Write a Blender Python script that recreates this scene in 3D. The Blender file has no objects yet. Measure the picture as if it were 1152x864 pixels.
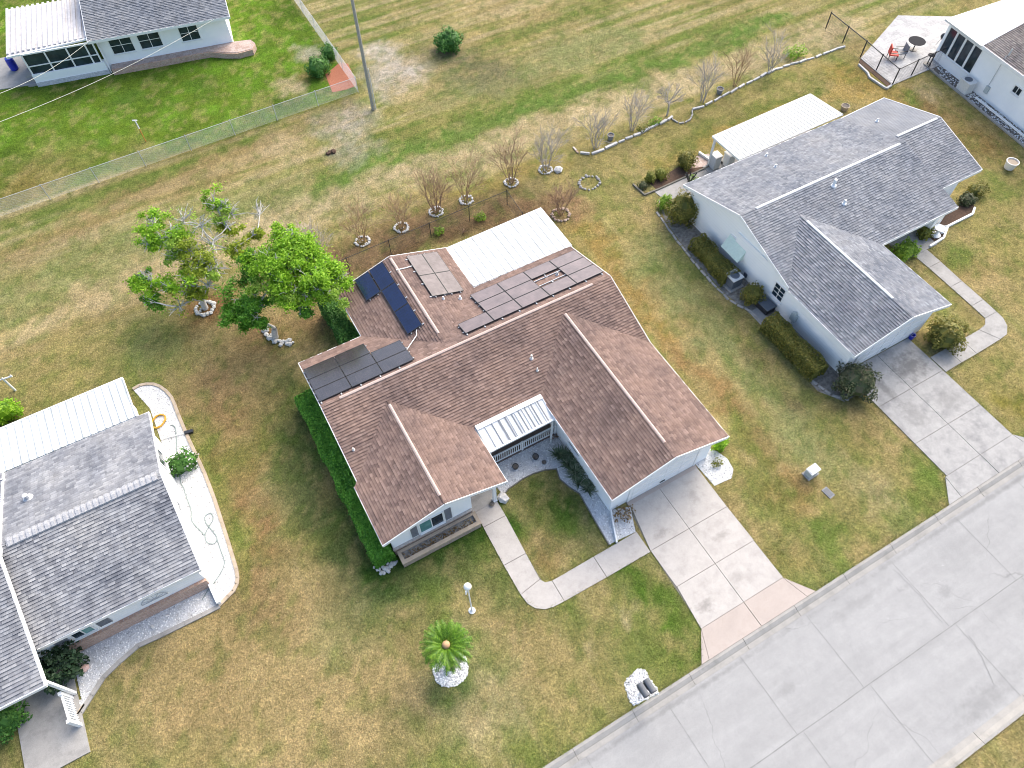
import bpy, math, random
import numpy as np
from mathutils import Vector, Matrix
from mathutils.geometry import tessellate_polygon

scene = bpy.context.scene
COL = scene.collection
R = math.radians
rnd = random.Random(7)

# ------------------------------------------------------------------ camera
CAM = Vector((-4.2625, -19.8390, 32.4940))
CR = Vector((0.87062996, -0.49187696, -0.00778075))
CU = Vector((0.41526245, 0.72635748, 0.54768779))
CF = Vector((0.2637434, 0.48006445, -0.83664661))
FPX = 816.6

def at(px, py, z=0.0):
    """photo pixel (1152x864) -> world point at height z"""
    d = CF + CR * ((px - 576) / FPX) - CU * ((py - 432) / FPX)
    t = (z - CAM.z) / d.z
    return CAM + d * t

def atxy(px, py, z=0.0):
    p = at(px, py, z)
    return (p.x, p.y)

cam = bpy.data.cameras.new('camera')
camo = bpy.data.objects.new('camera', cam)
COL.objects.link(camo)
m = Matrix((CR, CU, -CF)).transposed().to_4x4()
m.translation = CAM
camo.matrix_world = m
cam.sensor_width = 36.0
cam.lens = FPX / 1152 * 36
cam.clip_end = 2000
scene.camera = camo

# ------------------------------------------------------------------ light
SUN_AZ = (0.88, 0.48)      # horizontal direction toward the sun
SUN_EL = R(41)
world = bpy.data.worlds.new('World')
scene.world = world
world.use_nodes = True
nt = world.node_tree
sky = nt.nodes.new('ShaderNodeTexSky')
sky.sky_type = 'NISHITA'
sky.sun_disc = False
sky.sun_elevation = SUN_EL
sky.sun_rotation = math.atan2(SUN_AZ[0], SUN_AZ[1])
sky.air_density = 1.0
sky.dust_density = 3.0
sky.ozone_density = 1.0
bg = nt.nodes['Background']
bg.inputs['Strength'].default_value = 0.15
nt.links.new(sky.outputs[0], bg.inputs[0])
sl = bpy.data.lights.new('sun', 'SUN')
sl.energy = 2.2
sl.angle = R(58)
sl.color = (1.0, 0.93, 0.82)
so = bpy.data.objects.new('sun', sl)
COL.objects.link(so)
sd = Vector((SUN_AZ[0] * math.cos(SUN_EL), SUN_AZ[1] * math.cos(SUN_EL), math.sin(SUN_EL)))
so.rotation_euler = sd.to_track_quat('Z', 'Y').to_euler()
so.location = (40, 20, 60)
vs = scene.view_settings
vs.view_transform = 'Standard'
vs.look = 'None'
vs.exposure = 1.2
vs.gamma = 1.0

# ------------------------------------------------------------------ materials
def lin(c):
    return tuple((v / 255 / 12.92) if v / 255 <= 0.04045 else ((v / 255 + 0.055) / 1.055) ** 2.4 for v in c)

def L(nt, a, b): nt.links.new(a, b)

class NG:
    """tiny node helper"""
    def __init__(s, name):
        s.m = bpy.data.materials.new(name)
        s.m.use_nodes = True
        s.t = s.m.node_tree
        s.b = s.t.nodes['Principled BSDF']
    def n(s, typ, **kw):
        nd = s.t.nodes.new(typ)
        for k, v in kw.items():
            if k in nd.inputs.keys(): nd.inputs[k].default_value = v
            else: setattr(nd, k, v)
        return nd
    def l(s, a, b): s.t.links.new(a, b)
    def noise(s, vec, scale, detail=4, rough=0.6):
        nd = s.n('ShaderNodeTexNoise')
        nd.inputs['Scale'].default_value = scale
        nd.inputs['Detail'].default_value = detail
        nd.inputs['Roughness'].default_value = rough
        if vec is not None: s.l(vec, nd.inputs['Vector'])
        return nd.outputs['Fac']
    def ramp(s, fac, stops):
        nd = s.n('ShaderNodeValToRGB')
        el = nd.color_ramp.elements
        el[0].position, el[0].color = stops[0][0], (*stops[0][1], 1)
        el[1].position, el[1].color = stops[-1][0], (*stops[-1][1], 1)
        for p, c in stops[1:-1]:
            e = el.new(p); e.color = (*c, 1)
        s.l(fac, nd.inputs[0])
        return nd.outputs[0]
    def mix(s, fac, a, b, mode='MIX'):
        nd = s.n('ShaderNodeMix', data_type='RGBA', blend_type=mode)
        if isinstance(fac, (int, float)): nd.inputs[0].default_value = fac
        else: s.l(fac, nd.inputs[0])
        for v, i in ((a, 6), (b, 7)):
            if isinstance(v, tuple): nd.inputs[i].default_value = (*v, 1)
            else: s.l(v, nd.inputs[i])
        return nd.outputs[2]
    def math(s, op, a, b=None):
        nd = s.n('ShaderNodeMath', operation=op)
        for v, i in ((a, 0), (b, 1)):
            if v is None: continue
            if isinstance(v, (int, float)): nd.inputs[i].default_value = v
            else: s.l(v, nd.inputs[i])
        return nd.outputs[0]
    def bump(s, h, strength, dist):
        nd = s.n('ShaderNodeBump')
        nd.inputs['Strength'].default_value = strength
        nd.inputs['Distance'].default_value = dist
        s.l(h, nd.inputs['Height'])
        s.l(nd.outputs[0], s.b.inputs['Normal'])
    def pos(s):
        return s.n('ShaderNodeNewGeometry').outputs['Position']
    def island(s):
        return s.n('ShaderNodeNewGeometry').outputs['Random Per Island']

def grey(v): return (v, v, v)

def noisy(name, c1, c2, scale=6, rough=0.7, bump=0.0, bscale=40, spec=0.3, dirt=None, dscale=1.5, metallic=0.0):
    g = NG(name)
    p = g.pos()
    f = g.noise(p, scale, 5, 0.65)
    col = g.ramp(f, [(0.32, c1), (0.68, c2)])
    if dirt:
        f2 = g.noise(p, dscale, 6, 0.7)
        fac = g.ramp(f2, [(0.5, grey(0.0)), (0.72, grey(1.0))])
        col = g.mix(fac, col, dirt)
    g.l(col, g.b.inputs['Base Color'])
    g.b.inputs['Roughness'].default_value = rough
    g.b.inputs['Specular IOR Level'].default_value = spec
    g.b.inputs['Metallic'].default_value = metallic
    if bump: g.bump(g.noise(p, bscale, 3, 0.6), bump, 0.02)
    return g.m

def leafy(name, cols, rough=0.55, trans=0.25):
    """foliage: every leaf island gets its own tone"""
    g = NG(name)
    isl = g.island()
    n = len(cols)
    col = g.ramp(isl, [(i / (n - 1), c) for i, c in enumerate(cols)])
    f = g.noise(g.pos(), 1.6, 3, 0.6)
    hs = g.n('ShaderNodeHueSaturation')
    g.l(col, hs.inputs['Color'])
    g.l(g.math('ADD', 0.68, g.math('MULTIPLY', f, 0.72)), hs.inputs['Value'])
    g.l(hs.outputs[0], g.b.inputs['Base Color'])
    g.b.inputs['Roughness'].default_value = rough
    g.b.inputs['Specular IOR Level'].default_value = 0.25
    tr = g.n('ShaderNodeBsdfTranslucent')
    g.l(hs.outputs[0], tr.inputs['Color'])
    mx = g.n('ShaderNodeMixShader')
    mx.inputs[0].default_value = trans
    g.l(g.b.outputs[0], mx.inputs[1]); g.l(tr.outputs[0], mx.inputs[2])
    out = g.t.nodes['Material Output']
    g.l(mx.outputs[0], out.inputs['Surface'])
    return g.m

def shingle(name, cols, cstain, band=0.8):
    """laminated shingles: every tab is its own little piece of geometry with its own tone"""
    g = NG(name)
    uv = g.n('ShaderNodeUVMap').outputs[0]
    isl = g.island()
    n = len(cols)
    col = g.ramp(isl, [(i / (n - 1), c) for i, c in enumerate(cols)])
    p = g.pos()
    st = g.ramp(g.noise(p, 0.6, 6, 0.65), [(0.40, grey(0)), (0.75, grey(1))])
    col = g.mix(g.math('MULTIPLY', st, 0.5), col, cstain)
    gr = g.ramp(g.noise(p, 55, 3, 0.7), [(0.3, grey(0.76)), (0.7, grey(1.22))])
    col = g.mix(1.0, col, gr, 'MULTIPLY')
    al = g.ramp(g.noise(p, 0.38, 7, 0.7), [(0.36, (0.74, 0.76, 0.80)), (0.52, grey(1.0)), (0.66, (1.12, 1.10, 1.06))])
    col = g.mix(1.0, col, al, 'MULTIPLY')
    sx = g.n('ShaderNodeSeparateXYZ'); g.l(uv, sx.inputs[0])
    cx = g.n('ShaderNodeCombineXYZ')
    g.l(g.math('MULTIPLY', sx.outputs[0], 2.2), cx.inputs[0])
    g.l(g.math('MULTIPLY', sx.outputs[1], 0.3), cx.inputs[1])
    stv = g.ramp(g.noise(cx.outputs[0], 1.5, 4, 0.6), [(0.3, grey(0.84)), (0.7, grey(1.12))])
    col = g.mix(1.0, col, stv, 'MULTIPLY')
    fr = g.math('FRACT', g.math('DIVIDE', sx.outputs[1], 0.145))
    col = g.mix(1.0, col, g.ramp(fr, [(0.0, grey(1.08)), (0.62, grey(1.02)), (0.78, grey(band)), (1.0, grey(band))]), 'MULTIPLY')
    g.l(col, g.b.inputs['Base Color'])
    g.b.inputs['Roughness'].default_value = 0.9
    g.b.inputs['Specular IOR Level'].default_value = 0.2
    g.bump(g.noise(p, 45, 3, 0.7), 0.4, 0.01)
    return g.m

def metal_pan(name, base, streak, amount=0.5, axis=0):
    """painted metal roof pans with rain streaks running with the slope (world Y)"""
    g = NG(name)
    p = g.pos()
    sp = g.n('ShaderNodeSeparateXYZ'); g.l(p, sp.inputs[0])
    cb = g.n('ShaderNodeCombineXYZ')
    g.l(g.math('MULTIPLY', sp.outputs[axis], 4.5), cb.inputs[0])
    g.l(g.math('MULTIPLY', sp.outputs[1 - axis], 0.5), cb.inputs[1])
    f = g.noise(cb.outputs[0], 1.0, 5, 0.6)
    fac = g.ramp(f, [(0.46, grey(0)), (0.72, grey(1))])
    col = g.mix(g.math('MULTIPLY', fac, amount), base, streak)
    f2 = g.ramp(g.noise(p, 7, 6, 0.75), [(0.35, grey(0.86)), (0.65, grey(1.04))])
    col = g.mix(1.0, col, f2, 'MULTIPLY')
    g.l(col, g.b.inputs['Base Color'])
    g.b.inputs['Roughness'].default_value = 0.5
    g.b.inputs['Specular IOR Level'].default_value = 0.3
    return g.m

def concrete(name, c1, c2, stain, amt=0.5, sscale=0.9, crack=False, spots=()):
    g = NG(name)
    p = g.pos()
    col = g.ramp(g.noise(p, 2.2, 8, 0.72), [(0.3, c1), (0.7, c2)])
    st = g.ramp(g.noise(p, sscale, 8, 0.7), [(0.5, grey(0)), (0.7, grey(1))])
    col = g.mix(g.math('MULTIPLY', st, amt), col, stain)
    for (sx_, sy_, rx_, ry_, dark) in spots:      # oil and tyre stains with a place of their own
        vm = g.n('ShaderNodeVectorMath', operation='SUBTRACT'); g.l(p, vm.inputs[0]); vm.inputs[1].default_value = (sx_, sy_, 0)
        vd = g.n('ShaderNodeVectorMath', operation='DIVIDE'); g.l(vm.outputs[0], vd.inputs[0]); vd.inputs[1].default_value = (rx_, ry_, 50)
        le = g.n('ShaderNodeVectorMath', operation='LENGTH'); g.l(vd.outputs[0], le.inputs[0])
        nz_ = g.math('MULTIPLY', g.math('SUBTRACT', g.noise(p, 2.6, 6, 0.75), 0.5), 2.6)
        fac_ = g.ramp(g.math('ADD', le.outputs['Value'], nz_), [(0.25, grey(dark)), (1.05, grey(0))])
        col = g.mix(fac_, col, tuple(v * 0.45 for v in c1))
    fine = g.ramp(g.noise(p, 45, 4, 0.7), [(0.3, grey(0.86)), (0.7, grey(1.12))])
    col = g.mix(1.0, col, fine, 'MULTIPLY')
    if crack:
        # tyre-polished lanes and thin cracks
        nz = g.n('ShaderNodeTexNoise'); nz.inputs['Scale'].default_value = 0.8; nz.inputs['Detail'].default_value = 4
        g.l(p, nz.inputs['Vector'])
        ad = g.n('ShaderNodeMixRGB', blend_type='ADD'); ad.inputs[0].default_value = 1.2
        g.l(p, ad.inputs[1]); g.l(nz.outputs['Color'], ad.inputs[2])
        vo = g.n('ShaderNodeTexVoronoi', feature='DISTANCE_TO_EDGE'); vo.inputs['Scale'].default_value = 0.16
        g.l(ad.outputs[0], vo.inputs['Vector'])
        ck = g.ramp(vo.outputs['Distance'], [(0.0, grey(1)), (0.003, grey(0))])
        msk = g.ramp(g.noise(p, 0.35, 3, 0.5), [(0.45, grey(0)), (0.6, grey(0.4))])
        col = g.mix(g.math('MULTIPLY', ck, msk), col, tuple(v * 0.42 for v in c1))
        sp = g.n('ShaderNodeSeparateXYZ'); g.l(p, sp.inputs[0])
        cb = g.n('ShaderNodeCombineXYZ')
        g.l(g.math('MULTIPLY', sp.outputs[0], 0.12), cb.inputs[0]); g.l(g.math('MULTIPLY', sp.outputs[1], 1.3), cb.inputs[1])
        ln = g.ramp(g.noise(cb.outputs[0], 1.0, 5, 0.6), [(0.3, grey(0.9)), (0.7, grey(1.08))])
        col = g.mix(1.0, col, ln, 'MULTIPLY')
        sp2 = g.ramp(g.noise(p, 3.5, 2, 0.5), [(0.74, grey(1.0)), (0.8, grey(1.18))])
        col = g.mix(1.0, col, sp2, 'MULTIPLY')
    g.l(col, g.b.inputs['Base Color'])
    g.b.inputs['Roughness'].default_value = 0.9
    g.b.inputs['Specular IOR Level'].default_value = 0.2
    g.bump(g.noise(p, 60, 4, 0.7), 0.25, 0.01)
    return g.m

def lapsiding(name, c, row=0.2):
    g = NG(name)
    p = g.pos()
    sp = g.n('ShaderNodeSeparateXYZ'); g.l(p, sp.inputs[0])
    fr = g.math('FRACT', g.math('DIVIDE', sp.outputs[2], row))
    col = g.mix(g.ramp(g.noise(p, 1.3, 6, 0.7), [(0.4, grey(0)), (0.8, grey(0.5))]), c, tuple(v * 0.86 for v in c))
    gap = g.ramp(fr, [(0.0, grey(0.72)), (0.09, grey(1.0))])
    col = g.mix(1.0, col, gap, 'MULTIPLY')
    g.l(col, g.b.inputs['Base Color'])
    g.b.inputs['Roughness'].default_value = 0.6
    g.bump(g.math('SUBTRACT', 1.0, fr), 0.5, 0.02)
    return g.m

def bricky(name, c1, c2, mortar, w=0.22, h=0.075, axes=(0, 2)):
    g = NG(name)
    p = g.pos()
    sp = g.n('ShaderNodeSeparateXYZ'); g.l(p, sp.inputs[0])
    cb = g.n('ShaderNodeCombineXYZ')
    g.l(sp.outputs[axes[0]], cb.inputs[0]); g.l(sp.outputs[axes[1]], cb.inputs[1])
    br = g.n('ShaderNodeTexBrick')
    br.inputs['Color1'].default_value = (*c1, 1); br.inputs['Color2'].default_value = (*c2, 1)
    br.inputs['Mortar'].default_value = (*mortar, 1)
    br.inputs['Scale'].default_value = 1; br.inputs['Brick Width'].default_value = w; br.inputs['Row Height'].default_value = h
    br.inputs['Mortar Size'].default_value = 0.008
    g.l(cb.outputs[0], br.inputs['Vector'])
    col = g.mix(1.0, br.outputs['Color'], g.ramp(g.noise(p, 9, 5, 0.7), [(0.3, grey(0.72)), (0.7, grey(1.2))]), 'MULTIPLY')
    g.l(col, g.b.inputs['Base Color'])
    g.b.inputs['Roughness'].default_value = 0.85
    g.bump(br.outputs['Fac'], -0.4, 0.01)
    return g.m

def solar_mat(name, c, rough, line):
    g = NG(name)
    uv = g.n('ShaderNodeUVMap').outputs[0]
    br = g.n('ShaderNodeTexBrick'); br.offset = 0.0
    br.inputs['Color1'].default_value = (*c, 1); br.inputs['Color2'].default_value = (*(v * 1.15 for v in c), 1)
    br.inputs['Mortar'].default_value = (*line, 1); br.inputs['Scale'].default_value = 1
    br.inputs['Brick Width'].default_value = 0.157; br.inputs['Row Height'].default_value = 0.157
    br.inputs['Mortar Size'].default_value = 0.004
    g.l(uv, br.inputs['Vector'])
    f = g.ramp(g.noise(g.pos(), 1.7, 5, 0.65), [(0.3, grey(0.8)), (0.7, grey(1.25))])
    g.l(g.mix(1.0, br.outputs['Color'], f, 'MULTIPLY'), g.b.inputs['Base Color'])
    g.b.inputs['Roughness'].default_value = rough
    g.b.inputs['IOR'].default_value = 1.55
    g.b.inputs['Coat Weight'].default_value = 0.35
    g.b.inputs['Coat Roughness'].default_value = 0.12
    return g.m

def plain(name, c, rough=0.5, metallic=0.0, spec=0.5):
    return noisy(name, tuple(v * 0.9 for v in c), tuple(min(1, v * 1.08) for v in c), 9, rough, 0, 40, spec, None, 1.5, metallic)

M = {}
M['brown_shingle'] = shingle('brown_shingle', [(0.158, 0.107, 0.089), (0.19, 0.129, 0.107), (0.212, 0.144, 0.119), (0.25, 0.173, 0.144)], (0.235, 0.16, 0.13))
M['grey_shingle'] = shingle('grey_shingle', [(0.145, 0.156, 0.178), (0.184, 0.196, 0.22), (0.21, 0.221, 0.243), (0.255, 0.264, 0.282)], (0.25, 0.245, 0.245))
M['left_shingle'] = shingle('weathered_grey_shingle', [(0.155, 0.16, 0.178), (0.205, 0.21, 0.228), (0.245, 0.25, 0.264), (0.31, 0.314, 0.326)], (0.30, 0.298, 0.298), 0.8)
M['umber_shingle'] = shingle('umber_shingle', [(0.15, 0.13, 0.12), (0.21, 0.18, 0.17), (0.27, 0.24, 0.22)], (0.3, 0.27, 0.25))
M['ridge_pink'] = noisy('ridge_cap_pink', (0.40, 0.30, 0.26), (0.52, 0.41, 0.36), 12, 0.7)
M['ridge_white'] = noisy('ridge_cap_white', (0.48, 0.49, 0.5), (0.62, 0.62, 0.62), 12, 0.7)
M['ridge_grey'] = noisy('ridge_cap_grey', (0.28, 0.285, 0.30), (0.42, 0.42, 0.43), 12, 0.8)
M['white'] = noisy('white_paint', (0.74, 0.75, 0.75), (0.82, 0.82, 0.81), 3, 0.5)
M['white_wall'] = noisy('white_stucco', (0.83, 0.85, 0.86), (0.89, 0.90, 0.90), 1.2, 0.75, 0.15, 60)
M['siding'] = lapsiding('white_lap_siding', (0.88, 0.89, 0.89))
M['pan_main'] = metal_pan('dirty_white_metal', (0.60, 0.61, 0.61), (0.33, 0.35, 0.37), 0.75)
M['pan_right'] = metal_pan('clean_white_metal', (0.66, 0.66, 0.645), (0.5, 0.5, 0.485), 0.4)
M['pan_left'] = metal_pan('streaked_white_metal', (0.59, 0.61, 0.60), (0.36, 0.385, 0.37), 0.75)
M['drive'] = concrete('driveway_concrete', (0.385, 0.357, 0.33), (0.455, 0.427, 0.398), (0.27, 0.25, 0.235), 0.5, 1.5, False, ((7.6, -15.7, .55, .35, .6), (8.0, -12.0, .5, .25, .45), (10.3, -13.5, .6, .25, .4), (10.4, -11.2, .3, .5, .3), (9.7, -15.4, .5, .3, .3)))
M['drive_pink'] = concrete('pinkish_concrete', (0.37, 0.315, 0.278), (0.43, 0.372, 0.335), (0.28, 0.238, 0.21), 0.5, 1.1)
M['drive_grey'] = concrete('grey_stained_concrete', (0.28, 0.274, 0.266), (0.38, 0.37, 0.355), (0.15, 0.15, 0.155), 0.7, 0.8, False, ((25.2, -10.9, 1.3, 1.0, .75), (23.0, -11.3, .35, 1.3, .6), (25.4, -13.4, .9, .9, .4), (23.1, -13.2, .8, 1.0, .35)))
M['road'] = concrete('road_concrete', (0.285, 0.282, 0.277), (0.33, 0.326, 0.318), (0.26, 0.258, 0.254), 0.5, 0.4, True, ((15.2, -24.6, 2.2, .6, .3), (13.5, -19.0, 1.6, .4, .25), (20.5, -23.0, 1.2, .5, .3), (8.5, -20.2, .5, .4, .25), (17.5, -20.5, .4, .35, .25), (4.0, -18.35, 9.0, .16, .4), (22.0, -18.35, 9.0, .16, .4)))
M['kerb'] = concrete('kerb_concrete', (0.29, 0.278, 0.258), (0.36, 0.342, 0.315), (0.17, 0.165, 0.15), 0.6, 1.0)
M['seam'] = noisy('dark_joint', (0.13, 0.12, 0.10), (0.2, 0.19, 0.16), 8, 0.95)
M['road_seam'] = noisy('road_joint', (0.17, 0.168, 0.162), (0.27, 0.268, 0.262), 6, 0.95)
M['path_grey'] = concrete('path_concrete', (0.29, 0.28, 0.265), (0.38, 0.365, 0.345), (0.19, 0.185, 0.175), 0.6, 1.2)
M['deck'] = noisy('brown_deck', (0.13, 0.10, 0.085), (0.19, 0.145, 0.125), 5, 0.8)
M['gravel'] = noisy('white_gravel', (0.40, 0.41, 0.43), (0.66, 0.66, 0.66), 18, 0.85, 0.8, 25, 0.2, (0.40, 0.39, 0.37), 3.5)
M['pebble'] = None
M['rock'] = noisy('white_rock', (0.34, 0.34, 0.335), (0.6, 0.59, 0.57), 8, 0.85, 0.3, 20)
M['black_metal'] = plain('black_metal', (0.025, 0.025, 0.028), 0.5)
M['galv'] = noisy('galvanised_steel', (0.44, 0.45, 0.46), (0.56, 0.57, 0.58), 9, 0.6)
M['glass'] = None
g = NG('dark_glass'); g.b.inputs['Base Color'].default_value = (0.012, 0.022, 0.035, 1); g.b.inputs['Roughness'].default_value = 0.06
g.l(g.ramp(g.noise(g.pos(), 2.0, 3, 0.5), [(0.3, (0.010, 0.018, 0.03)), (0.7, (0.03, 0.05, 0.065))]), g.b.inputs['Base Color']); M['glass'] = g.m
g = NG('teal_glass'); g.b.inputs['Roughness'].default_value = 0.08
g.l(g.ramp(g.noise(g.pos(), 2.0, 3, 0.5), [(0.3, (0.07, 0.2, 0.2)), (0.7, (0.13, 0.3, 0.29))]), g.b.inputs['Base Color']); M['teal_glass'] = g.m
g = NG('pebble_mix'); g.l(g.ramp(g.island(), [(0, (0.22, 0.22, 0.22)), (0.12, (0.42, 0.42, 0.42)), (0.5, (0.64, 0.64, 0.63)), (1, (0.82, 0.81, 0.79))]), g.b.inputs['Base Color']); g.b.inputs['Roughness'].default_value = 0.8; M['pebble'] = g.m
M['shutter'] = plain('grey_shutter', (0.19, 0.20, 0.22), 0.6)
M['brick'] = bricky('tan_brick', (0.33, 0.22, 0.16), (0.42, 0.31, 0.24), (0.45, 0.41, 0.37))
M['brick_red'] = bricky('pink_brick', (0.42, 0.25, 0.18), (0.52, 0.35, 0.26), (0.48, 0.42, 0.38))
M['cap'] = concrete('planter_cap', (0.36, 0.29, 0.22), (0.46, 0.38, 0.29), (0.26, 0.21, 0.16), 0.5, 2)
M['soil'] = noisy('dark_soil', (0.075, 0.062, 0.05), (0.19, 0.17, 0.15), 7, 0.95, 0.8, 18)
M['mulch'] = noisy('brown_mulch', (0.05, 0.032, 0.022), (0.13, 0.08, 0.055), 16, 0.95, 0.9, 25)
M['red_mulch'] = noisy('red_mulch', (0.27, 0.085, 0.045), (0.40, 0.17, 0.10), 10, 0.95, 0.9, 25)
M['paver'] = bricky('red_paver', (0.34, 0.24, 0.2), (0.46, 0.36, 0.32), (0.4, 0.36, 0.33), 0.3, 0.3, (0, 1))
M['paver_grey'] = bricky('grey_paver', (0.32, 0.315, 0.315), (0.44, 0.435, 0.43), (0.24, 0.24, 0.24), 0.45, 0.45, (0, 1))
M['bark'] = noisy('grey_bark', (0.20, 0.18, 0.15), (0.40, 0.37, 0.33), 9, 0.9, 0.4, 20)
M['pale_bark'] = noisy('pale_bark', (0.38, 0.36, 0.33), (0.56, 0.54, 0.5), 9, 0.9)
M['twig_tan'] = noisy('tan_twigs', (0.34, 0.23, 0.13), (0.48, 0.34, 0.21), 6, 0.9)
M['twig_brown'] = noisy('brown_twigs', (0.25, 0.16, 0.10), (0.40, 0.27, 0.18), 6, 0.9)
M['twig_grey'] = noisy('grey_twigs', (0.33, 0.29, 0.25), (0.47, 0.43, 0.39), 6, 0.9)
M['wood_pole'] = noisy('weathered_pole', (0.25, 0.245, 0.215), (0.38, 0.37, 0.33), 10, 0.9)
M['bright_leaf'] = leafy('bright_leaf', [(0.121, 0.273, 0.013), (0.251, 0.459, 0.027), (0.415, 0.634, 0.055)], .45, .5)
M['mid_leaf'] = leafy('mid_leaf', [(0.139, 0.251, 0.030), (0.264, 0.415, 0.056), (0.403, 0.565, 0.088)], .45, .5)
M['olive_leaf'] = leafy('olive_leaf', [(0.134, 0.207, 0.018), (0.268, 0.354, 0.030), (0.439, 0.488, 0.055)], .45, .5)
M['deep_leaf'] = leafy('deep_leaf', [(0.031, 0.104, 0.018), (0.068, 0.182, 0.031), (0.120, 0.270, 0.052)])
M['rich_leaf'] = leafy('rich_leaf', [(0.055, 0.177, 0.015), (0.110, 0.287, 0.024), (0.183, 0.403, 0.043)], .45, .5)
M['hedge_leaf'] = leafy('hedge_leaf', [(0.042, 0.147, 0.014), (0.092, 0.259, 0.023), (0.154, 0.379, 0.042)])
M['brown_hedge'] = leafy('bronze_hedge_leaf', [(0.102, 0.109, 0.024), (0.168, 0.168, 0.032), (0.248, 0.204, 0.043)])
M['dark_leaf'] = leafy('dark_leaf', [(0.020, 0.045, 0.018), (0.039, 0.078, 0.034), (0.073, 0.118, 0.062)])
M['purple_leaf'] = leafy('purplish_leaf', [(0.045, 0.065, 0.028), (0.08, 0.10, 0.042), (0.115, 0.105, 0.06)])
M['dead_leaf'] = leafy('dry_leaf', [(0.136, 0.080, 0.032), (0.216, 0.136, 0.056), (0.288, 0.208, 0.096)])
M['yellow_leaf'] = leafy('yellowish_leaf', [(0.096, 0.120, 0.016), (0.152, 0.168, 0.024), (0.224, 0.224, 0.040)])
M['frond'] = leafy('palm_frond', [(0.045, 0.12, 0.01), (0.095, 0.205, 0.014), (0.18, 0.31, 0.03)], 0.4)
M['flower'] = leafy('pale_flower', [(0.6, 0.6, 0.62), (0.72, 0.7, 0.7), (0.66, 0.5, 0.52)])
M['cone'] = noisy('tan_cone', (0.42, 0.24, 0.12), (0.58, 0.38, 0.22), 20, 0.9, 0.5, 30)
M['globe'] = plain('white_globe', (0.84, 0.83, 0.80), 0.25)
M['grey_box'] = noisy('grey_green_box', (0.40, 0.44, 0.44), (0.5, 0.54, 0.53), 5, 0.6)
M['dark_lid'] = plain('dark_lid', (0.12, 0.125, 0.135), 0.7)
M['blue'] = plain('blue_plastic', (0.012, 0.025, 0.36), 0.3)
M['black_plastic'] = plain('black_plastic', (0.02, 0.022, 0.028), 0.4)
M['ac'] = plain('ac_casing', (0.62, 0.62, 0.60), 0.5)
M['ac_dark'] = plain('ac_grille', (0.10, 0.12, 0.15), 0.5)
M['yellow_hose'] = plain('yellow_hose', (0.62, 0.33, 0.03), 0.5)
M['green_hose'] = plain('green_hose', (0.20, 0.25, 0.24), 0.6)
M['red_chair'] = plain('red_fabric', (0.55, 0.05, 0.03), 0.7)
M['awning'] = plain('pale_green_awning', (0.58, 0.70, 0.63), 0.6)
M['orange'] = plain('orange_pole', (0.55, 0.22, 0.05), 0.6)
M['solar_mauve'] = solar_mat('solar_mauve', (0.135, 0.10, 0.095), 0.28, (0.17, 0.13, 0.12))  # brownish sky reflection put into the cell colour
M['solar_pale'] = solar_mat('solar_pale', (0.15, 0.128, 0.125), 0.5, (0.19, 0.16, 0.155))  # pale reflected sky painted as the base colour of these panels
M['solar_pale'].node_tree.nodes['Principled BSDF'].inputs['Coat Weight'].default_value = 0
M['solar_pale'].node_tree.nodes['Principled BSDF'].inputs['Specular IOR Level'].default_value = 0.15
M['solar_navy'] = solar_mat('solar_navy', (0.006, 0.013, 0.045), 0.2, (0.010, 0.02, 0.06))  # blue of the reflected sky painted into the cells
M['solar_dark'] = solar_mat('solar_dark', (0.032, 0.027, 0.031), 0.22, (0.05, 0.043, 0.045))  # same panels with a dim reflection, its tone held in the colour
M['bin'] = plain('pale_bin', (0.55, 0.57, 0.58), 0.5)
M['pot_clay'] = plain('whitewashed_pot', (0.68, 0.65, 0.60), 0.7)
M['stone_pink'] = plain('pinkish_stone', (0.62, 0.42, 0.36), 0.8)

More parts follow.
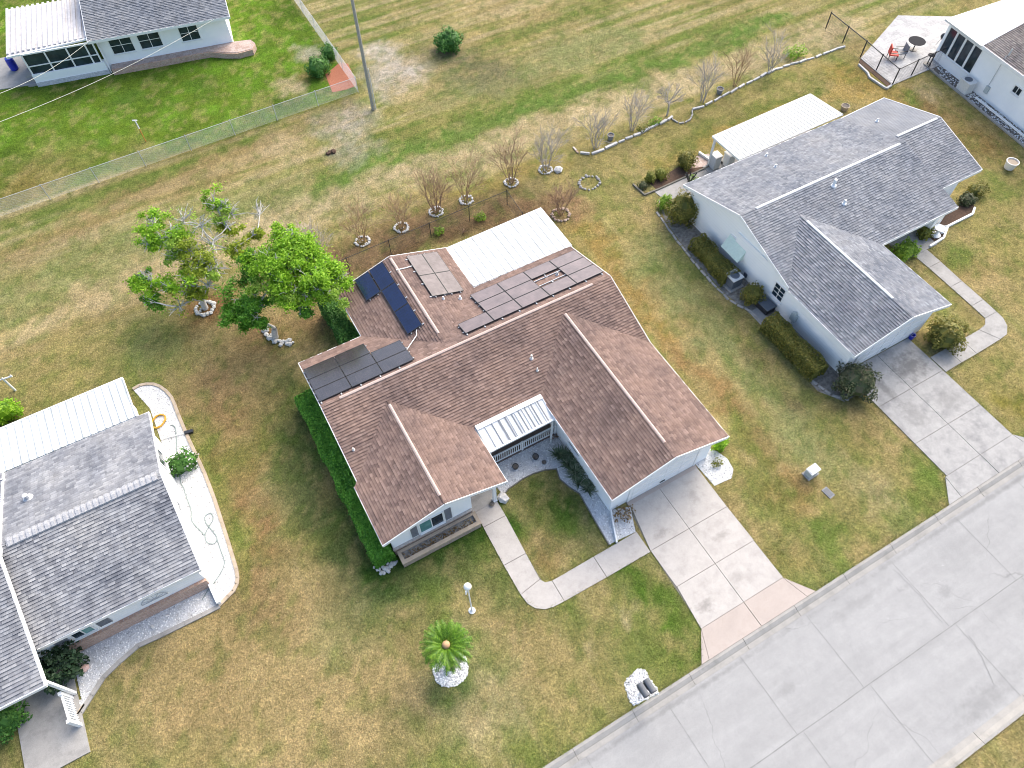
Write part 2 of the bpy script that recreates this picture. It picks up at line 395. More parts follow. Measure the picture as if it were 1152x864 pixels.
# ------------------------------------------------------------------ mesh builder
class MB:
    def __init__(s): s.v = []; s.f = []; s.uv = {}; s.np = []
    def face(s, pts, uv=None):
        b = len(s.v); s.v += [tuple(p) for p in pts]
        s.f.append(tuple(range(b, b + len(pts))))
        if uv: s.uv[len(s.f) - 1] = uv
        return s
    def poly(s, verts, faces):
        b = len(s.v); s.v += [tuple(p) for p in verts]
        s.f += [tuple(b + i for i in f) for f in faces]
        return s
    def box(s, x0, y0, z0, x1, y1, z1):
        return s.hexa([(x0, y0), (x1, y0), (x1, y1), (x0, y1)], z0, z1)
    def hexa(s, xy, z0, z1):
        n = len(xy)
        V = [(x, y, z0) for x, y in xy] + [(x, y, z1) for x, y in xy]
        if n > 4:
            tris = tessellate_polygon([[Vector((x, y, 0)) for x, y in xy]])
            caps = []
            for t in tris:
                a, b, c = (Vector(xy[i]) for i in t)
                if (b - a).cross(c - a) < 0: t = t[::-1]
                caps += [tuple(n + i for i in t), tuple(reversed(t))]
        else: caps = [tuple(reversed(range(n))), tuple(range(n, 2 * n))]
        F = caps + [(i, (i + 1) % n, n + (i + 1) % n, n + i) for i in range(n)]
        return s.poly(V, F)
    def obox(s, c, size, rz=0.0, tilt=None):
        M4 = Matrix.Translation(c) @ Matrix.Rotation(rz, 4, 'Z')
        if tilt is not None: M4 = M4 @ tilt
        h = [v / 2 for v in size]
        V = [M4 @ Vector((sx * h[0], sy * h[1], sz * h[2])) for sz in (-1, 1) for sx, sy in ((-1, -1), (1, -1), (1, 1), (-1, 1))]
        return s.poly(V, [(3, 2, 1, 0), (4, 5, 6, 7), (0, 1, 5, 4), (1, 2, 6, 5), (2, 3, 7, 6), (3, 0, 4, 7)])
    def bar(s, p, q, w, h, off=(0, 0, 0)):
        p = Vector(p) + Vector(off); q = Vector(q) + Vector(off)
        d = (q - p).normalized()
        up = Vector((0, 0, 1)) if abs(d.z) < 0.95 else Vector((1, 0, 0))
        r = d.cross(up).normalized() * w / 2
        u = r.cross(d).normalized() * h / 2
        V = [a + sr * r + su * u for a in (p, q) for sr, su in ((-1, -1), (1, -1), (1, 1), (-1, 1))]
        return s.poly(V, [(3, 2, 1, 0), (4, 5, 6, 7), (0, 1, 5, 4), (1, 2, 6, 5), (2, 3, 7, 6), (3, 0, 4, 7)])
    def tube(s, pts, r, n=6, cap=True):
        pts = [Vector(p) for p in pts]
        if not isinstance(r, (list, tuple)): r = [r] * len(pts)
        b = len(s.v)
        for i, p in enumerate(pts):
            d = (pts[min(i + 1, len(pts) - 1)] - pts[max(i - 1, 0)])
            d = d.normalized() if d.length > 1e-9 else Vector((0, 0, 1))
            a = Vector((0, 0, 1)) if abs(d.z) < 0.9 else Vector((1, 0, 0))
            x = d.cross(a).normalized(); y = d.cross(x)
            for k in range(n):
                t = 2 * math.pi * k / n
                s.v.append(tuple(p + (x * math.cos(t) + y * math.sin(t)) * r[i]))
        for i in range(len(pts) - 1):
            for k in range(n):
                s.f.append((b + i * n + k, b + i * n + (k + 1) % n, b + (i + 1) * n + (k + 1) % n, b + (i + 1) * n + k))
        if cap:
            s.f.append(tuple(b + k for k in range(n))[::-1])
            e = b + (len(pts) - 1) * n
            s.f.append(tuple(e + k for k in range(n)))
        return s
    def lathe(s, prof, c=(0, 0, 0), n=16):
        b = len(s.v)
        for r, z in prof:
            for k in range(n):
                t = 2 * math.pi * k / n
                s.v.append((c[0] + r * math.cos(t), c[1] + r * math.sin(t), c[2] + z))
        for i in range(len(prof) - 1):
            for k in range(n):
                s.f.append((b + i * n + k, b + i * n + (k + 1) % n, b + (i + 1) * n + (k + 1) % n, b + (i + 1) * n + k))
        s.f.append(tuple(b + k for k in range(n))[::-1])
        e = b + (len(prof) - 1) * n
        s.f.append(tuple(e + k for k in range(n)))
        return s
    def rock(s, c, r, rg, flat=0.7):
        # irregular low stone
        ph = (1 + 5 ** .5) / 2
        V = [(-1, ph, 0), (1, ph, 0), (-1, -ph, 0), (1, -ph, 0), (0, -1, ph), (0, 1, ph), (0, -1, -ph), (0, 1, -ph), (ph, 0, -1), (ph, 0, 1), (-ph, 0, -1), (-ph, 0, 1)]
        F = [(0, 11, 5), (0, 5, 1), (0, 1, 7), (0, 7, 10), (0, 10, 11), (1, 5, 9), (5, 11, 4), (11, 10, 2), (10, 7, 6), (7, 1, 8), (3, 9, 4), (3, 4, 2), (3, 2, 6), (3, 6, 8), (3, 8, 9), (4, 9, 5), (2, 4, 11), (6, 2, 10), (8, 6, 7), (9, 8, 1)]
        a = rg.random() * 6.28; sx = rg.uniform(.8, 1.3); ca, sa = math.cos(a), math.sin(a)
        W = []
        for x, y, z in V:
            k = r / 1.9 * rg.uniform(.8, 1.2)
            x, y, z = x * k * sx, y * k, z * k * flat
            W.append((c[0] + x * ca - y * sa, c[1] + x * sa + y * ca, c[2] + z))
        return s.poly(W, F)
    def slab(s, top, t, udir, tabs=0.0):
        """sloped roof slab, top polygon CCW from above, UVs in metres; tabs > 0 lays overlapping shingle tabs in courses of that height"""
        top = [Vector(p) for p in top]
        nrm = Vector((0, 0, 0))
        for i in range(len(top)):
            a, b = top[i], top[(i + 1) % len(top)]
            nrm += a.cross(b)
        nrm.normalize()
        if nrm.z < 0: top.reverse(); nrm = -nrm
        u = Vector(udir).normalized(); v = nrm.cross(u)
        if v.z < 0: v = -v
        vmin = min(p.dot(v) for p in top)
        uv = [(p.dot(u), p.dot(v) - vmin) for p in top]
        s.face(top, uv)
        bot = [p - Vector((0, 0, t)) for p in top]
        s.face(list(reversed(bot)), list(reversed(uv)))
        for i in range(len(top)):
            j = (i + 1) % len(top)
            s.face([top[j], top[i], bot[i], bot[j]], [uv[j], uv[i], uv[i], uv[j]])
        if tabs:
            c0 = nrm * top[0].dot(nrm) + v * vmin
            area = sum(uv[i][0] * uv[(i + 1) % len(uv)][1] - uv[(i + 1) % len(uv)][0] * uv[i][1] for i in range(len(uv)))
            poly = uv if area > 0 else uv[::-1]
            flip = (u.cross(v)).dot(nrm) < 0
            def clip(P, ax, lim, keep_hi):
                out = []
                for i in range(len(P)):
                    a, b = P[i], P[(i + 1) % len(P)]
                    ia = (a[ax] >= lim) == keep_hi or a[ax] == lim; ib = (b[ax] >= lim) == keep_hi or b[ax] == lim
                    if ia: out.append(a)
                    if ia != ib:
                        k = (lim - a[ax]) / (b[ax] - a[ax]); q = [a[0] + (b[0] - a[0]) * k, a[1] + (b[1] - a[1]) * k]; q[ax] = lim; out.append(tuple(q))
                return out
            pr = random.Random(len(s.v) + 17)
            v0, v1 = min(p[1] for p in uv), max(p[1] for p in uv)
            vv = v0 - 0.0
            while vv < v1 - .01:
                band = clip(clip(poly, 1, vv, True), 1, vv + tabs, False)
                if len(band) >= 3:
                    a0, a1 = min(p[0] for p in band), max(p[0] for p in band)
                    uu = a0 - pr.uniform(0, .3)
                    while uu < a1:
                        w_ = pr.uniform(.15, .30); h_ = pr.choice((.018, .028, .040))
                        cell = clip(clip(band, 0, uu, True), 0, uu + w_, False); uu += w_
                        if len(cell) < 3: continue
                        b_ = len(s.v)
                        for p in cell: s.v.append(tuple(c0 + u * p[0] + v * p[1] + nrm * (.003 + h_ * (1 - (p[1] - vv) / tabs))))
                        idx = list(range(b_, b_ + len(cell)))
                        s.f.append(tuple(idx[::-1] if flip else idx)); s.uv[len(s.f) - 1] = cell[::-1] if flip else cell
                        for i in range(len(cell)):
                            p, q = cell[i], cell[(i + 1) % len(cell)]
                            if abs(p[1] - vv) < 1e-6 and abs(q[1] - vv) < 1e-6 and abs(p[0] - q[0]) > 1e-4:
                                k = len(s.v)
                                for r_ in (p, q): s.v.append(tuple(c0 + u * r_[0] + v * r_[1] - nrm * .004))
                                s.f.append((b_ + (i + 1) % len(cell), b_ + i, k, k + 1)); s.uv[len(s.f) - 1] = [q, p, p, q]
                vv += tabs
        return s
    def build(s, name, mat, parent=None, smooth=False):
        me = bpy.data.meshes.new(name)
        me.from_pydata(s.v, [], s.f)
        if s.uv:
            lay = me.uv_layers.new(name='UVMap')
            flat = np.zeros((len(me.loops), 2), dtype=np.float32)
            k = 0
            for fi, f in enumerate(s.f):
                if fi in s.uv: flat[k:k + len(f)] = s.uv[fi]
                k += len(f)
            lay.data.foreach_set('uv', flat.ravel())
        me.materials.append(mat)
        if smooth: me.polygons.foreach_set('use_smooth', [True] * len(me.polygons))
        me.update()
        o = bpy.data.objects.new(name, me)
        COL.objects.link(o)
        if parent is not None: adopt(o, parent)
        return o

ROOTM = {}
def adopt(o, parent):
    o.parent = parent
    mw = ROOTM.get(parent.name)
    if mw is None: mw = Matrix.Identity(4)
    o.matrix_parent_inverse = mw.inverted()

def tag(o, label=None, cat=None, group=None, kind=None):
    if label: o['label'] = label
    if cat: o['category'] = cat
    if group: o['group'] = group
    if kind: o['kind'] = kind
    return o

def thing(name, label, cat, loc=(0, 0, 0), group=None):
    o = bpy.data.objects.new(name, None)
    COL.objects.link(o)
    o.location = loc
    o.empty_display_size = 0.3
    ROOTM[o.name] = Matrix.Translation(loc)
    return tag(o, label, cat, group)

def copy_tree(o, loc=None, label=None):
    c = o.copy(); COL.objects.link(c)
    ROOTM[c.name] = ROOTM.get(o.name, Matrix.Identity(4))
    if loc is not None: c.location = loc
    if label: c['label'] = label
    for ch in list(o.children):
        d = ch.copy(); COL.objects.link(d); d.parent = c
        for gch in list(ch.children):
            e = gch.copy(); COL.objects.link(e); e.parent = d
    return c

def struct(o): o['kind'] = 'structure'; return o

# big triangle/quad soups through numpy
def soup(name, V, nper, mat, parent=None):
    V = np.asarray(V, dtype=np.float32).reshape(-1, 3)
    n = len(V) // nper
    me = bpy.data.meshes.new(name)
    me.vertices.add(len(V)); me.vertices.foreach_set('co', V.ravel())
    me.loops.add(len(V)); me.loops.foreach_set('vertex_index', np.arange(len(V), dtype=np.int32))
    me.polygons.add(n)
    me.polygons.foreach_set('loop_start', np.arange(0, len(V), nper, dtype=np.int32))
    me.materials.append(mat)
    me.update(calc_edges=True); me.validate()
    o = bpy.data.objects.new(name, me); COL.objects.link(o)
    if parent is not None: adopt(o, parent)
    return o

def leaf_quads(P, size, rg, up=0.35, aspect=0.55, outward=None):
    """P (n,3) centres -> quads with random orientation biased upward"""
    n = len(P)
    nr = rg.normal(size=(n, 3)); nr /= np.linalg.norm(nr, axis=1)[:, None]
    nr[:, 2] = np.abs(nr[:, 2])
    nr = nr + np.array([0, 0, up])
    if outward is not None: nr = nr + outward * 0.7
    nr /= np.linalg.norm(nr, axis=1)[:, None]
    a = rg.normal(size=(n, 3))
    x = np.cross(nr, a); x /= np.linalg.norm(x, axis=1)[:, None]
    y = np.cross(nr, x)
    sz = size * rg.uniform(.6, 1.35, size=(n, 1))
    x = x * sz; y = y * sz * aspect
    Q = np.stack([P - x, P - y * 1.0 + x * 0.1, P + x, P + y], axis=1)
    return Q.reshape(-1, 3)

def ellipsoid_pts(c, r, n, rg, shell=0.55):
    d = rg.normal(size=(n, 3)); d /= np.linalg.norm(d, axis=1)[:, None]
    rr = (shell + (1 - shell) * rg.random((n, 1))) ** 0.8
    # lumpy outline
    k = 1 + 0.22 * np.sin(3.1 * d[:, :1] * 2 + c[0] * 3) + 0.18 * np.sin(4.7 * d[:, 1:2] * 2 + c[1] * 5)
    rad = np.array(r if hasattr(r, '__len__') else (r, r, r * 0.8))
    return np.array(c) + d * rr * rad * k, d

def blob_core(mb, c, rad, rg, k=0.86):
    n1, n2 = 7, 12
    prof = []
    b = len(mb.v)
    for i in range(n1 + 1):
        th = math.pi * i / n1
        for j in range(n2):
            ph = 2 * math.pi * j / n2
            q = k * rg.uniform(.9, 1.06)
            mb.v.append((c[0] + rad[0] * q * math.sin(th) * math.cos(ph), c[1] + rad[1] * q * math.sin(th) * math.sin(ph), c[2] + rad[2] * q * math.cos(th)))
    for i in range(n1):
        for j in range(n2):
            mb.f.append((b + i * n2 + j, b + (i + 1) * n2 + j, b + (i + 1) * n2 + (j + 1) % n2, b + i * n2 + (j + 1) % n2))

def mesh_quads(mb):
    """triangulate-free conversion of an MB of quads to vertex soup"""
    return [mb.v[i] for f in mb.f if len(f) == 4 for i in f]

SEED = [100]
def shrub(name, label, cat, px, py, rad, mat, zc=None, n=900, leaf=0.07, group=None, xy=None, core=True, mat2=None):
    SEED[0] += 1
    rg = np.random.default_rng(SEED[0]); pr = random.Random(SEED[0])
    x, y = xy if xy else atxy(px, py, 0)
    c = (x, y, zc if zc is not None else rad[2] * 0.85)
    root = thing(name, label, cat, (x, y, 0), group)
    P, d = ellipsoid_pts(c, rad, n, rg, 0.7)
    keep = P[:, 2] > 0.02
    P, d = P[keep], d[keep]
    Q = list(leaf_quads(P, leaf, rg, 0.25, 0.6, d))
    if core:
        mb = MB(); blob_core(mb, c, rad, pr)
        Q = Q + mesh_quads(mb)
    soup('foliage', Q, 4, mat, root)
    if mat2:
        P2, d2 = ellipsoid_pts(c, tuple(v * 1.03 for v in rad), int(n * 0.12), rg, 0.95)
        P2k = P2[:, 2] > c[2]
        soup('blossom', leaf_quads(P2[P2k], leaf * 0.8, rg, 0.5, 0.8, d2[P2k]), 4, mat2, root)
    st = MB()
    for k in range(3):
        a = 2.1 * k
        st.tube([(x + .05 * math.cos(a), y + .05 * math.sin(a), 0), (x + rad[0] * .4 * math.cos(a), y + rad[1] * .4 * math.sin(a), c[2])], [0.025, 0.012], 5)
    st.build('stem', M['bark'], root)
    return root

def hedge(name, label, x0, y0, x1, y1, w, h, mat, n_per=260, leaf=0.06, bumpy=0.06, taper=0.85):
    SEED[0] += 1
    rg = np.random.default_rng(SEED[0])
    p, q = np.array([x0, y0]), np.array([x1, y1])
    Ln = np.linalg.norm(q - p); t = (q - p) / Ln; nn = np.array([-t[1], t[0]])
    root = thing(name, label, 'hedge', (x0, y0, 0))
    N = int(n_per * (Ln * (w + 2 * h) + 2 * w * h))
    u = rg.random(N) * (Ln + 2 * w * 0.3) - w * 0.3
    per = rg.random(N) * (w + 2 * h)
    off = np.where(per < w, per - w / 2, np.where(per < w + h, w / 2, -w / 2))
    z = np.where(per < w, h, np.where(per < w + h, per - w, per - w - h))
    endk = (rg.random(N) < 0.06)
    u = np.where(endk, np.where(rg.random(N) < .5, -0.02, Ln + .02), u)
    off = np.where(endk, (rg.random(N) - .5) * w, off); z = np.where(endk, rg.random(N) * h, z)
    u = np.clip(u, -0.05, Ln + 0.05)
    # rounded shoulders & lumps
    lump = bumpy * (np.sin(u * 2.3 + 1) + np.sin(u * 5.1 + off * 6) * .7 + np.sin(off * 9 + u * 3.3) * .6)
    k = 1 - (1 - taper) * (z / h) ** 3
    off = off * k + rg.normal(size=N) * .03 + np.sign(off) * lump * 0.6
    z = np.where(z > h * .9, z + lump - 0.25 * h * (np.abs(off) / (w / 2)) ** 3 * .35, z) + rg.normal(size=N) * .03
    z = np.maximum(z, 0.02)
    XY = p + t * u[:, None] + nn * off[:, None]
    P = np.column_stack([XY, z])
    o3 = np.column_stack([nn[0] * off * 1.0, nn[1] * off * 1.0, np.where(z > .7 * h, .6, 0.1)])
    Q = list(leaf_quads(P, leaf, rg, 0.3, 0.6, o3))
    mb = MB()
    ns = max(3, int(Ln / .4))
    prof = [(-.42, 0.02), (-.42, .75), (-.3, .9), (.3, .9), (.42, .75), (.42, 0.02)]
    rows = []
    for i in range(ns + 1):
        uu = Ln * i / ns
        rows.append([(p[0] + t[0] * uu + nn[0] * a * w, p[1] + t[1] * uu + nn[1] * a * w, b * h) for a, b in prof])
    for i in range(ns):
        for j in range(len(prof) - 1):
            mb.face([rows[i][j], rows[i + 1][j], rows[i + 1][j + 1], rows[i][j + 1]])
    for rr in (rows[0], rows[-1]):
        mb.face([rr[0], rr[1], rr[4], rr[5]]); mb.face([rr[1], rr[2], rr[3], rr[4]])
    Q = Q + mesh_quads(mb)
    soup('foliage', Q, 4, mat, root)
    st = MB()
    k = max(2, int(Ln / .8))
    for i in range(k):
        uu = Ln * (i + .5) / k
        st.tube([(p[0] + t[0] * uu, p[1] + t[1] * uu, 0), (p[0] + t[0] * uu + .1, p[1] + t[1] * uu, h * .6)], [.025, .015], 5)
    st.build('stem', M['bark'], root)
    return root

# ------------------------------------------------------------------ ground
def vnoise(x, y, seed=0):
    xi = np.floor(x).astype(np.int64); yi = np.floor(y).astype(np.int64)
    fx = x - xi; fy = y - yi
    fx = fx * fx * (3 - 2 * fx); fy = fy * fy * (3 - 2 * fy)
    def h(a, b):
        n = (a * 374761393 + b * 668265263 + seed * 974634721) & 0x7fffffff
        n = ((n ^ (n >> 13)) * 1274126177) & 0x7fffffff
        return ((n ^ (n >> 16)) & 0xffff) / 65535.0
    return (h(xi, yi) * (1 - fx) + h(xi + 1, yi) * fx) * (1 - fy) + (h(xi, yi + 1) * (1 - fx) + h(xi + 1, yi + 1) * fx) * fy

def fbm(x, y, seed=0, o=4):
    s = 0; a = .5; t = 0
    for i in range(o):
        s = s + a * vnoise(x * 2 ** i, y * 2 ** i, seed + i); t += a; a *= .55
    return s / t

GA = 0.56   # display tone -> albedo
def gc(r, g_, b): return np.array(lin((r, g_, b))) * GA
TAN = gc(202, 188, 152); STRAW = gc(190, 172, 126); BROWN = gc(156, 138, 100); RUST = gc(166, 140, 98)
GREEN = gc(108, 136, 62); LUSH = gc(108, 152, 48); GREYG = gc(150, 156, 106); DARKG = gc(64, 102, 40)
OLIVE = gc(166, 158, 104); SAND = gc(215, 208, 200); GOLD = gc(172, 152, 92); SOIL = gc(156, 132, 102)
MID = gc(92, 118, 64)

STRIPS = [  # polyline px, half width m, colour, strength
    ([(0, 345), (120, 290), (240, 245), (330, 215)], 2.0, GREYG, .75),
    ([(0, 290), (150, 225), (300, 165), (390, 130)], 1.1, BROWN, .6),
    ([(0, 262), (170, 200), (300, 150)], .6, GREEN, .6),
    ([(90, 345), (330, 238), (480, 190), (640, 138), (860, 62), (960, 30)], 1.3, TAN, .85),
    ([(370, 205), (480, 165), (600, 122), (690, 92), (800, 52), (880, 20)], 1.0, gc(112, 142, 70), .9),
    ([(520, 135), (650, 90), (740, 55)], .8, GREEN, .7),
    ([(480, 110), (600, 80), (700, 40)], 1.6, GREYG, .8),
    ([(0, 400), (100, 350), (160, 330)], 1.6, STRAW, .6),
    ([(20, 380), (120, 335)], .7, TAN, .5),
    ([(665, 262), (720, 330), (770, 400), (830, 468), (872, 520), (900, 570)], .65, RUST, .85),
    ([(645, 255), (700, 300), (760, 370)], .9, GOLD, .7),
    ([(730, 280), (800, 375), (860, 440), (930, 520), (1000, 580)], 1.1, GREYG, .85),
    ([(700, 270), (780, 380), (850, 460), (900, 520)], .5, STRAW, .5),
    ([(820, 470), (880, 540), (930, 610)], .5, GREEN, .6),
    ([(380, 292), (460, 262), (560, 225), (640, 235)], 1.3, SOIL, .95),
    ([(440, 285), (540, 252), (600, 232)], .9, gc(128, 106, 82), .8),
    ([(440, 235), (560, 205), (630, 185)], .5, GOLD, .5),
    ([(650, 190), (720, 165), (800, 130), (930, 80)], .8, OLIVE, .6),
    ([(760, 165), (880, 115), (960, 80)], .7, gc(124, 134, 72), .8),
    ([(740, 185), (870, 130), (960, 100), (985, 95)], .5, GOLD, .6),
    ([(300, 395), (350, 420), (410, 560)], 1.2, BROWN, .35),
    ([(245, 430), (268, 520), (285, 600), (300, 690)], 1.0, gc(164, 136, 98), .8),
    ([(315, 440), (345, 540), (390, 640)], 1.2, gc(100, 116, 68), 1.0),
    ([(225, 470), (245, 560), (270, 640)], .6, gc(140, 146, 84), .8),
    ([(420, 640), (500, 615), (555, 595)], 1.0, DARKG, .9),
    ([(440, 665), (520, 640), (570, 660)], 1.0, MID, .7),
    ([(715, 640), (760, 700), (785, 740)], .55, gc(96, 128, 52), .85),
    ([(640, 690), (690, 720), (740, 760)], 1.0, GREEN, .5),
    ([(1040, 580), (1062, 555), (1040, 520)], .6, GREEN, .6),
    ([(930, 600), (1000, 580)], .8, GREEN, .5),
]
BLOBS = [  # px, radius m, colour, strength
    ((445, 85), 2.0, SAND, .9), ((430, 60), 1.5, SAND, .8), ((395, 135), 1.8, SAND, .6), ((400, 170), 1.5, SAND, .5), ((330, 165), 1.6, TAN, .6),
    ((470, 100), 1.8, STRAW, .6), ((502, 60), 2.0, gc(130, 128, 108), .8), ((545, 80), 2.4, gc(122, 122, 96), .7), ((640, 55), 2.5, GREYG, .6),
    ((355, 350), 1.4, SOIL, .9), ((235, 352), 1.4, gc(152, 120, 86), .95), ((300, 385), 1.6, gc(148, 122, 92), .8), ((350, 395), 1.2, STRAW, .8),
    ((170, 400), 2.6, GREEN, .5), ((180, 380), 1.6, GREYG, .5), ((80, 400), 2.4, OLIVE, .6), ((60, 440), 2.0, OLIVE, .6),
    ((250, 430), 2.6, BROWN, .6), ((290, 470), 1.6, BROWN, .55), ((270, 520), 1.2, GREEN, .5), ((230, 440), 1.2, SOIL, .4),
    ((330, 560), 1.5, GREYG, .5), ((250, 700), 2.0, BROWN, .4), ((190, 760), 2.8, STRAW, .95), ((330, 740), 3.0, STRAW, .95), ((420, 770), 2.4, STRAW, .9), ((360, 820), 3, STRAW, .9), ((280, 690), 1.8, BROWN, .6), ((240, 790), 1.6, BROWN, .5),
    ((400, 700), 1.6, GREYG, .6), ((460, 720), 1.2, STRAW, .6), ((560, 700), 1.6, STRAW, .6), ((590, 730), 1.5, BROWN, .5), ((540, 770), 2.0, TAN, .55), ((640, 760), 2.0, STRAW, .5),
    ((505, 770), .9, MID, .8), ((555, 745), .9, GREEN, .7), ((480, 690), .9, GREEN, .5), ((670, 690), 1.2, STRAW, .4), ((703, 697), .35, TAN, .7), ((660, 720), .35, TAN, .6),
    ((615, 560), 1.2, DARKG, .85), ((640, 590), 1.3, GREEN, .7), ((600, 610), .9, BROWN, .55), ((625, 640), .7, RUST, .55), ((655, 620), .9, STRAW, .5), ((645, 575), .5, STRAW, .5),
    ((900, 600), 1.5, GREEN, .45), ((860, 560), 1.2, GREEN, .4), ((960, 560), 1.6, OLIVE, .7), ((985, 545), 1.2, TAN, .4), ((940, 640), 1.0, GREEN, .6), ((905, 550), .9, RUST, .6), ((885, 620), .8, RUST, .4), ((1010, 505), 1.5, STRAW, .4),
    ((880, 480), 1.4, GREYG, .5), ((860, 400), 1.2, gc(128, 122, 88), .7), ((900, 450), 1.0, gc(130, 122, 92), .7), ((960, 470), 1.2, BROWN, .5),
    ((700, 235), 1.5, STRAW, .5), ((740, 300), 1.2, gc(132, 148, 92), .6), ((690, 220), 1.0, GREEN, .3), ((640, 300), .8, GOLD, .6),
    ((970, 90), 2.0, GOLD, .85), ((1000, 110), 1.2, GOLD, .7), ((1045, 120), 2.0, gc(140, 118, 82), .8), ((1100, 160), 2.2, gc(138, 120, 78), .8), ((1045, 105), 1.0, TAN, .6), ((1020, 112), .6, GREEN, .7),
    ((1110, 230), 2.4, OLIVE, .8), ((1130, 300), 2.5, OLIVE, .8), ((1110, 320), 1.2, STRAW, .8), ((1090, 300), 1.0, RUST, .3), ((1120, 210), 1.2, GREEN, .6), ((1075, 285), .9, GREEN, .7), ((1125, 420), 2.2, OLIVE, .8), ((1145, 460), 1.2, gc(140, 136, 72), .8), ((1060, 340), .9, GREEN, .5),
    ((385, 120), 1.0, BROWN, .4),
]
def back_lawn(x, y):
    """the neighbour's greener lawn behind the wire fence"""
    a = np.clip((y - 26.3) / .35, 0, 1) * np.clip((9.0 - x) / .3, 0, 1)
    return a

def gcolor(x, y):
    n1 = fbm(x * .28, y * .28, 3); n2 = fbm(x * .9, y * .9, 11); n3 = fbm(x * .12, y * .12, 23); n4 = fbm(x * .25 + 9, y * 1.3, 31)
    wx = x + 2.6 * (fbm(x * .45, y * .45, 41) - .5) + 1.3 * (fbm(x * 1.6, y * 1.6, 47) - .5) + .7 * (fbm(x * 4, y * 4, 53) - .5)
    wy = y + 2.6 * (fbm(x * .45, y * .45, 43) - .5) + 1.3 * (fbm(x * 1.6, y * 1.6, 49) - .5) + .7 * (fbm(x * 4, y * 4, 57) - .5)
    c = np.empty(x.shape + (3,)); c[...] = OLIVE
    def over(a, col):
        nonlocal c
        a = np.clip(a, 0, 1)[..., None]; c = c * (1 - a) + col * a
    over(np.clip((n1 - .47) * 3.0, 0, .6), STRAW); over(np.clip((.47 - n3) * 4.0, 0, .5), GREEN)
    # neighbour lawn
    bl = back_lawn(x, y)
    over(bl, gc(112, 142, 50))
    over(bl * np.clip((n2 - .42) * 3.2, 0, .8), LUSH)
    over(bl * np.clip((n1 - .5) * 3.0, 0, .6), gc(86, 116, 44))
    # mowing streaks: along the field behind, and front to back between the houses
    ang = .02; xr = x * math.cos(ang) + y * math.sin(ang); yr_ = y * math.cos(ang) - x * math.sin(ang)
    fld = np.clip((y - 12.5) / 2.0, 0, 1) * (1 - bl)
    s1 = fbm(xr * .07 + 5, yr_ * 1.9, 81); s2 = fbm(xr * .1, yr_ * 3.6, 83)
    over(fld * np.clip((s1 - .49) * 5, 0, .62), TAN); over(fld * np.clip((.46 - s1) * 5, 0, .6), GREEN); over(fld * np.clip((s2 - .55) * 5, 0, .5), OLIVE)
    sd_ = np.clip((12.5 - y) / 2.0, 0, 1)
    s3_ = fbm(x * 1.7, y * .09 + 3, 87); s4_ = fbm(x * 3.2, y * .16, 89)
    over(sd_ * np.clip((s3_ - .54) * 4, 0, .28), STRAW); over(sd_ * np.clip((.45 - s3_) * 4, 0, .28), GREEN); over(sd_ * np.clip((s4_ - .57) * 4, 0, .18), TAN)
    def seg(px):
        return [atxy(*q) for q in px]
    for px, w, col, st in STRIPS:
        P = seg(px); dm = np.full(x.shape, 1e9)
        for (ax, ay), (bx, by) in zip(P[:-1], P[1:]):
            dx, dy = bx - ax, by - ay; l2 = dx * dx + dy * dy
            t = np.clip(((wx - ax) * dx + (wy - ay) * dy) / l2, 0, 1)
            dm = np.minimum(dm, np.hypot(wx - ax - t * dx, wy - ay - t * dy))
        over(np.clip(1.5 - dm / w, 0, 1) * st * (.55 + .9 * n2) , col)
    for p, r, col, st in BLOBS:
        ax, ay = atxy(*p)
        d = np.hypot(wx - ax, wy - ay)
        over(np.clip(1.5 - d / r, 0, 1) * st * (.5 + 1.0 * n2), col)
    for p, r, col, st in [((60, 190), 2.6, BROWN, .55), ((20, 215), 2.4, gc(150, 135, 80), .6), ((150, 175), 1.3, BROWN, .4), ((330, 100), 1.0, TAN, .9), ((345, 92), .6, RUST, .6), ((318, 98), .9, TAN, .8), ((345, 62), .9, SAND, .7), ((280, 120), .7, STRAW, .3), ((395, 85), .9, RUST, .9), ((75, 105), 1.8, gc(76, 104, 40), .8), ((150, 110), 1.6, gc(84, 118, 48), .7), ((230, 95), 1.2, gc(84, 122, 46), .6)]:
        ax, ay = atxy(*p)
        d = np.hypot(wx - ax, wy - ay)
        over(np.clip(1.5 - d / r, 0, 1) * st * bl * (.5 + 1.0 * n2), col)
    # small scale tufts and mowing streaks
    k = .80 + .40 * n2
    k2 = .88 + .24 * n4
    c = c * (k * k2)[..., None]
    g2 = np.clip((fbm(x * 1.7, y * 1.7, 61) - .54) * 5, 0, .65)[..., None]
    c = c * (1 - g2) + (c * .35 + GREEN * .6) * g2
    b2 = np.clip((fbm(x * 1.9, y * 1.9, 71) - .56) * 5, 0, .5)[..., None]
    c = c * (1 - b2) + (c * .4 + STRAW * .65) * b2
    return c

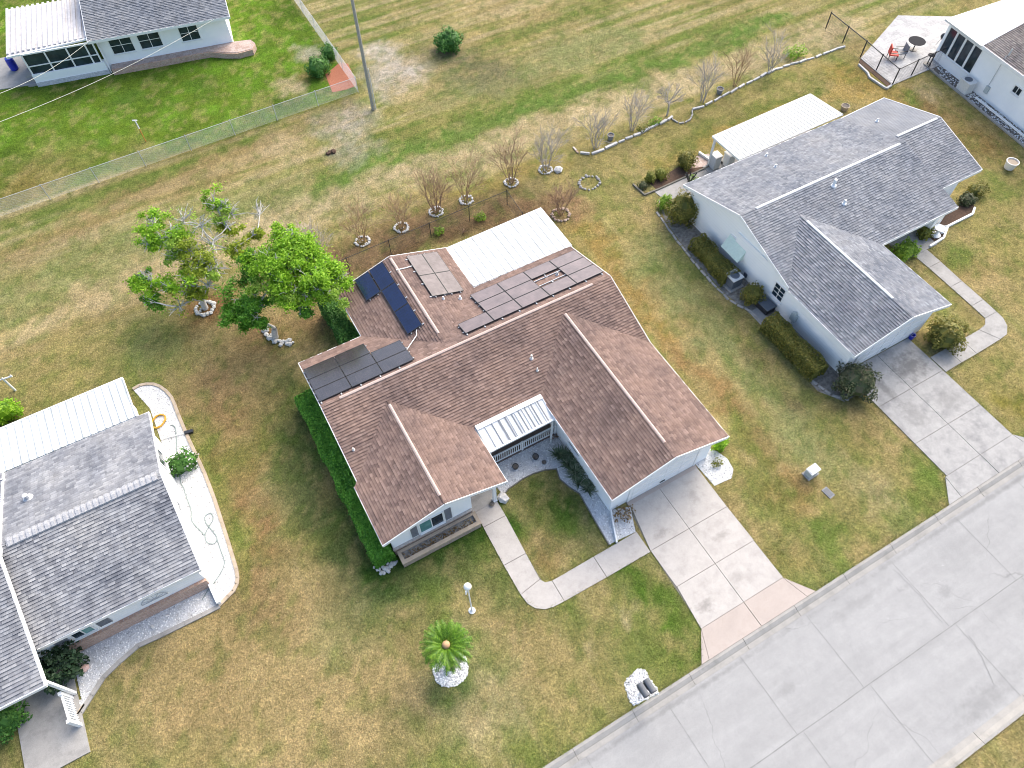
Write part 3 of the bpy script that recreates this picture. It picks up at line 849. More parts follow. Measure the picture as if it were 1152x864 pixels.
def ground():
    xs = np.concatenate([np.linspace(-500, -34, 16), np.arange(-32, 66, .26), np.linspace(70, 500, 16)])
    ys = np.concatenate([np.linspace(-500, -34, 16), np.arange(-32, 60, .26), np.linspace(64, 500, 16)])
    X, Y = np.meshgrid(xs, ys)
    nx, ny = len(xs), len(ys)
    Z = np.zeros_like(X)
    Z[(Y < -17.95) & (Y > -25.6)] = -0.2
    V = np.column_stack([X.ravel(), Y.ravel(), Z.ravel()]).astype(np.float32)
    i = np.arange(ny - 1)[:, None] * nx + np.arange(nx - 1)[None, :]
    F = np.stack([i, i + 1, i + nx + 1, i + nx], -1).reshape(-1)
    me = bpy.data.meshes.new('lawn')
    me.vertices.add(len(V)); me.vertices.foreach_set('co', V.ravel())
    me.loops.add(len(F)); me.loops.foreach_set('vertex_index', F.astype(np.int32))
    me.polygons.add(len(F) // 4); me.polygons.foreach_set('loop_start', np.arange(0, len(F), 4, dtype=np.int32))
    me.update(calc_edges=True)
    C = gcolor(X, Y).reshape(-1, 3)
    C4 = np.column_stack([np.clip(C, 0, 1), np.ones(len(C))]).astype(np.float32)
    at_ = me.color_attributes.new('turf', 'FLOAT_COLOR', 'POINT')
    at_.data.foreach_set('color', C4.ravel())
    g = NG('lawn_turf')
    vc = g.n('ShaderNodeVertexColor'); vc.layer_name = 'turf'
    p = g.pos()
    f1 = g.noise(p, 2.6, 8, 0.78)
    f2 = g.noise(p, 9.0, 6, 0.75)
    a = g.ramp(f1, [(0.30, (0.56, 0.60, 0.54)), (0.5, grey(1.0)), (0.70, (1.5, 1.43, 1.40))])
    b = g.ramp(f2, [(0.28, (0.50, 0.53, 0.48)), (0.5, grey(1.0)), (0.72, (1.62, 1.52, 1.46))])
    f3 = g.noise(p, 24.0, 3, 0.7)
    b = g.mix(1.0, b, g.ramp(f3, [(0.3, grey(0.68)), (0.7, (1.34, 1.3, 1.26))]), 'MULTIPLY')
    col = g.mix(1.0, vc.outputs[0], a, 'MULTIPLY')
    col = g.mix(1.0, col, b, 'MULTIPLY')
    # blade streaks: stretched fine noise in two directions
    for rot, sc in ((0.5, 1.0), (2.1, 1.3)):
        mp = g.n('ShaderNodeMapping'); mp.inputs['Rotation'].default_value = (0, 0, rot); mp.inputs['Scale'].default_value = (22 * sc, 5 * sc, 1)
        g.l(p, mp.inputs['Vector'])
        s_ = g.ramp(g.noise(mp.outputs[0], 1.0, 4, 0.65), [(0.3, grey(0.74)), (0.7, (1.3, 1.27, 1.2))])
        col = g.mix(0.8, col, s_, 'MULTIPLY')
    g.l(col, g.b.inputs['Base Color'])
    g.b.inputs['Roughness'].default_value = 1.0
    g.b.inputs['Specular IOR Level'].default_value = 0.05
    g.bump(g.math('ADD', f2, f1), 0.9, 0.10)
    me.materials.append(g.m)
    o = bpy.data.objects.new('lawn', me); COL.objects.link(o)
    return struct(o)
ground()

# street ---------------------------------------------------------------
RZ = -0.10
mb = MB(); mb.face([(-300, -25.2, RZ), (300, -25.2, RZ), (300, -18.15, RZ), (-300, -18.15, RZ)])
struct(mb.build('street', M['road']))
mb = MB()   # saw-cut joints of the concrete road, 4 mm above it
def strip(mb, pts, w, z):
    pts = [Vector((p[0], p[1], 0)) for p in pts]
    for a, b in zip(pts[:-1], pts[1:]):
        d = (b - a).normalized(); n = Vector((-d.y, d.x, 0)) * w / 2
        mb.face([(a + n).to_tuple()[:2] + (z,), (a - n).to_tuple()[:2] + (z,), (b - n).to_tuple()[:2] + (z,), (b + n).to_tuple()[:2] + (z,)])
rr = random.Random(5)
def wob(x0, y0, x1, y1, n, amp):
    return [(x0 + (x1 - x0) * i / n + rr.uniform(-amp, amp), y0 + (y1 - y0) * i / n + rr.uniform(-amp, amp)) for i in range(n + 1)]
strip(mb, wob(-60, -21.75, 90, -21.75, 120, .012), .04, RZ + .004)
JX = [-16.2, -12.2, -8.2, -4.2, -.2, 3.8, 7.65, 11.3, 16.37, 20.6, 24.7, 28.8, 33, 37.2]
for x in JX:
    strip(mb, wob(x, -18.2, x + .05, -21.7, 8, .012), .022, RZ + .004)
    strip(mb, wob(x + .35, -21.8, x + .4, -25.2, 8, .012), .022, RZ + .004)
struct(mb.build('street_joint', M['road_seam']))
mb = MB()   # irregular cracks
def crack(px, w):
    P = [atxy(a, b, RZ) for a, b in px]
    out = []
    for a, b in zip(P[:-1], P[1:]):
        n = max(2, int(math.dist(a, b) / .25))
        for i in range(n): out.append((a[0] + (b[0] - a[0]) * i / n + rr.uniform(-.05, .05), a[1] + (b[1] - a[1]) * i / n + rr.uniform(-.05, .05)))
    out.append(P[-1]); strip(mb, out, w, RZ + .008)
crack([(1090, 715), (1105, 740), (1118, 770)], .018)
crack([(1005, 640), (1030, 665), (1060, 700)], .014)
struct(mb.build('street_crack', M['road_seam']))
# kerb with gutter, rolled profile, cast in segments
def kerbrun(y0, sgn):
    mb = MB(); x = 5.27 - 2.9 * 22
    prof = [(0.0, 0.02), (.12, 0.02), (.22, -0.03), (.30, -.075), (.52, -.092)]
    while x < 100:
        x2 = x + 2.9
        for (a, za), (b, zb) in zip(prof[:-1], prof[1:]):
            ya, yb = y0 + sgn * a, y0 + sgn * b
            q = [(x + .01, ya, za), (x + .01, yb, zb), (x2 - .01, yb, zb), (x2 - .01, ya, za)]
            if sgn > 0: q.reverse()
            mb.face(q)
        for xx in (x + .01, x2 - .01):
            mb.face([(xx, y0 + sgn * a, z) for a, z in prof] + [(xx, y0 + sgn * .52, -.2), (xx, y0, -.2)])
        x = x2
    mb.face([(-60, y0, 0.018), (100, y0, 0.018), (100, y0, -.2), (-60, y0, -.2)])
    return mb
struct(kerbrun(-17.66, -1).build('kerb', M['kerb']))
struct(kerbrun(-25.7, 1).build('kerb', M['kerb']))
mb = MB(); mb.face([(-60, -18.2, -.115), (100, -18.2, -.115), (100, -17.7, -.03), (-60, -17.7, -.03)]); struct(mb.build('kerb_bed', M['seam']))

# driveways, walks (slabs with open joints over a darker bed) ------------------
KEEP = []
HARD = []
def slabs(name, polys, mat, z=0.035, gap=0.012):
    KEEP.extend(polys); HARD.extend(polys)
    mb = MB()
    for P in polys:
        c = Vector((sum(p[0] for p in P) / len(P), sum(p[1] for p in P) / len(P)))
        Q = []
        for i in range(len(P)):
            p = Vector(P[i]); d = (c - p)
            Q.append(tuple(p + d.normalized() * gap * 1.3))
        mb.hexa(Q, -.05, z)
    return struct(mb.build(name, mat))
def bed(name, poly, mat, z):
    KEEP.append(poly)
    mb = MB(); mb.hexa(poly, -.05, z); return struct(mb.build(name, mat))

XL, XM, XR_ = 7.05, 9.22, 11.48
ylv = [-9.80, -12.46, -14.42, -16.45]
P = []
P.append([(7.55, ylv[0]), (XM, ylv[0]), (XM, ylv[1]), (7.0, ylv[1])][::-1])
P.append([(XM, ylv[0]), (11.5, ylv[0]), (XR_, ylv[1]), (XM, ylv[1])][::-1])
for a, b in ((1, 2), (2, 3)):
    P.append([(XL if a > 1 else 7.0, ylv[a]), (XM, ylv[a]), (XM, ylv[b]), (XL - (.02 if a == 1 else .2), ylv[b])][::-1])
    P.append([(XM, ylv[a]), (XR_, ylv[a]), (XR_ + .02, ylv[b]), (XM, ylv[b])][::-1])
slabs('driveway', P, M['drive'])
slabs('driveway_apron', [[(6.85, ylv[3]), (XM, ylv[3]), (XM, -17.66), (6.35, -17.66)][::-1], [(XM, ylv[3]), (XR_, ylv[3]), (11.85, -17.66), (XM, -17.66)][::-1],
      [(6.85, ylv[3]), (6.35, -17.66), (5.95, -17.66)], [(XR_, ylv[3]), (12.35, -17.66), (11.85, -17.66)][::-1]], M['drive_pink'])
bed('driveway_joint', [(7.4, -9.82), (7.02, -12.4), (6.9, -16.4), (6.2, -17.64), (12.1, -17.64), (11.44, -16.4), (11.44, -9.82)], M['seam'], 0.012)
# front walk with rounded elbow
W1 = [[(.86, -6.0), (2.02, -6.0), (2.02, -7.6), (.80, -7.6)], [(.80, -7.6), (2.02, -7.6), (1.92, -9.7), (.74, -9.7)]]
slabs('walkway', [w[::-1] for w in W1] + [
    [(.74, -9.7), (.74, -11.25), (1.86, -11.07), (1.92, -9.7)],
    [(.74, -11.25), (.80, -11.75), (1.0, -12.1), (1.35, -12.36), (1.75, -12.46), (2.3, -12.48), (2.3, -11.4), (2.0, -11.3), (1.86, -11.07)],
    [(2.3, -12.48), (4.55, -12.5), (4.55, -11.38), (2.3, -11.4)],
    [(4.55, -12.5), (6.98, -12.5), (6.98, -11.36), (4.55, -11.38)]], M['drive'])
bed('walkway_joint', [(.95, -6.0), (.83, -11.3), (1.6, -12.3), (6.9, -12.42), (6.9, -11.45), (1.9, -11.4), (1.95, -6.0)][::1], M['seam'], 0.012)

# right neighbour's drive and walk
RX0, RXM, RX1 = 21.85, 24.2, 26.55
yr = [-9.45, -11.95, -14.45, -16.5]
P = []
for a in range(3):
    P.append([(RX0, yr[a + 1]), (RXM, yr[a + 1]), (RXM, yr[a]), (RX0, yr[a])])
    P.append([(RXM, yr[a + 1]), (RX1, yr[a + 1]), (RX1, yr[a]), (RXM, yr[a])])
P += [[(RX0 - .1, -16.5), (20.75, -17.66), (21.6, -17.66)], [(RX0 - .1, -16.5), (21.6, -17.66), (RXM, -17.66), (RXM, -16.5)], [(RXM, -16.5), (RXM, -17.66), (26.8, -17.66), (RX1, -16.5)], [(RX1, -16.5), (26.8, -17.66), (27.6, -17.66)]]
slabs('driveway', P, M['drive_grey'])
bed('driveway_joint', [(RX0 + .05, -9.5), (RX0 + .05, -16.5), (21.2, -17.64), (27.1, -17.64), (RX1 - .05, -16.5), (RX1 - .05, -9.5)], M['seam'], 0.012)
slabs('walkway', [[(31.5, -6.3), (32.5, -6.3), (32.6, -3.6), (31.5, -3.6)], [(31.45, -8.0), (32.4, -8.0), (32.5, -6.3), (31.5, -6.3)], [(31.4, -9.6), (32.35, -9.6), (32.4, -8.0), (31.45, -8.0)],
      [(31.35, -10.6), (32.3, -10.6), (32.35, -9.6), (31.4, -9.6)], [(30.4, -11.0), (30.9, -12.05), (31.5, -12.0), (32.0, -11.6), (32.25, -11.1), (32.3, -10.6), (31.35, -10.6), (31.0, -10.9)],
      [(29.0, -11.0), (29.0, -12.1), (30.9, -12.05), (30.4, -11.0)], [(27.8, -11.0), (27.8, -12.1), (29.0, -12.1), (29.0, -11.0)], [(26.6, -11.0), (26.6, -12.12), (27.8, -12.1), (27.8, -11.0)]], M['path_grey'])
bed('walkway_joint', [(26.65, -12.05), (31.4, -11.9), (32.2, -11.0), (32.4, -3.8), (31.6, -3.8), (31.45, -10.8), (30.9, -11.1), (26.65, -11.1)], M['seam'], 0.012)
bed('path', [atxy(735, 215), atxy(757, 233), atxy(830, 198), atxy(822, 178)], M['path_grey'], 0.03)

# gravel beds ------------------------------------------------------------
def point_in(poly, x, y):
    c = False; j = len(poly) - 1
    for i in range(len(poly)):
        xi, yi = poly[i]; xj, yj = poly[j]
        if (yi > y) != (yj > y) and x < (xj - xi) * (y - yi) / (yj - yi) + xi: c = not c
        j = i
    return c
def gravel(poly, dens=170, size=(.018, .042), z=.02, base='gravel', name='gravel'):
    SEED[0] += 1; pr = random.Random(SEED[0]); KEEP.append(poly)
    mb = MB(); mb.hexa(poly, -.05, z)
    nb = len(mb.f)
    x0, x1 = min(p[0] for p in poly), max(p[0] for p in poly); y0, y1 = min(p[1] for p in poly), max(p[1] for p in poly)
    n = int(dens * (x1 - x0) * (y1 - y0))
    oct_ = [(1, 0, 0), (0, 1, 0), (-1, 0, 0), (0, -1, 0), (0, 0, .8)]
    for i in range(n):
        x, y = pr.uniform(x0, x1), pr.uniform(y0, y1)
        if not point_in(poly, x, y): continue
        s_ = pr.uniform(*size); a = pr.random() * 6.3; ca, sa = math.cos(a) * s_, math.sin(a) * s_; e = pr.uniform(.6, 1.4)
        V = [(x + px * ca - py * sa * e, y + px * sa + py * ca * e, z + pz * s_ * pr.uniform(.7, 1.3)) for px, py, pz in oct_]
        mb.poly(V, [(0, 1, 4), (1, 2, 4), (2, 3, 4), (3, 0, 4)])
    o = mb.build(name, M[base])
    o.data.materials.append(M['pebble'])
    mi = np.ones(len(mb.f), dtype=np.int32); mi[:nb] = 0
    o.data.polygons.foreach_set('material_index', mi)
    o['kind'] = 'stuff'
    return o
gravel([atxy(*q) for q in [(555, 523), (556, 545), (566.7, 557.4), (572, 550), (577.8, 546.3), (588, 539), (600, 533), (613, 529), (626, 527.8), (629.6, 538.9), (640, 548), (651.9, 555.6), (668, 584), (685, 613), (692.6, 609), (715, 598.5), (709, 570)]] + [(6.42, -9.8), (6.42, -4.95), (2.6, -4.95)][0:3])
gravel([(11.55, -9.85)] + [atxy(*q) for q in [(803.8, 546.7), (823, 538), (825, 528), (818, 516), (806.9, 508.4)]] + [(12.6, -9.3), (12.25, -9.85)])
gravel([atxy(*q) for q in [(702, 768), (717, 752), (726, 754), (731, 764), (740, 776), (741, 780), (713, 794), (707, 785)]], 300, (.03, .07))
lr = [(149.7, 438.2), (157, 434), (165, 432.4), (173, 432.5), (180, 435), (187, 440), (193, 447), (197, 456), (200.7, 466.4), (212.7, 494.6), (230, 531.5), (241, 560), (250, 588), (258, 613), (266, 640), (267.5, 650), (266.8, 657), (263, 665), (257, 671), (247, 681)]
LR = [atxy(*q) for q in lr]
lf = [(247.4, 682), (228, 692), (208.3, 701.6), (184.5, 713.6), (156, 726.6), (134.5, 745), (117, 762), (104, 782), (92, 801), (84, 812)]
LF = [atxy(*q) for q in lf]
gravel(LR + [(-10.9, -4.0), (-11.3, -3.9), (-11.3, 6.9)], 150)
gravel(LF + [atxy(76, 806), atxy(70, 790), (-17.4, -6.0), (-17.4, -3.9), (-10.9, -3.9)], 150)

# ------------------------------------------------------------------ house helpers
def edges_board(mb, pts, w=.035, h=.19, dz=-.085, closed=False):
    pts = [Vector(p) for p in pts]
    seq = list(zip(pts[:-1], pts[1:]))
    if closed: seq.append((pts[-1], pts[0]))
    for a, b in seq: mb.bar(a, b, w, h, (0, 0, dz))

def gable_walls(mb, axis, a0, a1, b0, b1, ze, br, zr, ze1=None):
    """closed pentagonal block, ridge along axis"""
    pent = [(b0, -.05), (b1, -.05), (b1, ze if ze1 is None else ze1), (br, zr), (b0, ze)]
    V = []
    for a in (a0, a1):
        for b, z in pent: V.append((a, b, z) if axis == 'x' else (b, a, z))
    F = [(0, 1, 2, 3, 4), (9, 8, 7, 6, 5)] + [((i + 1) % 5, i, 5 + i, 5 + (i + 1) % 5) for i in range(5)]
    if axis == 'y': F = [tuple(reversed(f)) for f in F]
    F = [tuple(reversed(f)) for f in F] if axis == 'x' else F
    mb.poly(V, F)

def window_part(parent, c, w, h, n, frame_w=.05, panes=2, glass='glass', rows=1, frame_mat='white', label=None):
    """window in a vertical wall: centre c, outward normal n (horizontal)"""
    c = Vector(c); n = Vector(n).normalized(); t = Vector((-n.y, n.x, 0))
    def blk(mb, u0, u1, z0, z1, d0, d1):
        V = []
        for d in (d0, d1):
            for u, z in ((u0, z0), (u1, z0), (u1, z1), (u0, z1)): V.append(c + t * u + Vector((0, 0, z)) + n * d)
        mb.poly(V, [(3, 2, 1, 0), (4, 5, 6, 7), (0, 1, 5, 4), (1, 2, 6, 5), (2, 3, 7, 6), (3, 0, 4, 7)])
    f = MB()
    W, H = w / 2, h / 2
    blk(f, -W, W, -H - frame_w, -H, -.02, .05); blk(f, -W, W, H, H + frame_w, -.02, .05)
    blk(f, -W - frame_w, -W, -H - frame_w, H + frame_w, -.02, .045); blk(f, W, W + frame_w, -H - frame_w, H + frame_w, -.02, .045)
    for i in range(1, panes):
        u = -W + w * i / panes; blk(f, u - .02, u + .02, -H, H, -.02, .035)
    for i in range(1, rows):
        z = -H + h * i / rows; blk(f, -W, W, z - .018, z + .018, -.02, .03)
    win = f.build('window', M[frame_mat], parent)
    if label: win['label'] = label
    for i in range(panes):
        g_ = MB(); u0 = -W + w * i / panes; u1 = -W + w * (i + 1) / panes
        blk(g_, u0 + .005, u1 - .005, -H + .005, H - .005, .0, .02)
        gm = glass[i] if isinstance(glass, list) else glass
        g_.build('pane', M[gm], win)
    s_ = MB(); blk(s_, -W - .08, W + .08, -H - frame_w - .05, -H - frame_w - .002, -.02, .10); s_.build('sill', M[frame_mat], win)
    return win

def shutter_part(parent, c, w, h, n):
    c = Vector(c); n = Vector(n); t = Vector((-n.y, n.x, 0)); mb = MB()
    def blk(u0, u1, z0, z1, d0, d1):
        V = []
        for d in (d0, d1):
            for u, z in ((u0, z0), (u1, z0), (u1, z1), (u0, z1)): V.append(c + t * u + Vector((0, 0, z)) + n * d)
        mb.poly(V, [(3, 2, 1, 0), (4, 5, 6, 7), (0, 1, 5, 4), (1, 2, 6, 5), (2, 3, 7, 6), (3, 0, 4, 7)])
    blk(-w / 2, w / 2, -h / 2, h / 2, 0, .02)
    k = int(h / .09)
    for i in range(k):
        z = -h / 2 + h * (i + .5) / k; blk(-w / 2 + .04, w / 2 - .04, z - .03, z + .025, .02, .04)
    blk(-w / 2, -w / 2 + .04, -h / 2, h / 2, .02, .045); blk(w / 2 - .04, w / 2, -h / 2, h / 2, .02, .045)
    return mb.build('shutter', M['shutter'], parent)

def pan_roof(name, mat, parent, A, B, C, D, pitch=.32, rib=.035, t=.06):
    """flat metal pan roof: A,B along the house eave, D,C along the outer edge; ribs from house to outer edge"""
    A, B, C, D = map(Vector, (A, B, C, D))
    mb = MB(); mb.slab([A, B, C, D], t, (B - A))
    n = max(2, int((B - A).length / pitch))
    up = Vector((0, 0, rib / 2 + .002))
    for i in range(n + 1):
        k = i / n
        mb.bar(A.lerp(B, k) + up, D.lerp(C, k) + up, .045, rib)
    o = mb.build(name, mat, parent)
    tr = MB(); tr.bar(D, C, .09, .11, (0, 0, -.03)); tr.bar(A, D, .05, .11, (0, 0, -.03)); tr.bar(B, C, .05, .11, (0, 0, -.03))
    tr.build('gutter', M['white'], o)
    return o

def ridge_cap(parent, a, b, mat, w=.26, ticks=False):
    a, b = Vector(a), Vector(b); d = (b - a).normalized(); s_ = Vector((-d.y, d.x, 0)) * w / 2
    mb = MB(); up = Vector((0, 0, .05)); lo = Vector((0, 0, -.05))
    V = []
    for p in (a, b):
        V += [p - s_ + lo, p - s_ * .9 + up * .5, p + up, p + s_ * .9 + up * .5, p + s_ + lo]
    mb.poly(V, [(i, i + 1, 6 + i, 5 + i) for i in range(4)] + [(0, 4, 3, 2, 1), (5, 6, 7, 8, 9)])
    if ticks:
        n = int((b - a).length / .24)
        for i in range(n):
            p = a.lerp(b, (i + .5) / n)
            mb.bar(p - s_ + up * .55, p + up * 1.5, .13, .03); mb.bar(p + up * 1.5, p + s_ + up * .55, .13, .03)
    return mb.build('ridge_cap', mat, parent)

def vent_pipe(parent, p, r=.06, h=.28, mat='galv', name='vent_pipe'):
    mb = MB(); mb.lathe([(r * 2.2, -.1), (r * 2.0, .04), (r * 1.1, .08), (r, .1), (r, h), (r * .6, h)], p, 10)
    return mb.build(name, M[mat], parent)

# ------------------------------------------------------------------ MAIN HOUSE
S = .3232
ZR = 3.72
def zmain(y): return ZR - S * abs(y)
H1 = thing('brown_roof_house', 'house in the middle with brown shingle roof, solar arrays and a paved double driveway', 'house', (4.5, -2, 0))
xL, xR, yb, yf = -3.53, 12.60, 3.80, -3.93
ze, zb = zmain(yf), zmain(yb)
lx0, lx1, lyf = -3.74, 2.39, -7.08
lxm = (lx0 + lx1) / 2; lz = ze + (lx1 - lx0) / 2 * .306
ly_in = -(ZR - lz) / S
gx0, gx1, gyf = 6.05, 12.60, -10.23
gxm = (gx0 + gx1) / 2; gz = ze + (gx1 - gx0) / 2 * .32
gy_in = -(ZR - gz) / S
bx0, bx1, byf = -.11, 6.43, 7.21
bxm = (bx0 + bx1) / 2; bz = zb + (bx1 - bx0) / 2 * S
by_in = (ZR - bz) / S
T = .10
TB = .145
mb = MB()
UX, UY = (1, 0, 0), (0, 1, 0)
mb.slab([(xL, 0, ZR), (xL, yb, zb), (xR, yb, zb), (xR, 0, ZR)][::-1], T, UX, TB)
mb.slab([(xL, yf, ze), (xR, yf, ze), (xR, 0, ZR), (xL, 0, ZR)], T, UX, TB)
mb.slab([(lx0, lyf, ze), (lxm, lyf, lz), (lxm, ly_in, lz), (lx0, yf, ze)], T, UY, TB)
mb.slab([(lx1, lyf, ze), (lx1, yf, ze), (lxm, ly_in, lz), (lxm, lyf, lz)], T, UY, TB)
mb.slab([(gx0, gyf, ze), (gxm, gyf, gz), (gxm, gy_in, gz), (gx0, yf, ze)], T, UY, TB)
mb.slab([(gx1, gyf, ze), (gx1, yf, ze), (gxm, gy_in, gz), (gxm, gyf, gz)], T, UY, TB)
mb.slab([(bx0, byf, zb), (bx0, yb, zb), (bxm, by_in, bz), (bxm, byf, bz)], T, UY, TB)
mb.slab([(bx1, byf, zb), (bxm, byf, bz), (bxm, by_in, bz), (bx1, yb, zb)], T, UY, TB)
roof = mb.build('roof', M['brown_shingle'], H1)
ridge_cap(roof, (-2.6, 0, ZR), (11.5, 0, ZR), M['ridge_pink'], .155)
ridge_cap(roof, (lxm, lyf + .45, lz), (lxm, ly_in - .25, lz), M['ridge_pink'], .155)
ridge_cap(roof, (gxm, gyf + .85, gz), (gxm, gy_in - .15, gz), M['ridge_pink'], .155)
ridge_cap(roof, (bxm, byf - .15, bz), (bxm, by_in + .7, bz), M['ridge_pink'], .155)
fb = MB()
e = .02
edges_board(fb, [(xL - e, yf - .02, ze), (xL - e, 0, ZR), (xL - e, yb + e, zb), (bx0 - e, yb + e, zb)])
edges_board(fb, [(bx0 - e, yb, zb), (bx0 - e, byf + e, zb), (bxm, byf + e, bz), (bx1 + e, byf + e, zb), (bx1 + e, yb + .04, zb)])
edges_board(fb, [(bx1 + .04, yb + e, zb), (xR + e, yb + e, zb), (xR + e, 0, ZR), (xR + e, yf, ze)])
edges_board(fb, [(gx1 + e, yf, ze), (gx1 + e, gyf - e, ze), (gxm, gyf - e, gz), (gx0 - e, gyf - e, ze), (gx0 - e, yf - .03, ze), (lx1 + e, yf - .03, ze), (lx1 + e, lyf - e, ze), (lxm, lyf - e, lz), (lx0 - e, lyf - e, ze), (lx0 - e, yf + .02, ze)])
fb.build('fascia', M['white'], roof)
for q, fz in (((599, 399), -1), ((602, 403), -1)):
    pass
vp = at(598, 400, 3.3); vent_pipe(roof, (vp.x, vp.y, zmain(vp.y)), .05, .3, 'pot_clay')
vp = at(604.5, 415, 3.0); vent_pipe(roof, (vp.x, vp.y, zmain(vp.y)), .035, .25, 'pot_clay')
vp = at(399, 509, 2.7); vent_pipe(roof, (vp.x, vp.y, zmain(vp.y)), .035, .2, 'pot_clay')
vp = at(517.5, 334, 3.0); vent_pipe(roof, (vp.x, vp.y, bz - S * abs(vp.x - bxm)), .05, .22, 'white')
vp = at(499, 338, 3.0); vent_pipe(roof, (vp.x, vp.y, bz - S * abs(vp.x - bxm)), .04, .2, 'white')
vp = at(627, 308, 3.2); vent_pipe(roof, (vp.x, vp.y, zmain(vp.y)), .05, .25, 'galv')
mb = MB()   # conduit runs of the solar wiring
c1 = at(447.5, 300, 3.4); c2 = at(460, 302, 3.2)
def zbw(x): return bz - S * abs(x - bxm)
mb.tube([(bxm - .1, 6.05, zbw(bxm) + .1), (3.6, 6.1, zbw(3.6) + .06), (4.0, 6.15, zbw(4.0) + .08)], .025, 6)
mb.build('conduit', M['white'], roof); mb = MB()
mb.tube([(2.35, 2.15, zbw(2.35) + .05), (2.2, 1.85, zbw(2.2) + .05), (1.35, 1.2, zmain(1.2) + .05)], .025, 6)
mb.build('conduit', M['white'], roof)
W_ = .14
wb = MB()
gable_walls(wb, 'x', xL + .38, xR - .4, yf + .4, yb - .4, zmain(yf + .4) - W_, 0, ZR - W_, zmain(yb - .4) - W_)
gable_walls(wb, 'y', gyf + .37, 0, gx0 + .385, gx1 - .385, ze + .385 * .32 - W_, gxm, gz - W_)
gable_walls(wb, 'y', 0, byf - .35, bx0 + .38, bx1 - .38, zb + .38 * S - W_, bxm, bz - W_)
# left wing: solid part and the gable wall above the entry recess
lwy = lyf + .37
lzs = lambda x: ze + (min(x - lx0, lx1 - x)) * .306 - W_
V = [(-3.36, -.05), (.70, -.05), (.70, lzs(.70)), (lxm, lzs(lxm)), (-3.36, lzs(-3.36))]
wb.poly([(x, lwy, z) for x, z in V] + [(x, -2.0, z) for x, z in V], [(0, 1, 2, 3, 4), (9, 8, 7, 6, 5)] + [((i + 1) % 5, i, 5 + i, 5 + (i + 1) % 5) for i in range(5)])
wb.poly([(x, y, z) for y in (lwy + .02, lwy + .12) for x, z in ((.702, 2.06), (2.0, 2.06), (2.0, lzs(2.0)), (.702, lzs(.702)))], [(0, 1, 2, 3), (7, 6, 5, 4), (1, 0, 4, 5), (2, 1, 5, 6), (3, 2, 6, 7), (0, 3, 7, 4)])
wb.build('wall', M['white_wall'], H1)
pb = MB(); pb.box(1.86, -6.72, -.02, 2.02, -6.56, 2.4); pb.box(1.83, -6.75, -.02, 2.05, -6.53, .12); pb.build('porch_post', M['white'], H1)
pb = MB(); pb.box(.72, -6.74, -.02, 2.06, -4.0, .05); pb.build('porch_floor', M['path_grey'], H1)
pb = MB(); pb.box(2.3, -4.99, -.02, 6.44, -3.45, .12); pb.build('courtyard_deck', M['deck'], H1)
pr_o = pan_roof('porch_roof', M['pan_main'], H1, (2.48, -4.02, 2.52), (6.06, -4.02, 2.52), (6.06, -5.28, 2.3), (2.48, -5.3, 2.3), .36)
for i in range(1, 10):
    x = 2.48 + 3.58 * i / 10; sm_ = MB(); sm_.bar((x + .045, -4.1, 2.525), (x + .045, -5.24, 2.317), .05, .03); sm_.build('seam', M['shutter'], pr_o)  # grey bars stand in for the shadow lines beside the pan ribs
fl = MB(); fl.bar((2.46, -3.99, 2.53), (6.08, -3.99, 2.53), .26, .09); fl.build('flashing', M['white'], H1)
rl = MB()
rl.bar((2.5, -4.95, .87), (6.40, -4.95, .87), .07, .05); rl.bar((2.5, -4.95, .22), (6.40, -4.95, .22), .05, .05)
for i in range(33): rl.box(2.56 + i * .118, -4.965, .24, 2.595 + i * .118, -4.935, .85)
for x in (2.5, 4.45, 6.36): rl.box(x - .045, -4.995, .1, x + .045, -4.905, .93)
rl.build('railing', M['white'], H1)
pp = MB()
for x in (2.55, 5.98): pp = MB(); pp.box(x - .04, -5.24, 0, x + .04, -5.16, 2.28); pp.build('porch_support', M['white'], H1)
pan_roof('patio_roof', M['pan_main'], H1, (6.50, 3.86, 2.53), (12.68, 3.80, 2.53), (12.86, 7.46, 2.28), (6.50, 7.34, 2.28), .40, .022)
pp = MB()
for x in (6.7, 8.7, 10.7, 12.6): pp = MB(); pp.box(x - .04, 7.16, 0, x + .04, 7.24, 2.22); pp.build('patio_post', M['white'], H1)
pp = MB(); pp.box(6.45, 3.4, -.02, 12.7, 7.3, .06); pp.build('patio_floor', M['path_grey'], H1)
# front windows and shutters
window_part(H1, (-1.35, lwy, 1.36), 1.14, 1.0, (0, -1, 0), .06, 2, ['teal_glass', 'glass'], 1)
shutter_part(H1, (-2.22, lwy - .001, 1.36), .32, 1.1, (0, -1, 0)); shutter_part(H1, (-.5, lwy - .001, 1.36), .32, 1.1, (0, -1, 0))
window_part(H1, (gx0 + .385, -6.6, 1.5), .9, 1.0, (-1, 0, 0), .05, 1)
bb = MB(); bb.box(-3.35, lwy - .10, -.02, .66, lwy - .004, .62); bb.box(-3.4, lwy - .13, .62, .7, lwy - .004, .68); bb.build('brick_skirt', M['brick'], H1)
# door in the entry recess
dd = MB(); dd.box(.72, -5.5, .05, .76, -4.6, 2.05)
door = dd.build('door', M['shutter'], H1); hh = MB(); hh.lathe([(.03, 0), (.035, .04), (.02, .06)], (.78, -5.4, 1.0), 8); hh.build('handle', M['galv'], door)
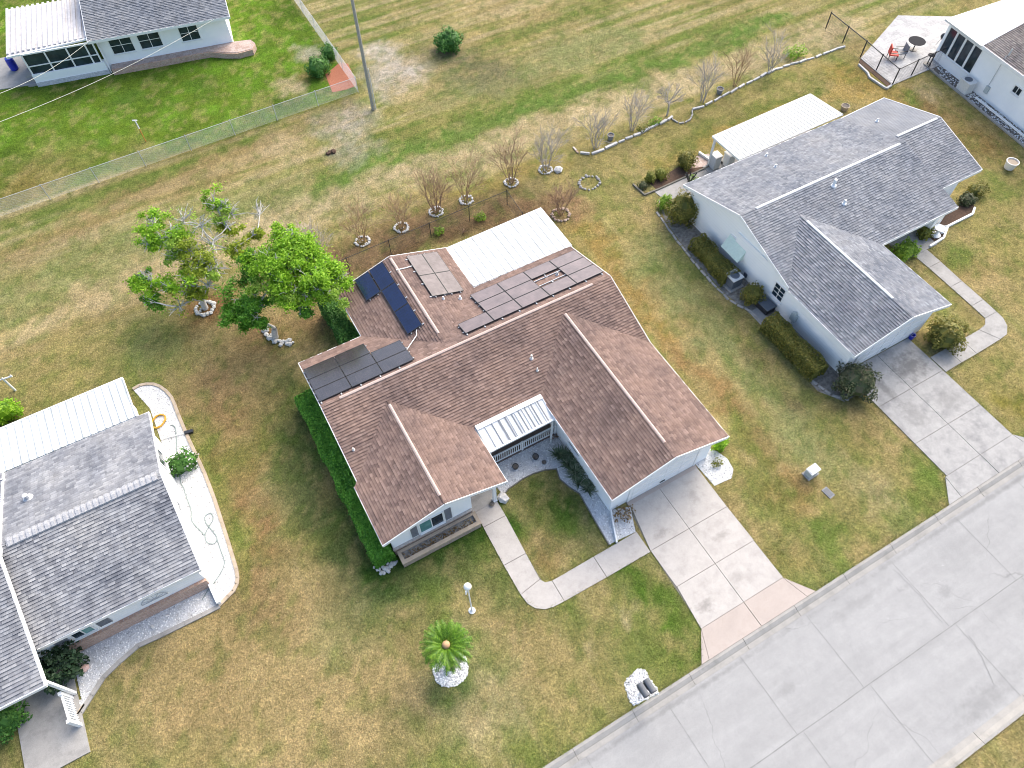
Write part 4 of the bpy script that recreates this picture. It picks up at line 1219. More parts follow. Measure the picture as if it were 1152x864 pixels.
# garage door
gd = MB(); gy = gyf + .37
gd.box(7.55, gy - .03, 0.02, 11.35, gy - .004, 2.1)
for i in range(4): 
    for j in range(4): gd.box(7.65 + j * .93, gy - .045, .1 + i * .51, 8.5 + j * .93, gy - .03, .5 + i * .51)
gdo = gd.build('garage_door', M['white'], H1)
hh = MB(); hh.box(9.3, gy - .08, .28, 9.6, gy - .045, .34); hh.build('handle', M['black_metal'], gdo)
fr = MB(); fr.box(7.42, gy - .055, 0, 7.54, gy - .002, 2.2); fr.box(11.36, gy - .055, 0, 11.48, gy - .002, 2.2); fr.box(7.42, gy - .06, 2.2, 11.48, gy - .002, 2.32); fr.build('garage_trim', M['white'], H1)
sl_ = MB(); sl_.box(7.4, gy - .24, -.02, 11.5, gy - .06, .042); sl_.build('garage_sill', M['drive_pink'], H1)
for x, y, z in ((1.6, lwy - .0, 2.35), ):
    pass

# planter
PL = thing('brick_planter', 'long brick planter box of dark soil under the shuttered front window', 'planter', (-1.25, -7.1, 0))
mb = MB(); x0, x1, y0, y1 = -3.27, .74, -7.52, lwy - .14
for a in ((x0, y0, x1, y0 + .14), (x0, y1 - .12, x1, y1), (x0, y0 + .14, x0 + .14, y1 - .12), (x1 - .14, y0 + .14, x1, y1 - .12)): mb.box(a[0], a[1], -.02, a[2], a[3], .42)
mb.build('brick_wall', M['brick'], PL)
mb = MB()
for a in ((x0 - .02, y0 - .03, x1 + .02, y0 + .16), (x0 - .02, y1 - .13, x1 + .02, y1 + .005), (x0 - .02, y0 + .16, x0 + .15, y1 - .13), (x1 - .15, y0 + .16, x1 + .02, y1 - .13)): mb.box(a[0], a[1], .42, a[2], a[3], .48)
mb.build('coping', M['cap'], PL)
mb = MB(); mb.box(x0 + .14, y0 + .14, 0, x1 - .14, y1 - .12, .37); mb.build('soil', noisy('grey_bed_soil', (0.10, 0.095, 0.09), (0.30, 0.285, 0.26), 5, 0.95, 0.9, 18), PL)
rg = np.random.default_rng(3)
Pp = np.column_stack([rg.uniform(x0 + .2, x1 - .2, 260), rg.uniform(y0 + .2, y1 - .2, 260), rg.uniform(.38, .44, 260)])
soup('dry_leaves', leaf_quads(Pp, .045, rg), 4, M['dead_leaf'], PL)

# ------------------------------------------------------------------ SOLAR ARRAYS
def solar_array(label, origin, u, v, cells, mat, seam_mat='galv', split=True):
    o = Vector(origin); u = Vector(u).normalized(); v = Vector(v).normalized(); n = u.cross(v)
    if n.z < 0: n = -n
    cx = sum(c[0] + c[2] / 2 for c in cells) / len(cells); cy = sum(c[1] + c[3] / 2 for c in cells) / len(cells)
    base = o + u * cx + v * cy
    root = thing('solar_array', label, 'solar panels', tuple(base), 'rooftop solar arrays of the brown roof house')
    def blk(mb, a0, a1, b0, b1, d0, d1, uv=False):
        V = [o + u * a + v * b + n * d for d in (d0, d1) for a, b in ((a0, b0), (a1, b0), (a1, b1), (a0, b1))]
        F = [(3, 2, 1, 0), (4, 5, 6, 7), (0, 1, 5, 4), (1, 2, 6, 5), (2, 3, 7, 6), (3, 0, 4, 7)]
        mb.poly(V, F)
    for (a, b, w, h) in cells:
        fmb = MB(); g_ = .012
        a0, a1, b0, b1 = a + g_, a + w - g_, b + g_, b + h - g_
        fw = .022
        blk(fmb, a0, a1, b0, b0 + fw, .09, .13); blk(fmb, a0, a1, b1 - fw, b1, .09, .13); blk(fmb, a0, a0 + fw, b0 + fw, b1 - fw, .09, .13); blk(fmb, a1 - fw, a1, b0 + fw, b1 - fw, .09, .13)
        pan = fmb.build('solar_panel', M['black_metal'], root)
        cmb = MB()
        q = [(a0 + fw, b0 + fw), (a1 - fw, b0 + fw), (a1 - fw, b1 - fw), (a0 + fw, b1 - fw)]
        top = [o + u * x + v * y + n * .125 for x, y in q]; bot = [o + u * x + v * y + n * .092 for x, y in q]
        nn_ = (top[1] - top[0]).cross(top[2] - top[0])
        if nn_.z < 0: top.reverse(); bot.reverse(); q = q[::-1]
        cmb.face(top, q); cmb.face(bot[::-1], q)
        cmb.build('cell_face', M[mat], pan)
    rows = sorted({(c[1], c[3]) for c in cells})
    for b, h in rows:
        xs_ = [c for c in cells if c[1] == b]
        a0 = min(c[0] for c in xs_) - .06; a1 = max(c[0] + c[2] for c in xs_) + .06
        for k in (.22, .78):
            r_ = MB(); y0_, y1_ = b + h * k - .02, b + h * k + .02
            blk(r_, a0, a1, y0_, y1_, .045, .088)
            a = a0 + .1
            while a < a1:
                blk(r_, a, a + .1, y0_ - .03, y1_ + .03, -.01, .05)
                if k == .22: blk(r_, a, a + .06, b - .10, y0_ + .01, .03, .07)
                a += 1.0
            r_.build('mounting_rail', M['galv'], root)
    return root
cs = 1 / math.sqrt(1 + S * S)
vb = Vector((0, 1, -S)).normalized()   # down the back slope
w, h = 1.64, .985
cA = [(c * w, r * h, w, h) for r, cols in ((0, (0, 1, 2, 3, 4)), (1, (1, 2, 4)), (2, (1, 2, 3, 4))) for c in cols]
solar_array('large brownish solar array with one panel missing, below the white patio roof', (4.28, .40, zmain(.40)), (1, 0, 0), vb, cA, 'solar_mauve')
cD = [(c * 1.63, r * .985, 1.63, .985) for r, cols in ((0, (0, 1, 2)), (1, (0, 1, 2)), (2, (0, 1))) for c in cols]
solar_array('dark grey solar array on the left end of the brown roof above the hedge', (-3.5, .2, zmain(.2)), (1, 0, 0), vb, cD, 'solar_dark')
vr = Vector((1, 0, -S)).normalized()
x0 = 3.95
solar_array('square pale grey solar array of four panels beside the white patio roof', (x0, 3.65, zbw(x0)), (0, 1, 0), vr, [(0, 0, 1.635, .955), (1.635, 0, 1.635, .955), (0, .955, 1.635, .955), (1.635, .955, 1.635, .955)], 'solar_pale')
vl = Vector((-1, 0, -S)).normalized()
x0 = 2.74
solar_array('navy blue L-shaped solar array on the rear wing slope facing the big tree', (x0, 2.15, zbw(x0)), (0, 1, 0), vl, [(0, 0, 1.65, .9), (1.65, 0, 1.65, .9), (3.3, 0, 1.65, .9), (3.3, .93, 1.65, .9)], 'solar_navy')

# ------------------------------------------------------------------ RIGHT HOUSE
H2 = thing('grey_roof_house', 'white house on the right with blue-grey shingle roof and a stained grey driveway', 'house', (29, -2, 0))
s2 = .305
zr2 = 3.9; e2 = 2.45
X0, X1, X2, X3 = 21.22, 27.95, 33.95, 37.80
wx0, wx1, wyf = 21.08, 27.88, -9.74
mb = MB()
yb2 = 4.72; zb2 = zr2 - s2 * yb2
yf2 = -4.76; zf2 = zr2 + s2 * yf2
mb.slab([(X0, 0, zr2), (33.75, 0, zr2), (33.75, yb2, zb2), (X0, yb2, zb2)], T, UX, TB)
mb.slab([(X0, yf2, zf2), (33.95, yf2, zf2), (33.75, 0, zr2), (X0, 0, zr2)], T, UX, TB)
wxm = (wx0 + wx1) / 2; wz = zf2 + (wx1 - wx0) / 2 * .31; wyi = -(zr2 - wz) / s2
mb.slab([(wx0, wyf, zf2), (wxm, wyf, wz), (wxm, wyi, wz), (wx0, yf2, zf2)], T, UY, TB)
mb.slab([(wx1, wyf, zf2), (wx1, yf2, zf2), (wxm, wyi, wz), (wxm, wyf, wz)], T, UY, TB)
yr3 = .78; zr3 = zr2 - s2 * yr3 - .03; yf3 = -3.2; zf3 = zr3 - s2 * (yr3 - yf3) + .04
mb.slab([(33.77, yr3, zr3), (X3 - .1, yr3, zr3), (X3, yb2 + .2, zb2 - .06), (33.77, yb2, zb2 - .03)], T, UX, TB)
mb.slab([(33.6, yf3, zf3), (X3 - .08, yf3, zf3), (X3 - .1, yr3, zr3), (33.6, yr3, zr3)], T, UX, TB)
r2 = mb.build('roof', M['grey_shingle'], H2)
ridge_cap(r2, (22.3, 0, zr2), (33.3, 0, zr2), M['ridge_white'], .17)
ridge_cap(r2, (34.0, yr3, zr3), (37.4, yr3, zr3), M['ridge_white'], .17)
ridge_cap(r2, (wxm, wyf + 1.4, wz), (wxm, wyi - .6, wz), M['ridge_white'], .17)
fb = MB()
edges_board(fb, [(X0 - e, yf2, zf2), (X0 - e, 0, zr2), (X0 - e, yb2 + e, zb2), (33.76, yb2 + e, zb2)])
edges_board(fb, [(33.78, yb2 + e, zb2 - .03), (X3 + e, yb2 + .22, zb2 - .06), (X3 - .08, yr3, zr3), (X3 - .06, yf3 - e, zf3), (33.9, yf3 - e, zf3)])
edges_board(fb, [(33.97, yf2 - e, zf2), (wx1 + e, yf2 - e, zf2), (wx1 + e, wyf - e, zf2), (wxm, wyf - e, wz), (wx0 - e, wyf - e, zf2), (wx0 - e, yf2, zf2)])
fb.build('fascia', M['white'], r2)
for q, z in (((863.5, 171.5), 2.9), ((872.5, 187.5), 3.1), ((988, 133.5), 3.2)):
    v_ = at(*q, z); vent_pipe(r2, (v_.x, v_.y, zr2 - s2 * abs(v_.y) - .02), .06, .22, 'white')
v_ = at(936, 212, 3.5); vent_pipe(r2, (v_.x, v_.y, zr2 - s2 * abs(v_.y)), .09, .45, 'white', 'roof_vent')
v_ = at(949, 230, 3.3); vent_pipe(r2, (v_.x, v_.y, zr2 - s2 * abs(v_.y)), .07, .3, 'white', 'roof_vent')
wb = MB()
gable_walls(wb, 'x', X0 + .38, X2 - .3, yf2 + 1.2, yb2 - .4, zr2 + s2 * (yf2 + 1.2) - W_, 0, zr2 - W_, zr2 - s2 * (yb2 - .4) - W_)
gable_walls(wb, 'x', 33.0, X3 - .45, yf3 + .6, yb2 - .4, zr3 - s2 * (yr3 - yf3 - .6) - W_, yr3, zr3 - W_, zr3 - s2 * (yb2 - .4 - yr3) - W_)
gable_walls(wb, 'y', wyf + .35, 0, wx0 + .45, wx1 - .4, zf2 + .42 * .31 - W_, wxm, wz - W_)
wb.box(33.2, -4.4, -.02, 33.5, -3.4, 2.3)
wb.build('wall', M['siding'], H2)
pan_roof('patio_roof', M['pan_right'], H2, (25.5, 4.8, 2.5), (34.1, 4.9, 2.5), (34.05, 7.78, 2.28), (25.66, 7.58, 2.28), .3, .03)
pp = MB()
for x in (25.8, 28.4, 31.2, 33.9): pp = MB(); pp.box(x - .06, 7.36, 0, x + .06, 7.48, 2.24); pp.build('patio_post', M['white'], H2)
pp = MB(); pp.box(25.4, 4.3, -.02, 34.1, 7.5, .06); pp.build('patio_floor', M['path_grey'], H2)
pp = MB(); pp.box(30.9, -5.2, -.02, 33.4, -3.5, .06); pp.build('porch_floor', M['path_grey'], H2)
v_ = at(1049.5, 259, 0); pp = MB(); pp.box(v_.x - .09, v_.y - .09, 0, v_.x + .09, v_.y + .09, 2.35); pp.build('porch_post', M['white'], H2)
gyw = wyf + .35
gd = MB(); gd.box(22.25, gyw - .03, .02, 26.75, gyw - .004, 2.1)
for i in range(4):
    for j in range(5): gd.box(22.33 + j * .89, gyw - .045, .1 + i * .51, 23.13 + j * .89, gyw - .03, .5 + i * .51)
gdo = gd.build('garage_door', M['white'], H2)
hh = MB(); hh.box(24.4, gyw - .08, .28, 24.7, gyw - .045, .34); hh.build('handle', M['black_metal'], gdo)
wxw = wx0 + .45
def onX(px, py, X):
    a = at(px, py, 0); b = at(px, py, 3); t = (X - a.x) / (b.x - a.x); return a.lerp(b, t)
v_ = onX(876.3, 328.5, wxw); window_part(H2, (wxw, v_.y, v_.z), .75, .95, (-1, 0, 0), .05, 2, 'glass', 3)
v_ = onX(829, 279, X0 + .38)
aw = MB(); c_ = Vector((X0 + .38, v_.y, v_.z))
aw.poly([c_ + Vector(p) for p in ((-.02, -.75, .5), (-.02, .75, .5), (-.5, .75, -.25), (-.5, -.75, -.25), (-.02, -.75, .46), (-.02, .75, .46), (-.5, .75, -.29), (-.5, -.75, -.29))], [(0, 1, 2, 3), (7, 6, 5, 4), (1, 0, 4, 5), (2, 1, 5, 6), (3, 2, 6, 7), (0, 3, 7, 4)])
for y in (-.74, .74): aw.poly([c_ + Vector(p) for p in ((-.02, y, .46), (-.5, y, -.29), (-.02, y, -.29))], [(0, 1, 2)])
aw.build('awning', M['awning'], H2)
window_part(H2, (X0 + .38, v_.y, 1.35), 1.2, 1.0, (-1, 0, 0), .05, 2)
v_ = onX(894.5, 356, wxw)
mt = MB(); mt.box(wxw - .16, v_.y - .2, v_.z - .3, wxw - .002, v_.y + .2, v_.z + .25); mt.lathe([(.11, 0), (.11, .12), (.07, .16)], (wxw - .1, v_.y, v_.z + .25), 10); mt.tube([(wxw - .05, v_.y, v_.z - .3), (wxw - .05, v_.y, 0)], .03, 6); mt.build('electric_meter', M['grey_box'], H2)
v_ = onX(840, 309, X0 + .38)
mt = MB(); mt.box(X0 + .26, v_.y - .12, v_.z - .15, X0 + .378, v_.y + .12, v_.z + .15); mt.build('outlet_box', M['ac_dark'], H2)
window_part(H2, (29.6, yf2 + 1.2, 1.4), 1.2, 1.1, (0, -1, 0), .05, 2)

# ------------------------------------------------------------------ LEFT HOUSE
H3 = thing('weathered_roof_house', 'white house at the left edge with weathered grey shingles beside curved white gravel', 'house', (-17, 0, 0))
s3 = .315; zr3_ = 3.9; yb3 = 4.72; yf3_ = -4.25
zb3 = zr3_ - s3 * (yb3 - .1); zf3_ = zr3_ - s3 * (.1 - yf3_)
x3r, x3l, x3s = -10.93, -30.0, -17.55
mb = MB()
mb.slab([(x3s, .1, zr3_), (x3r, .1, zr3_), (x3r + .03, yb3, zb3), (x3s, yb3, zb3)], T, UX, TB)
mb.slab([(x3s - .15, yf3_, zf3_), (x3r, yf3_, zf3_), (x3r, .1, zr3_), (x3s - .15, .1, zr3_)], T, UX, TB)
zs = .10  # the left section sits a little higher and runs further forward
yfs = -5.8; yrs = -.5
zrs = zr3_ + zs + .18; zfs = zrs - s3 * (yrs - yfs)
mb.slab([(x3l, yrs, zrs), (x3s, yrs, zrs), (x3s, yb3, zrs - s3 * (yb3 - yrs)), (x3l, yb3, zrs - s3 * (yb3 - yrs))], T, UX, TB)
mb.slab([(x3l, yfs, zfs), (x3s, yfs, zfs), (x3s, yrs, zrs), (x3l, yrs, zrs)], T, UX, TB)
r3 = mb.build('roof', M['left_shingle'], H3)
ridge_cap(r3, (x3s + .25, .1, zr3_), (x3r - .15, .1, zr3_), M['ridge_grey'], .42, True)
ridge_cap(r3, (x3l, yrs, zrs), (x3s - .2, yrs, zrs), M['ridge_grey'], .42, True)
fb = MB()
edges_board(fb, [(x3s, yf3_ - e, zf3_), (x3r + e, yf3_ - e, zf3_), (x3r + e, .1, zr3_), (x3r + e + .03, yb3 + e, zb3), (x3s, yb3 + e, zb3)])
edges_board(fb, [(x3l, yfs - e, zfs), (x3s + e, yfs - e, zfs), (x3s + e, yrs, zrs), (x3s + e, yb3, zrs - s3 * (yb3 - yrs))], .07)
fb.build('fascia', M['white'], r3)
v_ = at(29.3, 558.7, 3.4); vent_pipe(r3, (v_.x, v_.y, zr3_ - s3 * abs(v_.y - .1)), .11, .32, 'galv', 'roof_vent')
v_ = at(4.5, 541, 2.6); vent_pipe(r3, (v_.x, v_.y, zr3_ - s3 * abs(v_.y - .1)), .05, .2, 'galv')
wb = MB(); wxr = x3r - .32
gable_walls(wb, 'x', x3s - .5, wxr, yf3_ + .4, yb3 - .4, zf3_ + .12 - W_, .1, zr3_ - W_, zr3_ - s3 * (yb3 - .5) - W_)
gable_walls(wb, 'x', x3l, x3s - .5, yfs + 1.9, yb3 - .4, zfs + 1.9 * s3 - W_, yrs, zrs - W_, zrs - s3 * (yb3 - .4 - yrs) - W_)
wb.build('wall', M['siding'], H3)
pan_roof('patio_roof', M['pan_left'], H3, (-26.0, 4.80, 2.5), (-11.46, 4.76, 2.5), (-11.56, 7.54, 2.28), (-26.0, 7.40, 2.28), .34, .04)
pp = MB()
for x in (-12, -15.5, -19): pp = MB(); pp.box(x - .04, 7.2, 0, x + .04, 7.28, 2.24); pp.build('patio_post', M['white'], H3)
pp = MB(); pp.box(-12.0, 4.4, 0, -11.92, 7.25, .75); pp.build('patio_wall', M['white'], H3)
fy = yf3_ + .4
bb = MB(); bb.box(x3s + .3, fy - .14, -.02, wxr + .03, fy - .004, .78); bb.build('brick_skirt', M['brick_red'], H3)
def onY(px, py, Y):
    a = at(px, py, 0); b = at(px, py, 3); t = (Y - a.y) / (b.y - a.y); return a.lerp(b, t)
a_ = onY(83, 717, fy); b_ = onY(106, 706, fy)
window_part(H3, ((a_.x + b_.x) / 2, fy, 1.55), abs(b_.x - a_.x) * .95, .9, (0, -1, 0), .06, 2, ['glass', 'teal_glass'])
for q in ((73, 723.5), (117, 699.5)):
    v_ = onY(*q, fy); shutter_part(H3, (v_.x, fy - .001, 1.55), .5, 1.0, (0, -1, 0))
v_ = onY(171, 671, fy)
gr = MB(); gr.tube([(v_.x + .55 * math.cos(math.pi * k / 12), fy - .04, 1.15 + .45 * math.sin(math.pi * k / 12)) for k in range(13)], .02, 6)
gr.bar((v_.x - .55, fy - .04, 1.15), (v_.x + .55, fy - .04, 1.15), .03, .03)
for k in range(1, 6):
    an = math.pi * k / 6; gr.tube([(v_.x, fy - .04, 1.15), (v_.x + .53 * math.cos(an), fy - .04, 1.15 + .43 * math.sin(an))], .012, 5)
gr.build('wall_ornament', M['galv'], H3)
v_ = onX(182.3, 517.4, wxr); window_part(H3, (wxr, v_.y, 1.5), 1.0, 1.0, (1, 0, 0), .05, 2)
v_ = onX(201, 570.6, wxr); window_part(H3, (wxr, v_.y, v_.z), .45, .4, (1, 0, 0), .06, 1)
pp = MB(); pp.box(-19.9, -8.2, -.02, -17.5, -3.6, .06); pp.build('porch_floor', M['path_grey'], H3)
pp = MB(); pp.box(-17.62, -5.7, 0, -17.5, -5.58, zfs - .1); pp.build('porch_post', M['white'], H3)

# white rail / low wing wall at the porch of the left house
PF = thing('white_porch_fence', 'white picket rail along the front porch of the left house, by dark leafy shrub', 'fence', (-17.2, -6.2, 0))
mb = MB(); A_ = at(69, 781, .9); B_ = at(78.5, 812, .9)
for z in (.25, .9): mb.bar((A_.x, A_.y, z), (B_.x, B_.y, z), .08, .07)
mb.build('rail', M['white'], PF)
mb = MB()
for k in range(12):
    p = A_.lerp(B_, k / 11); mb.box(p.x - .025, p.y - .025, .05, p.x + .025, p.y + .025, .9)
mb.build('picket', M['white'], PF)
for p in (A_, B_):
    mb = MB(); mb.box(p.x - .07, p.y - .07, 0, p.x + .07, p.y + .07, 1.05); mb.build('post', M['white'], PF)
WW = thing('white_wing_wall', 'low white board wall at the front right corner of the left house, crossing its gravel', 'wall', (-11.0, -4.5, 0))
mb = MB(); a_ = at(236, 657, .0); b_ = at(247, 681, 0); n_ = Vector((.05, .02, 0))
mb.hexa([(a_.x, a_.y), (b_.x, b_.y), (b_.x + .12, b_.y + .03), (a_.x + .12, a_.y + .03)], -.02, .32); mb.build('board', M['white'], WW)
mb = MB(); mb.hexa([(a_.x - .02, a_.y), (b_.x - .02, b_.y - .02), (b_.x + .15, b_.y + .01), (a_.x + .15, a_.y + .05)], .322, .36); mb.build('cap', M['white'], WW)

def height_of(base_px, top_px):
    """height of a vertical thing from the pixels of its base and its top"""
    b = at(*base_px, 0); best = (1e9, 0)
    for k in range(1, 1200):
        z = k * .01; t = at(*top_px, z); d = (t.x - b.x) ** 2 + (t.y - b.y) ** 2
        if d < best[0]: best = (d, z)
    return best[1]

# ------------------------------------------------------------------ NEIGHBOUR, TOP LEFT
O4 = Vector((-6.29, 37.52, 0)); t4 = Vector((.981, -.194, 0)).normalized(); n4 = Vector((t4.y, -t4.x, 0))
def q4(u, d, z=0): return O4 + t4 * u + n4 * d + Vector((0, 0, z))
def blk4(mb, u0, u1, d0, d1, z0, z1):
    mb.hexa([tuple(q4(u, d))[:2] for u, d in ((u0, d1), (u1, d1), (u1, d0), (u0, d0))], z0, z1)
H4 = thing('screened_porch_house', 'white house beyond the wire fence with a dark screened porch and brick planter edge', 'house', tuple(q4(2, -5)))
wb = MB(); blk4(wb, -.25, 9.0, -9.5, -.75, -.05, 2.72); wb.build('wall', M['white_wall'], H4)
mb = MB()
mb.slab([q4(-.6, -.2, 2.68), q4(9.4, -.2, 2.68), q4(9.4, -5.2, 4.25), q4(-.6, -5.2, 4.25)], .1, t4, TB)
mb.slab([q4(-.6, -10.2, 2.68), q4(-.6, -5.2, 4.25), q4(9.4, -5.2, 4.25), q4(9.4, -10.2, 2.68)], .1, t4, TB)
r4 = mb.build('roof', M['grey_shingle'], H4)
fb = MB(); edges_board(fb, [q4(-.62, -5.2, 4.25), q4(-.62, -.18, 2.68), q4(9.42, -.18, 2.68), q4(9.42, -5.2, 4.25), q4(9.42, -10.2, 2.68)]); fb.build('fascia', M['white'], r4)
mb = MB(); mb.slab([q4(-.6, -.85, 2.62), q4(-.6, -6.0, 2.95), q4(-6.2, -6.0, 2.95), q4(-6.2, -.55, 2.42)], .06, t4)
k = 0
while k < 5.5:
    mb.bar(q4(-.7 - k, -.8, 2.68 - .03 * k), q4(-.7 - k, -6.0, 3.02), .16, .07); k += .36
ar = mb.build('porch_roof', noisy('faded_pan', (0.46, 0.44, 0.44), (0.6, 0.58, 0.58), 3, 0.7), H4)
mb = MB(); mb.bar(q4(-.6, -.72, 2.6), q4(-6.2, -.5, 2.42), .1, .12); mb.build('gutter', M['white'], ar)
mb = MB(); blk4(mb, -5.3, -.25, -.75, -.35, .34, .95); mb.build('knee_wall', M['white_wall'], H4)
mb = MB(); blk4(mb, -5.32, -.2, -.75, -.32, -.05, .34); mb.build('block_base', bricky('pale_block', (.50, .51, .54), (.6, .6, .63), (.42, .43, .45), .4, .2), H4)
mb = MB()
for u in (-5.22, -3.72, -2.25, -.95, -.42): blk4(mb, u - .05, u + .05, -.5, -.4, .95, 2.45)
blk4(mb, -5.25, -.4, -.49, -.41, 1.5, 1.57); blk4(mb, -5.25, -.4, -.5, -.4, 2.4, 2.5)
fr4 = mb.build('screen_frame', M['white'], H4)
mb = MB(); blk4(mb, -5.2, -.42, -.47, -.455, .95, 2.42); mb.build('dark_screen', M['glass'], fr4)
mb = MB(); blk4(mb, -5.2, -5.18, -4.5, -.5, .95, 2.42); mb.build('dark_screen', M['glass'], fr4)
for i in range(3):
    mb = MB(); blk4(mb, -6.0 - .0, -5.34, -.75 - .32 * i - .32, -.55 - .32 * i + .0, -.02, .16 * (i + 1)); mb.build('step', M['path_grey'], H4)
mb = MB(); mb.tube([q4(-.12, -.62, 2.6), q4(-.12, -.5, 2.2), q4(-.1, -.3, .1)], .05, 8); mb.build('downspout', M['white'], H4)
for u, wd in ((1.35, 1.5), (3.35, 1.5), (6.2, 1.3)):
    window_part(H4, tuple(q4(u, -.75, 1.75)), wd, 1.15, tuple(n4), .05, 2, 'glass', 2)
P4 = thing('brick_planter', 'low curved pinkish brick planter along the white wall of the screened porch house', 'planter', tuple(q4(4, -.3)))
mb = MB()
pts = [(0.05, -.74), (0.05, 0.0), (4.0, .02), (6.2, .0), (7.2, .05), (8.2, .55), (9.2, .9), (10.3, .75), (10.6, .1), (10.3, -.6), (9.1, -.74)]
mb.hexa([tuple(q4(u, d))[:2] for u, d in pts], -.03, .42); mb.build('brick_wall', M['brick_red'], P4)
mb = MB(); mb.hexa([tuple(q4(u, d - (.1 if d > -.3 else 0)))[:2] for u, d in pts], .42, .45); mb.build('soil', M['paver'], P4)
bed('patio', [tuple(q4(u, d))[:2] for u, d in ((-12, -1.2), (-5.9, -.75), (-5.34, -5.0), (-12, -5.2))], M['path_grey'], .05)
def barrel(px, py, mat, label):
    b = at(px, py, .05); o = thing('barrel', label, 'barrel', tuple(b), None)
    mb = MB(); mb.lathe([(.26, 0), (.28, .05), (.30, .3), (.29, .32), (.31, .45), (.29, .6), (.3, .62), (.27, .85), (.25, .88)], b, 18); mb.build('drum', mat, o, True)
    mb = MB(); mb.lathe([(.26, .88), (.26, .91), (.05, .92)], b, 18); mb.lathe([(.04, .92), (.04, .95)], (b.x + .12, b.y, b.z), 8); mb.build('lid', mat, o)
barrel(17, 78, M['blue'], 'blue plastic barrel on the slab at the far left by the screened porch')
barrel(36, 75, M['black_plastic'], 'black barrel between the blue barrel and the porch steps')

# ------------------------------------------------------------------ NEIGHBOUR, TOP RIGHT
t5 = Vector((.116, .993, 0)).normalized(); n5 = Vector((-t5.y, t5.x, 0)); O5 = Vector((47.2, 4.0, 0))
def q5(u, d, z=0): return O5 + t5 * u + n5 * d + Vector((0, 0, z))
def blk5(mb, u0, u1, d0, d1, z0, z1): mb.hexa([tuple(q5(u, d))[:2] for u, d in ((u0, d1), (u0, d0), (u1, d0), (u1, d1))][::1], z0, z1)
H5 = thing('blue_white_house', 'bluish white house at the upper right corner with four tall dark windows', 'house', tuple(q5(-2, -5)))
wb = MB(); blk5(wb, -11, 4.6, -10, 0, -.05, 3.0); wb.build('wall', M['white_wall'], H5)
mb = MB()
mb.slab([q5(-11.4, .3, 3.05), q5(1.2, .3, 3.05), q5(1.2, -5, 4.7), q5(-11.4, -5, 4.7)], .1, t5, TB)
mb.slab([q5(-11.4, -10.3, 3.05), q5(-11.4, -5, 4.7), q5(1.2, -5, 4.7), q5(1.2, -10.3, 3.05)], .1, t5, TB)
r5 = mb.build('roof', M['umber_shingle'], H5)
fb = MB(); edges_board(fb, [q5(-11.4, .33, 3.05), q5(1.22, .33, 3.05), q5(1.22, -5, 4.7), q5(1.22, -10.3, 3.05)], .05, .24); fb.build('fascia', M['white'], r5)
mb = MB(); mb.slab([q5(1.26, .35, 3.02), q5(4.9, .35, 3.02), q5(4.9, -6.5, 3.35), q5(1.26, -6.5, 3.35)], .12, t5); mb.build('sunroom_roof', M['pan_right'], H5)
for i in range(4): window_part(H5, tuple(q5(1.55 + i * .82, 0, 1.75)), .66, 1.75, tuple(n5), .05, 1)
window_part(H5, tuple(q5(-2.6, 0, 1.9)), .6, .45, tuple(n5), .06, 2)
mb = MB(); mb.tube([q5(-.6, .1, 3.3), q5(-.6, .06, .5)], .03, 6); mb.tube([q5(-.55, -.2, 3.0), q5(-.55, -.2, 3.7)], .05, 8); mb.build('service_mast', M['galv'], H5)
mb = MB(); blk5(mb, -.8, -.5, .002, .14, .5, 1.0); mb.build('electric_meter', M['grey_box'], H5)
mb = MB(); mb.bar(q5(-9, .55, .18), q5(-.5, .55, .18), .12, .10); edg = thing('white_edging', 'white board edging running along the foot of the bluish white house', 'edging', tuple(q5(-4, .55))); mb.build('board', M['white'], edg)
gravel([tuple(q5(u, d))[:2] for u, d in ((-11, 0), (4.2, 0), (4.2, 1.0), (-11, 1.2))], 60, (.03, .08), .015, 'soil')
mb = MB(); mb.bar(q5(-11, 1.2, .05), q5(4.2, 1.05, .05), .14, .12); struct(mb.build('kerb', M['kerb']))
ACU = thing('air_conditioner', 'boxy pale air conditioner standing against the bluish white house below its dark windows', 'air conditioner', tuple(q5(.55, .62)))
mb = MB(); blk5(mb, .05, 1.1, .25, 1.05, -.02, .08); mb.build('pad', M['path_grey'], ACU)
mb = MB(); blk5(mb, .12, 1.02, .3, .95, .08, .85); blk5(mb, .08, 1.06, .26, .99, .85, .9); mb.build('casing', M['ac'], ACU)
mb = MB(); c_ = q5(.65, .62, .902); mb.lathe([(.28, 0), (.28, .02), (.22, .025), (.22, .01), (.1, .01), (.1, .03), (.03, .03)], c_, 20); mb.build('fan_grille', M['ac_dark'], ACU)
PATIO = [atxy(968, 66), atxy(1003.7, 96), atxy(1066, 70), atxy(1110, 20), atxy(1010, 18)]
bed('paver_patio', PATIO, M['paver_grey'], .05)
bed('mulch', [atxy(966, 70), atxy(1000, 99), atxy(1004, 95), atxy(969, 65)], M['mulch'], .02)
E5 = thing('white_edging', 'white block edging along the mulch at the corner of the black fenced patio', 'edging', tuple(at(985, 86, 0)))
mb = MB()
pts = [(966, 72.5), (976, 82), (978, 87), (995, 98.5), (997.5, 99.5), (1003, 96)]
for a, b in zip(pts[:-1], pts[1:]): mb.bar(at(*a, .06), at(*b, .06), .13, .14)
mb.build('blocks', M['rock'], E5)

bed('mulch', [atxy(366, 84), atxy(383, 70), atxy(392, 72), atxy(402, 96), atxy(389, 101), atxy(374, 104)], M['red_mulch'], .012)
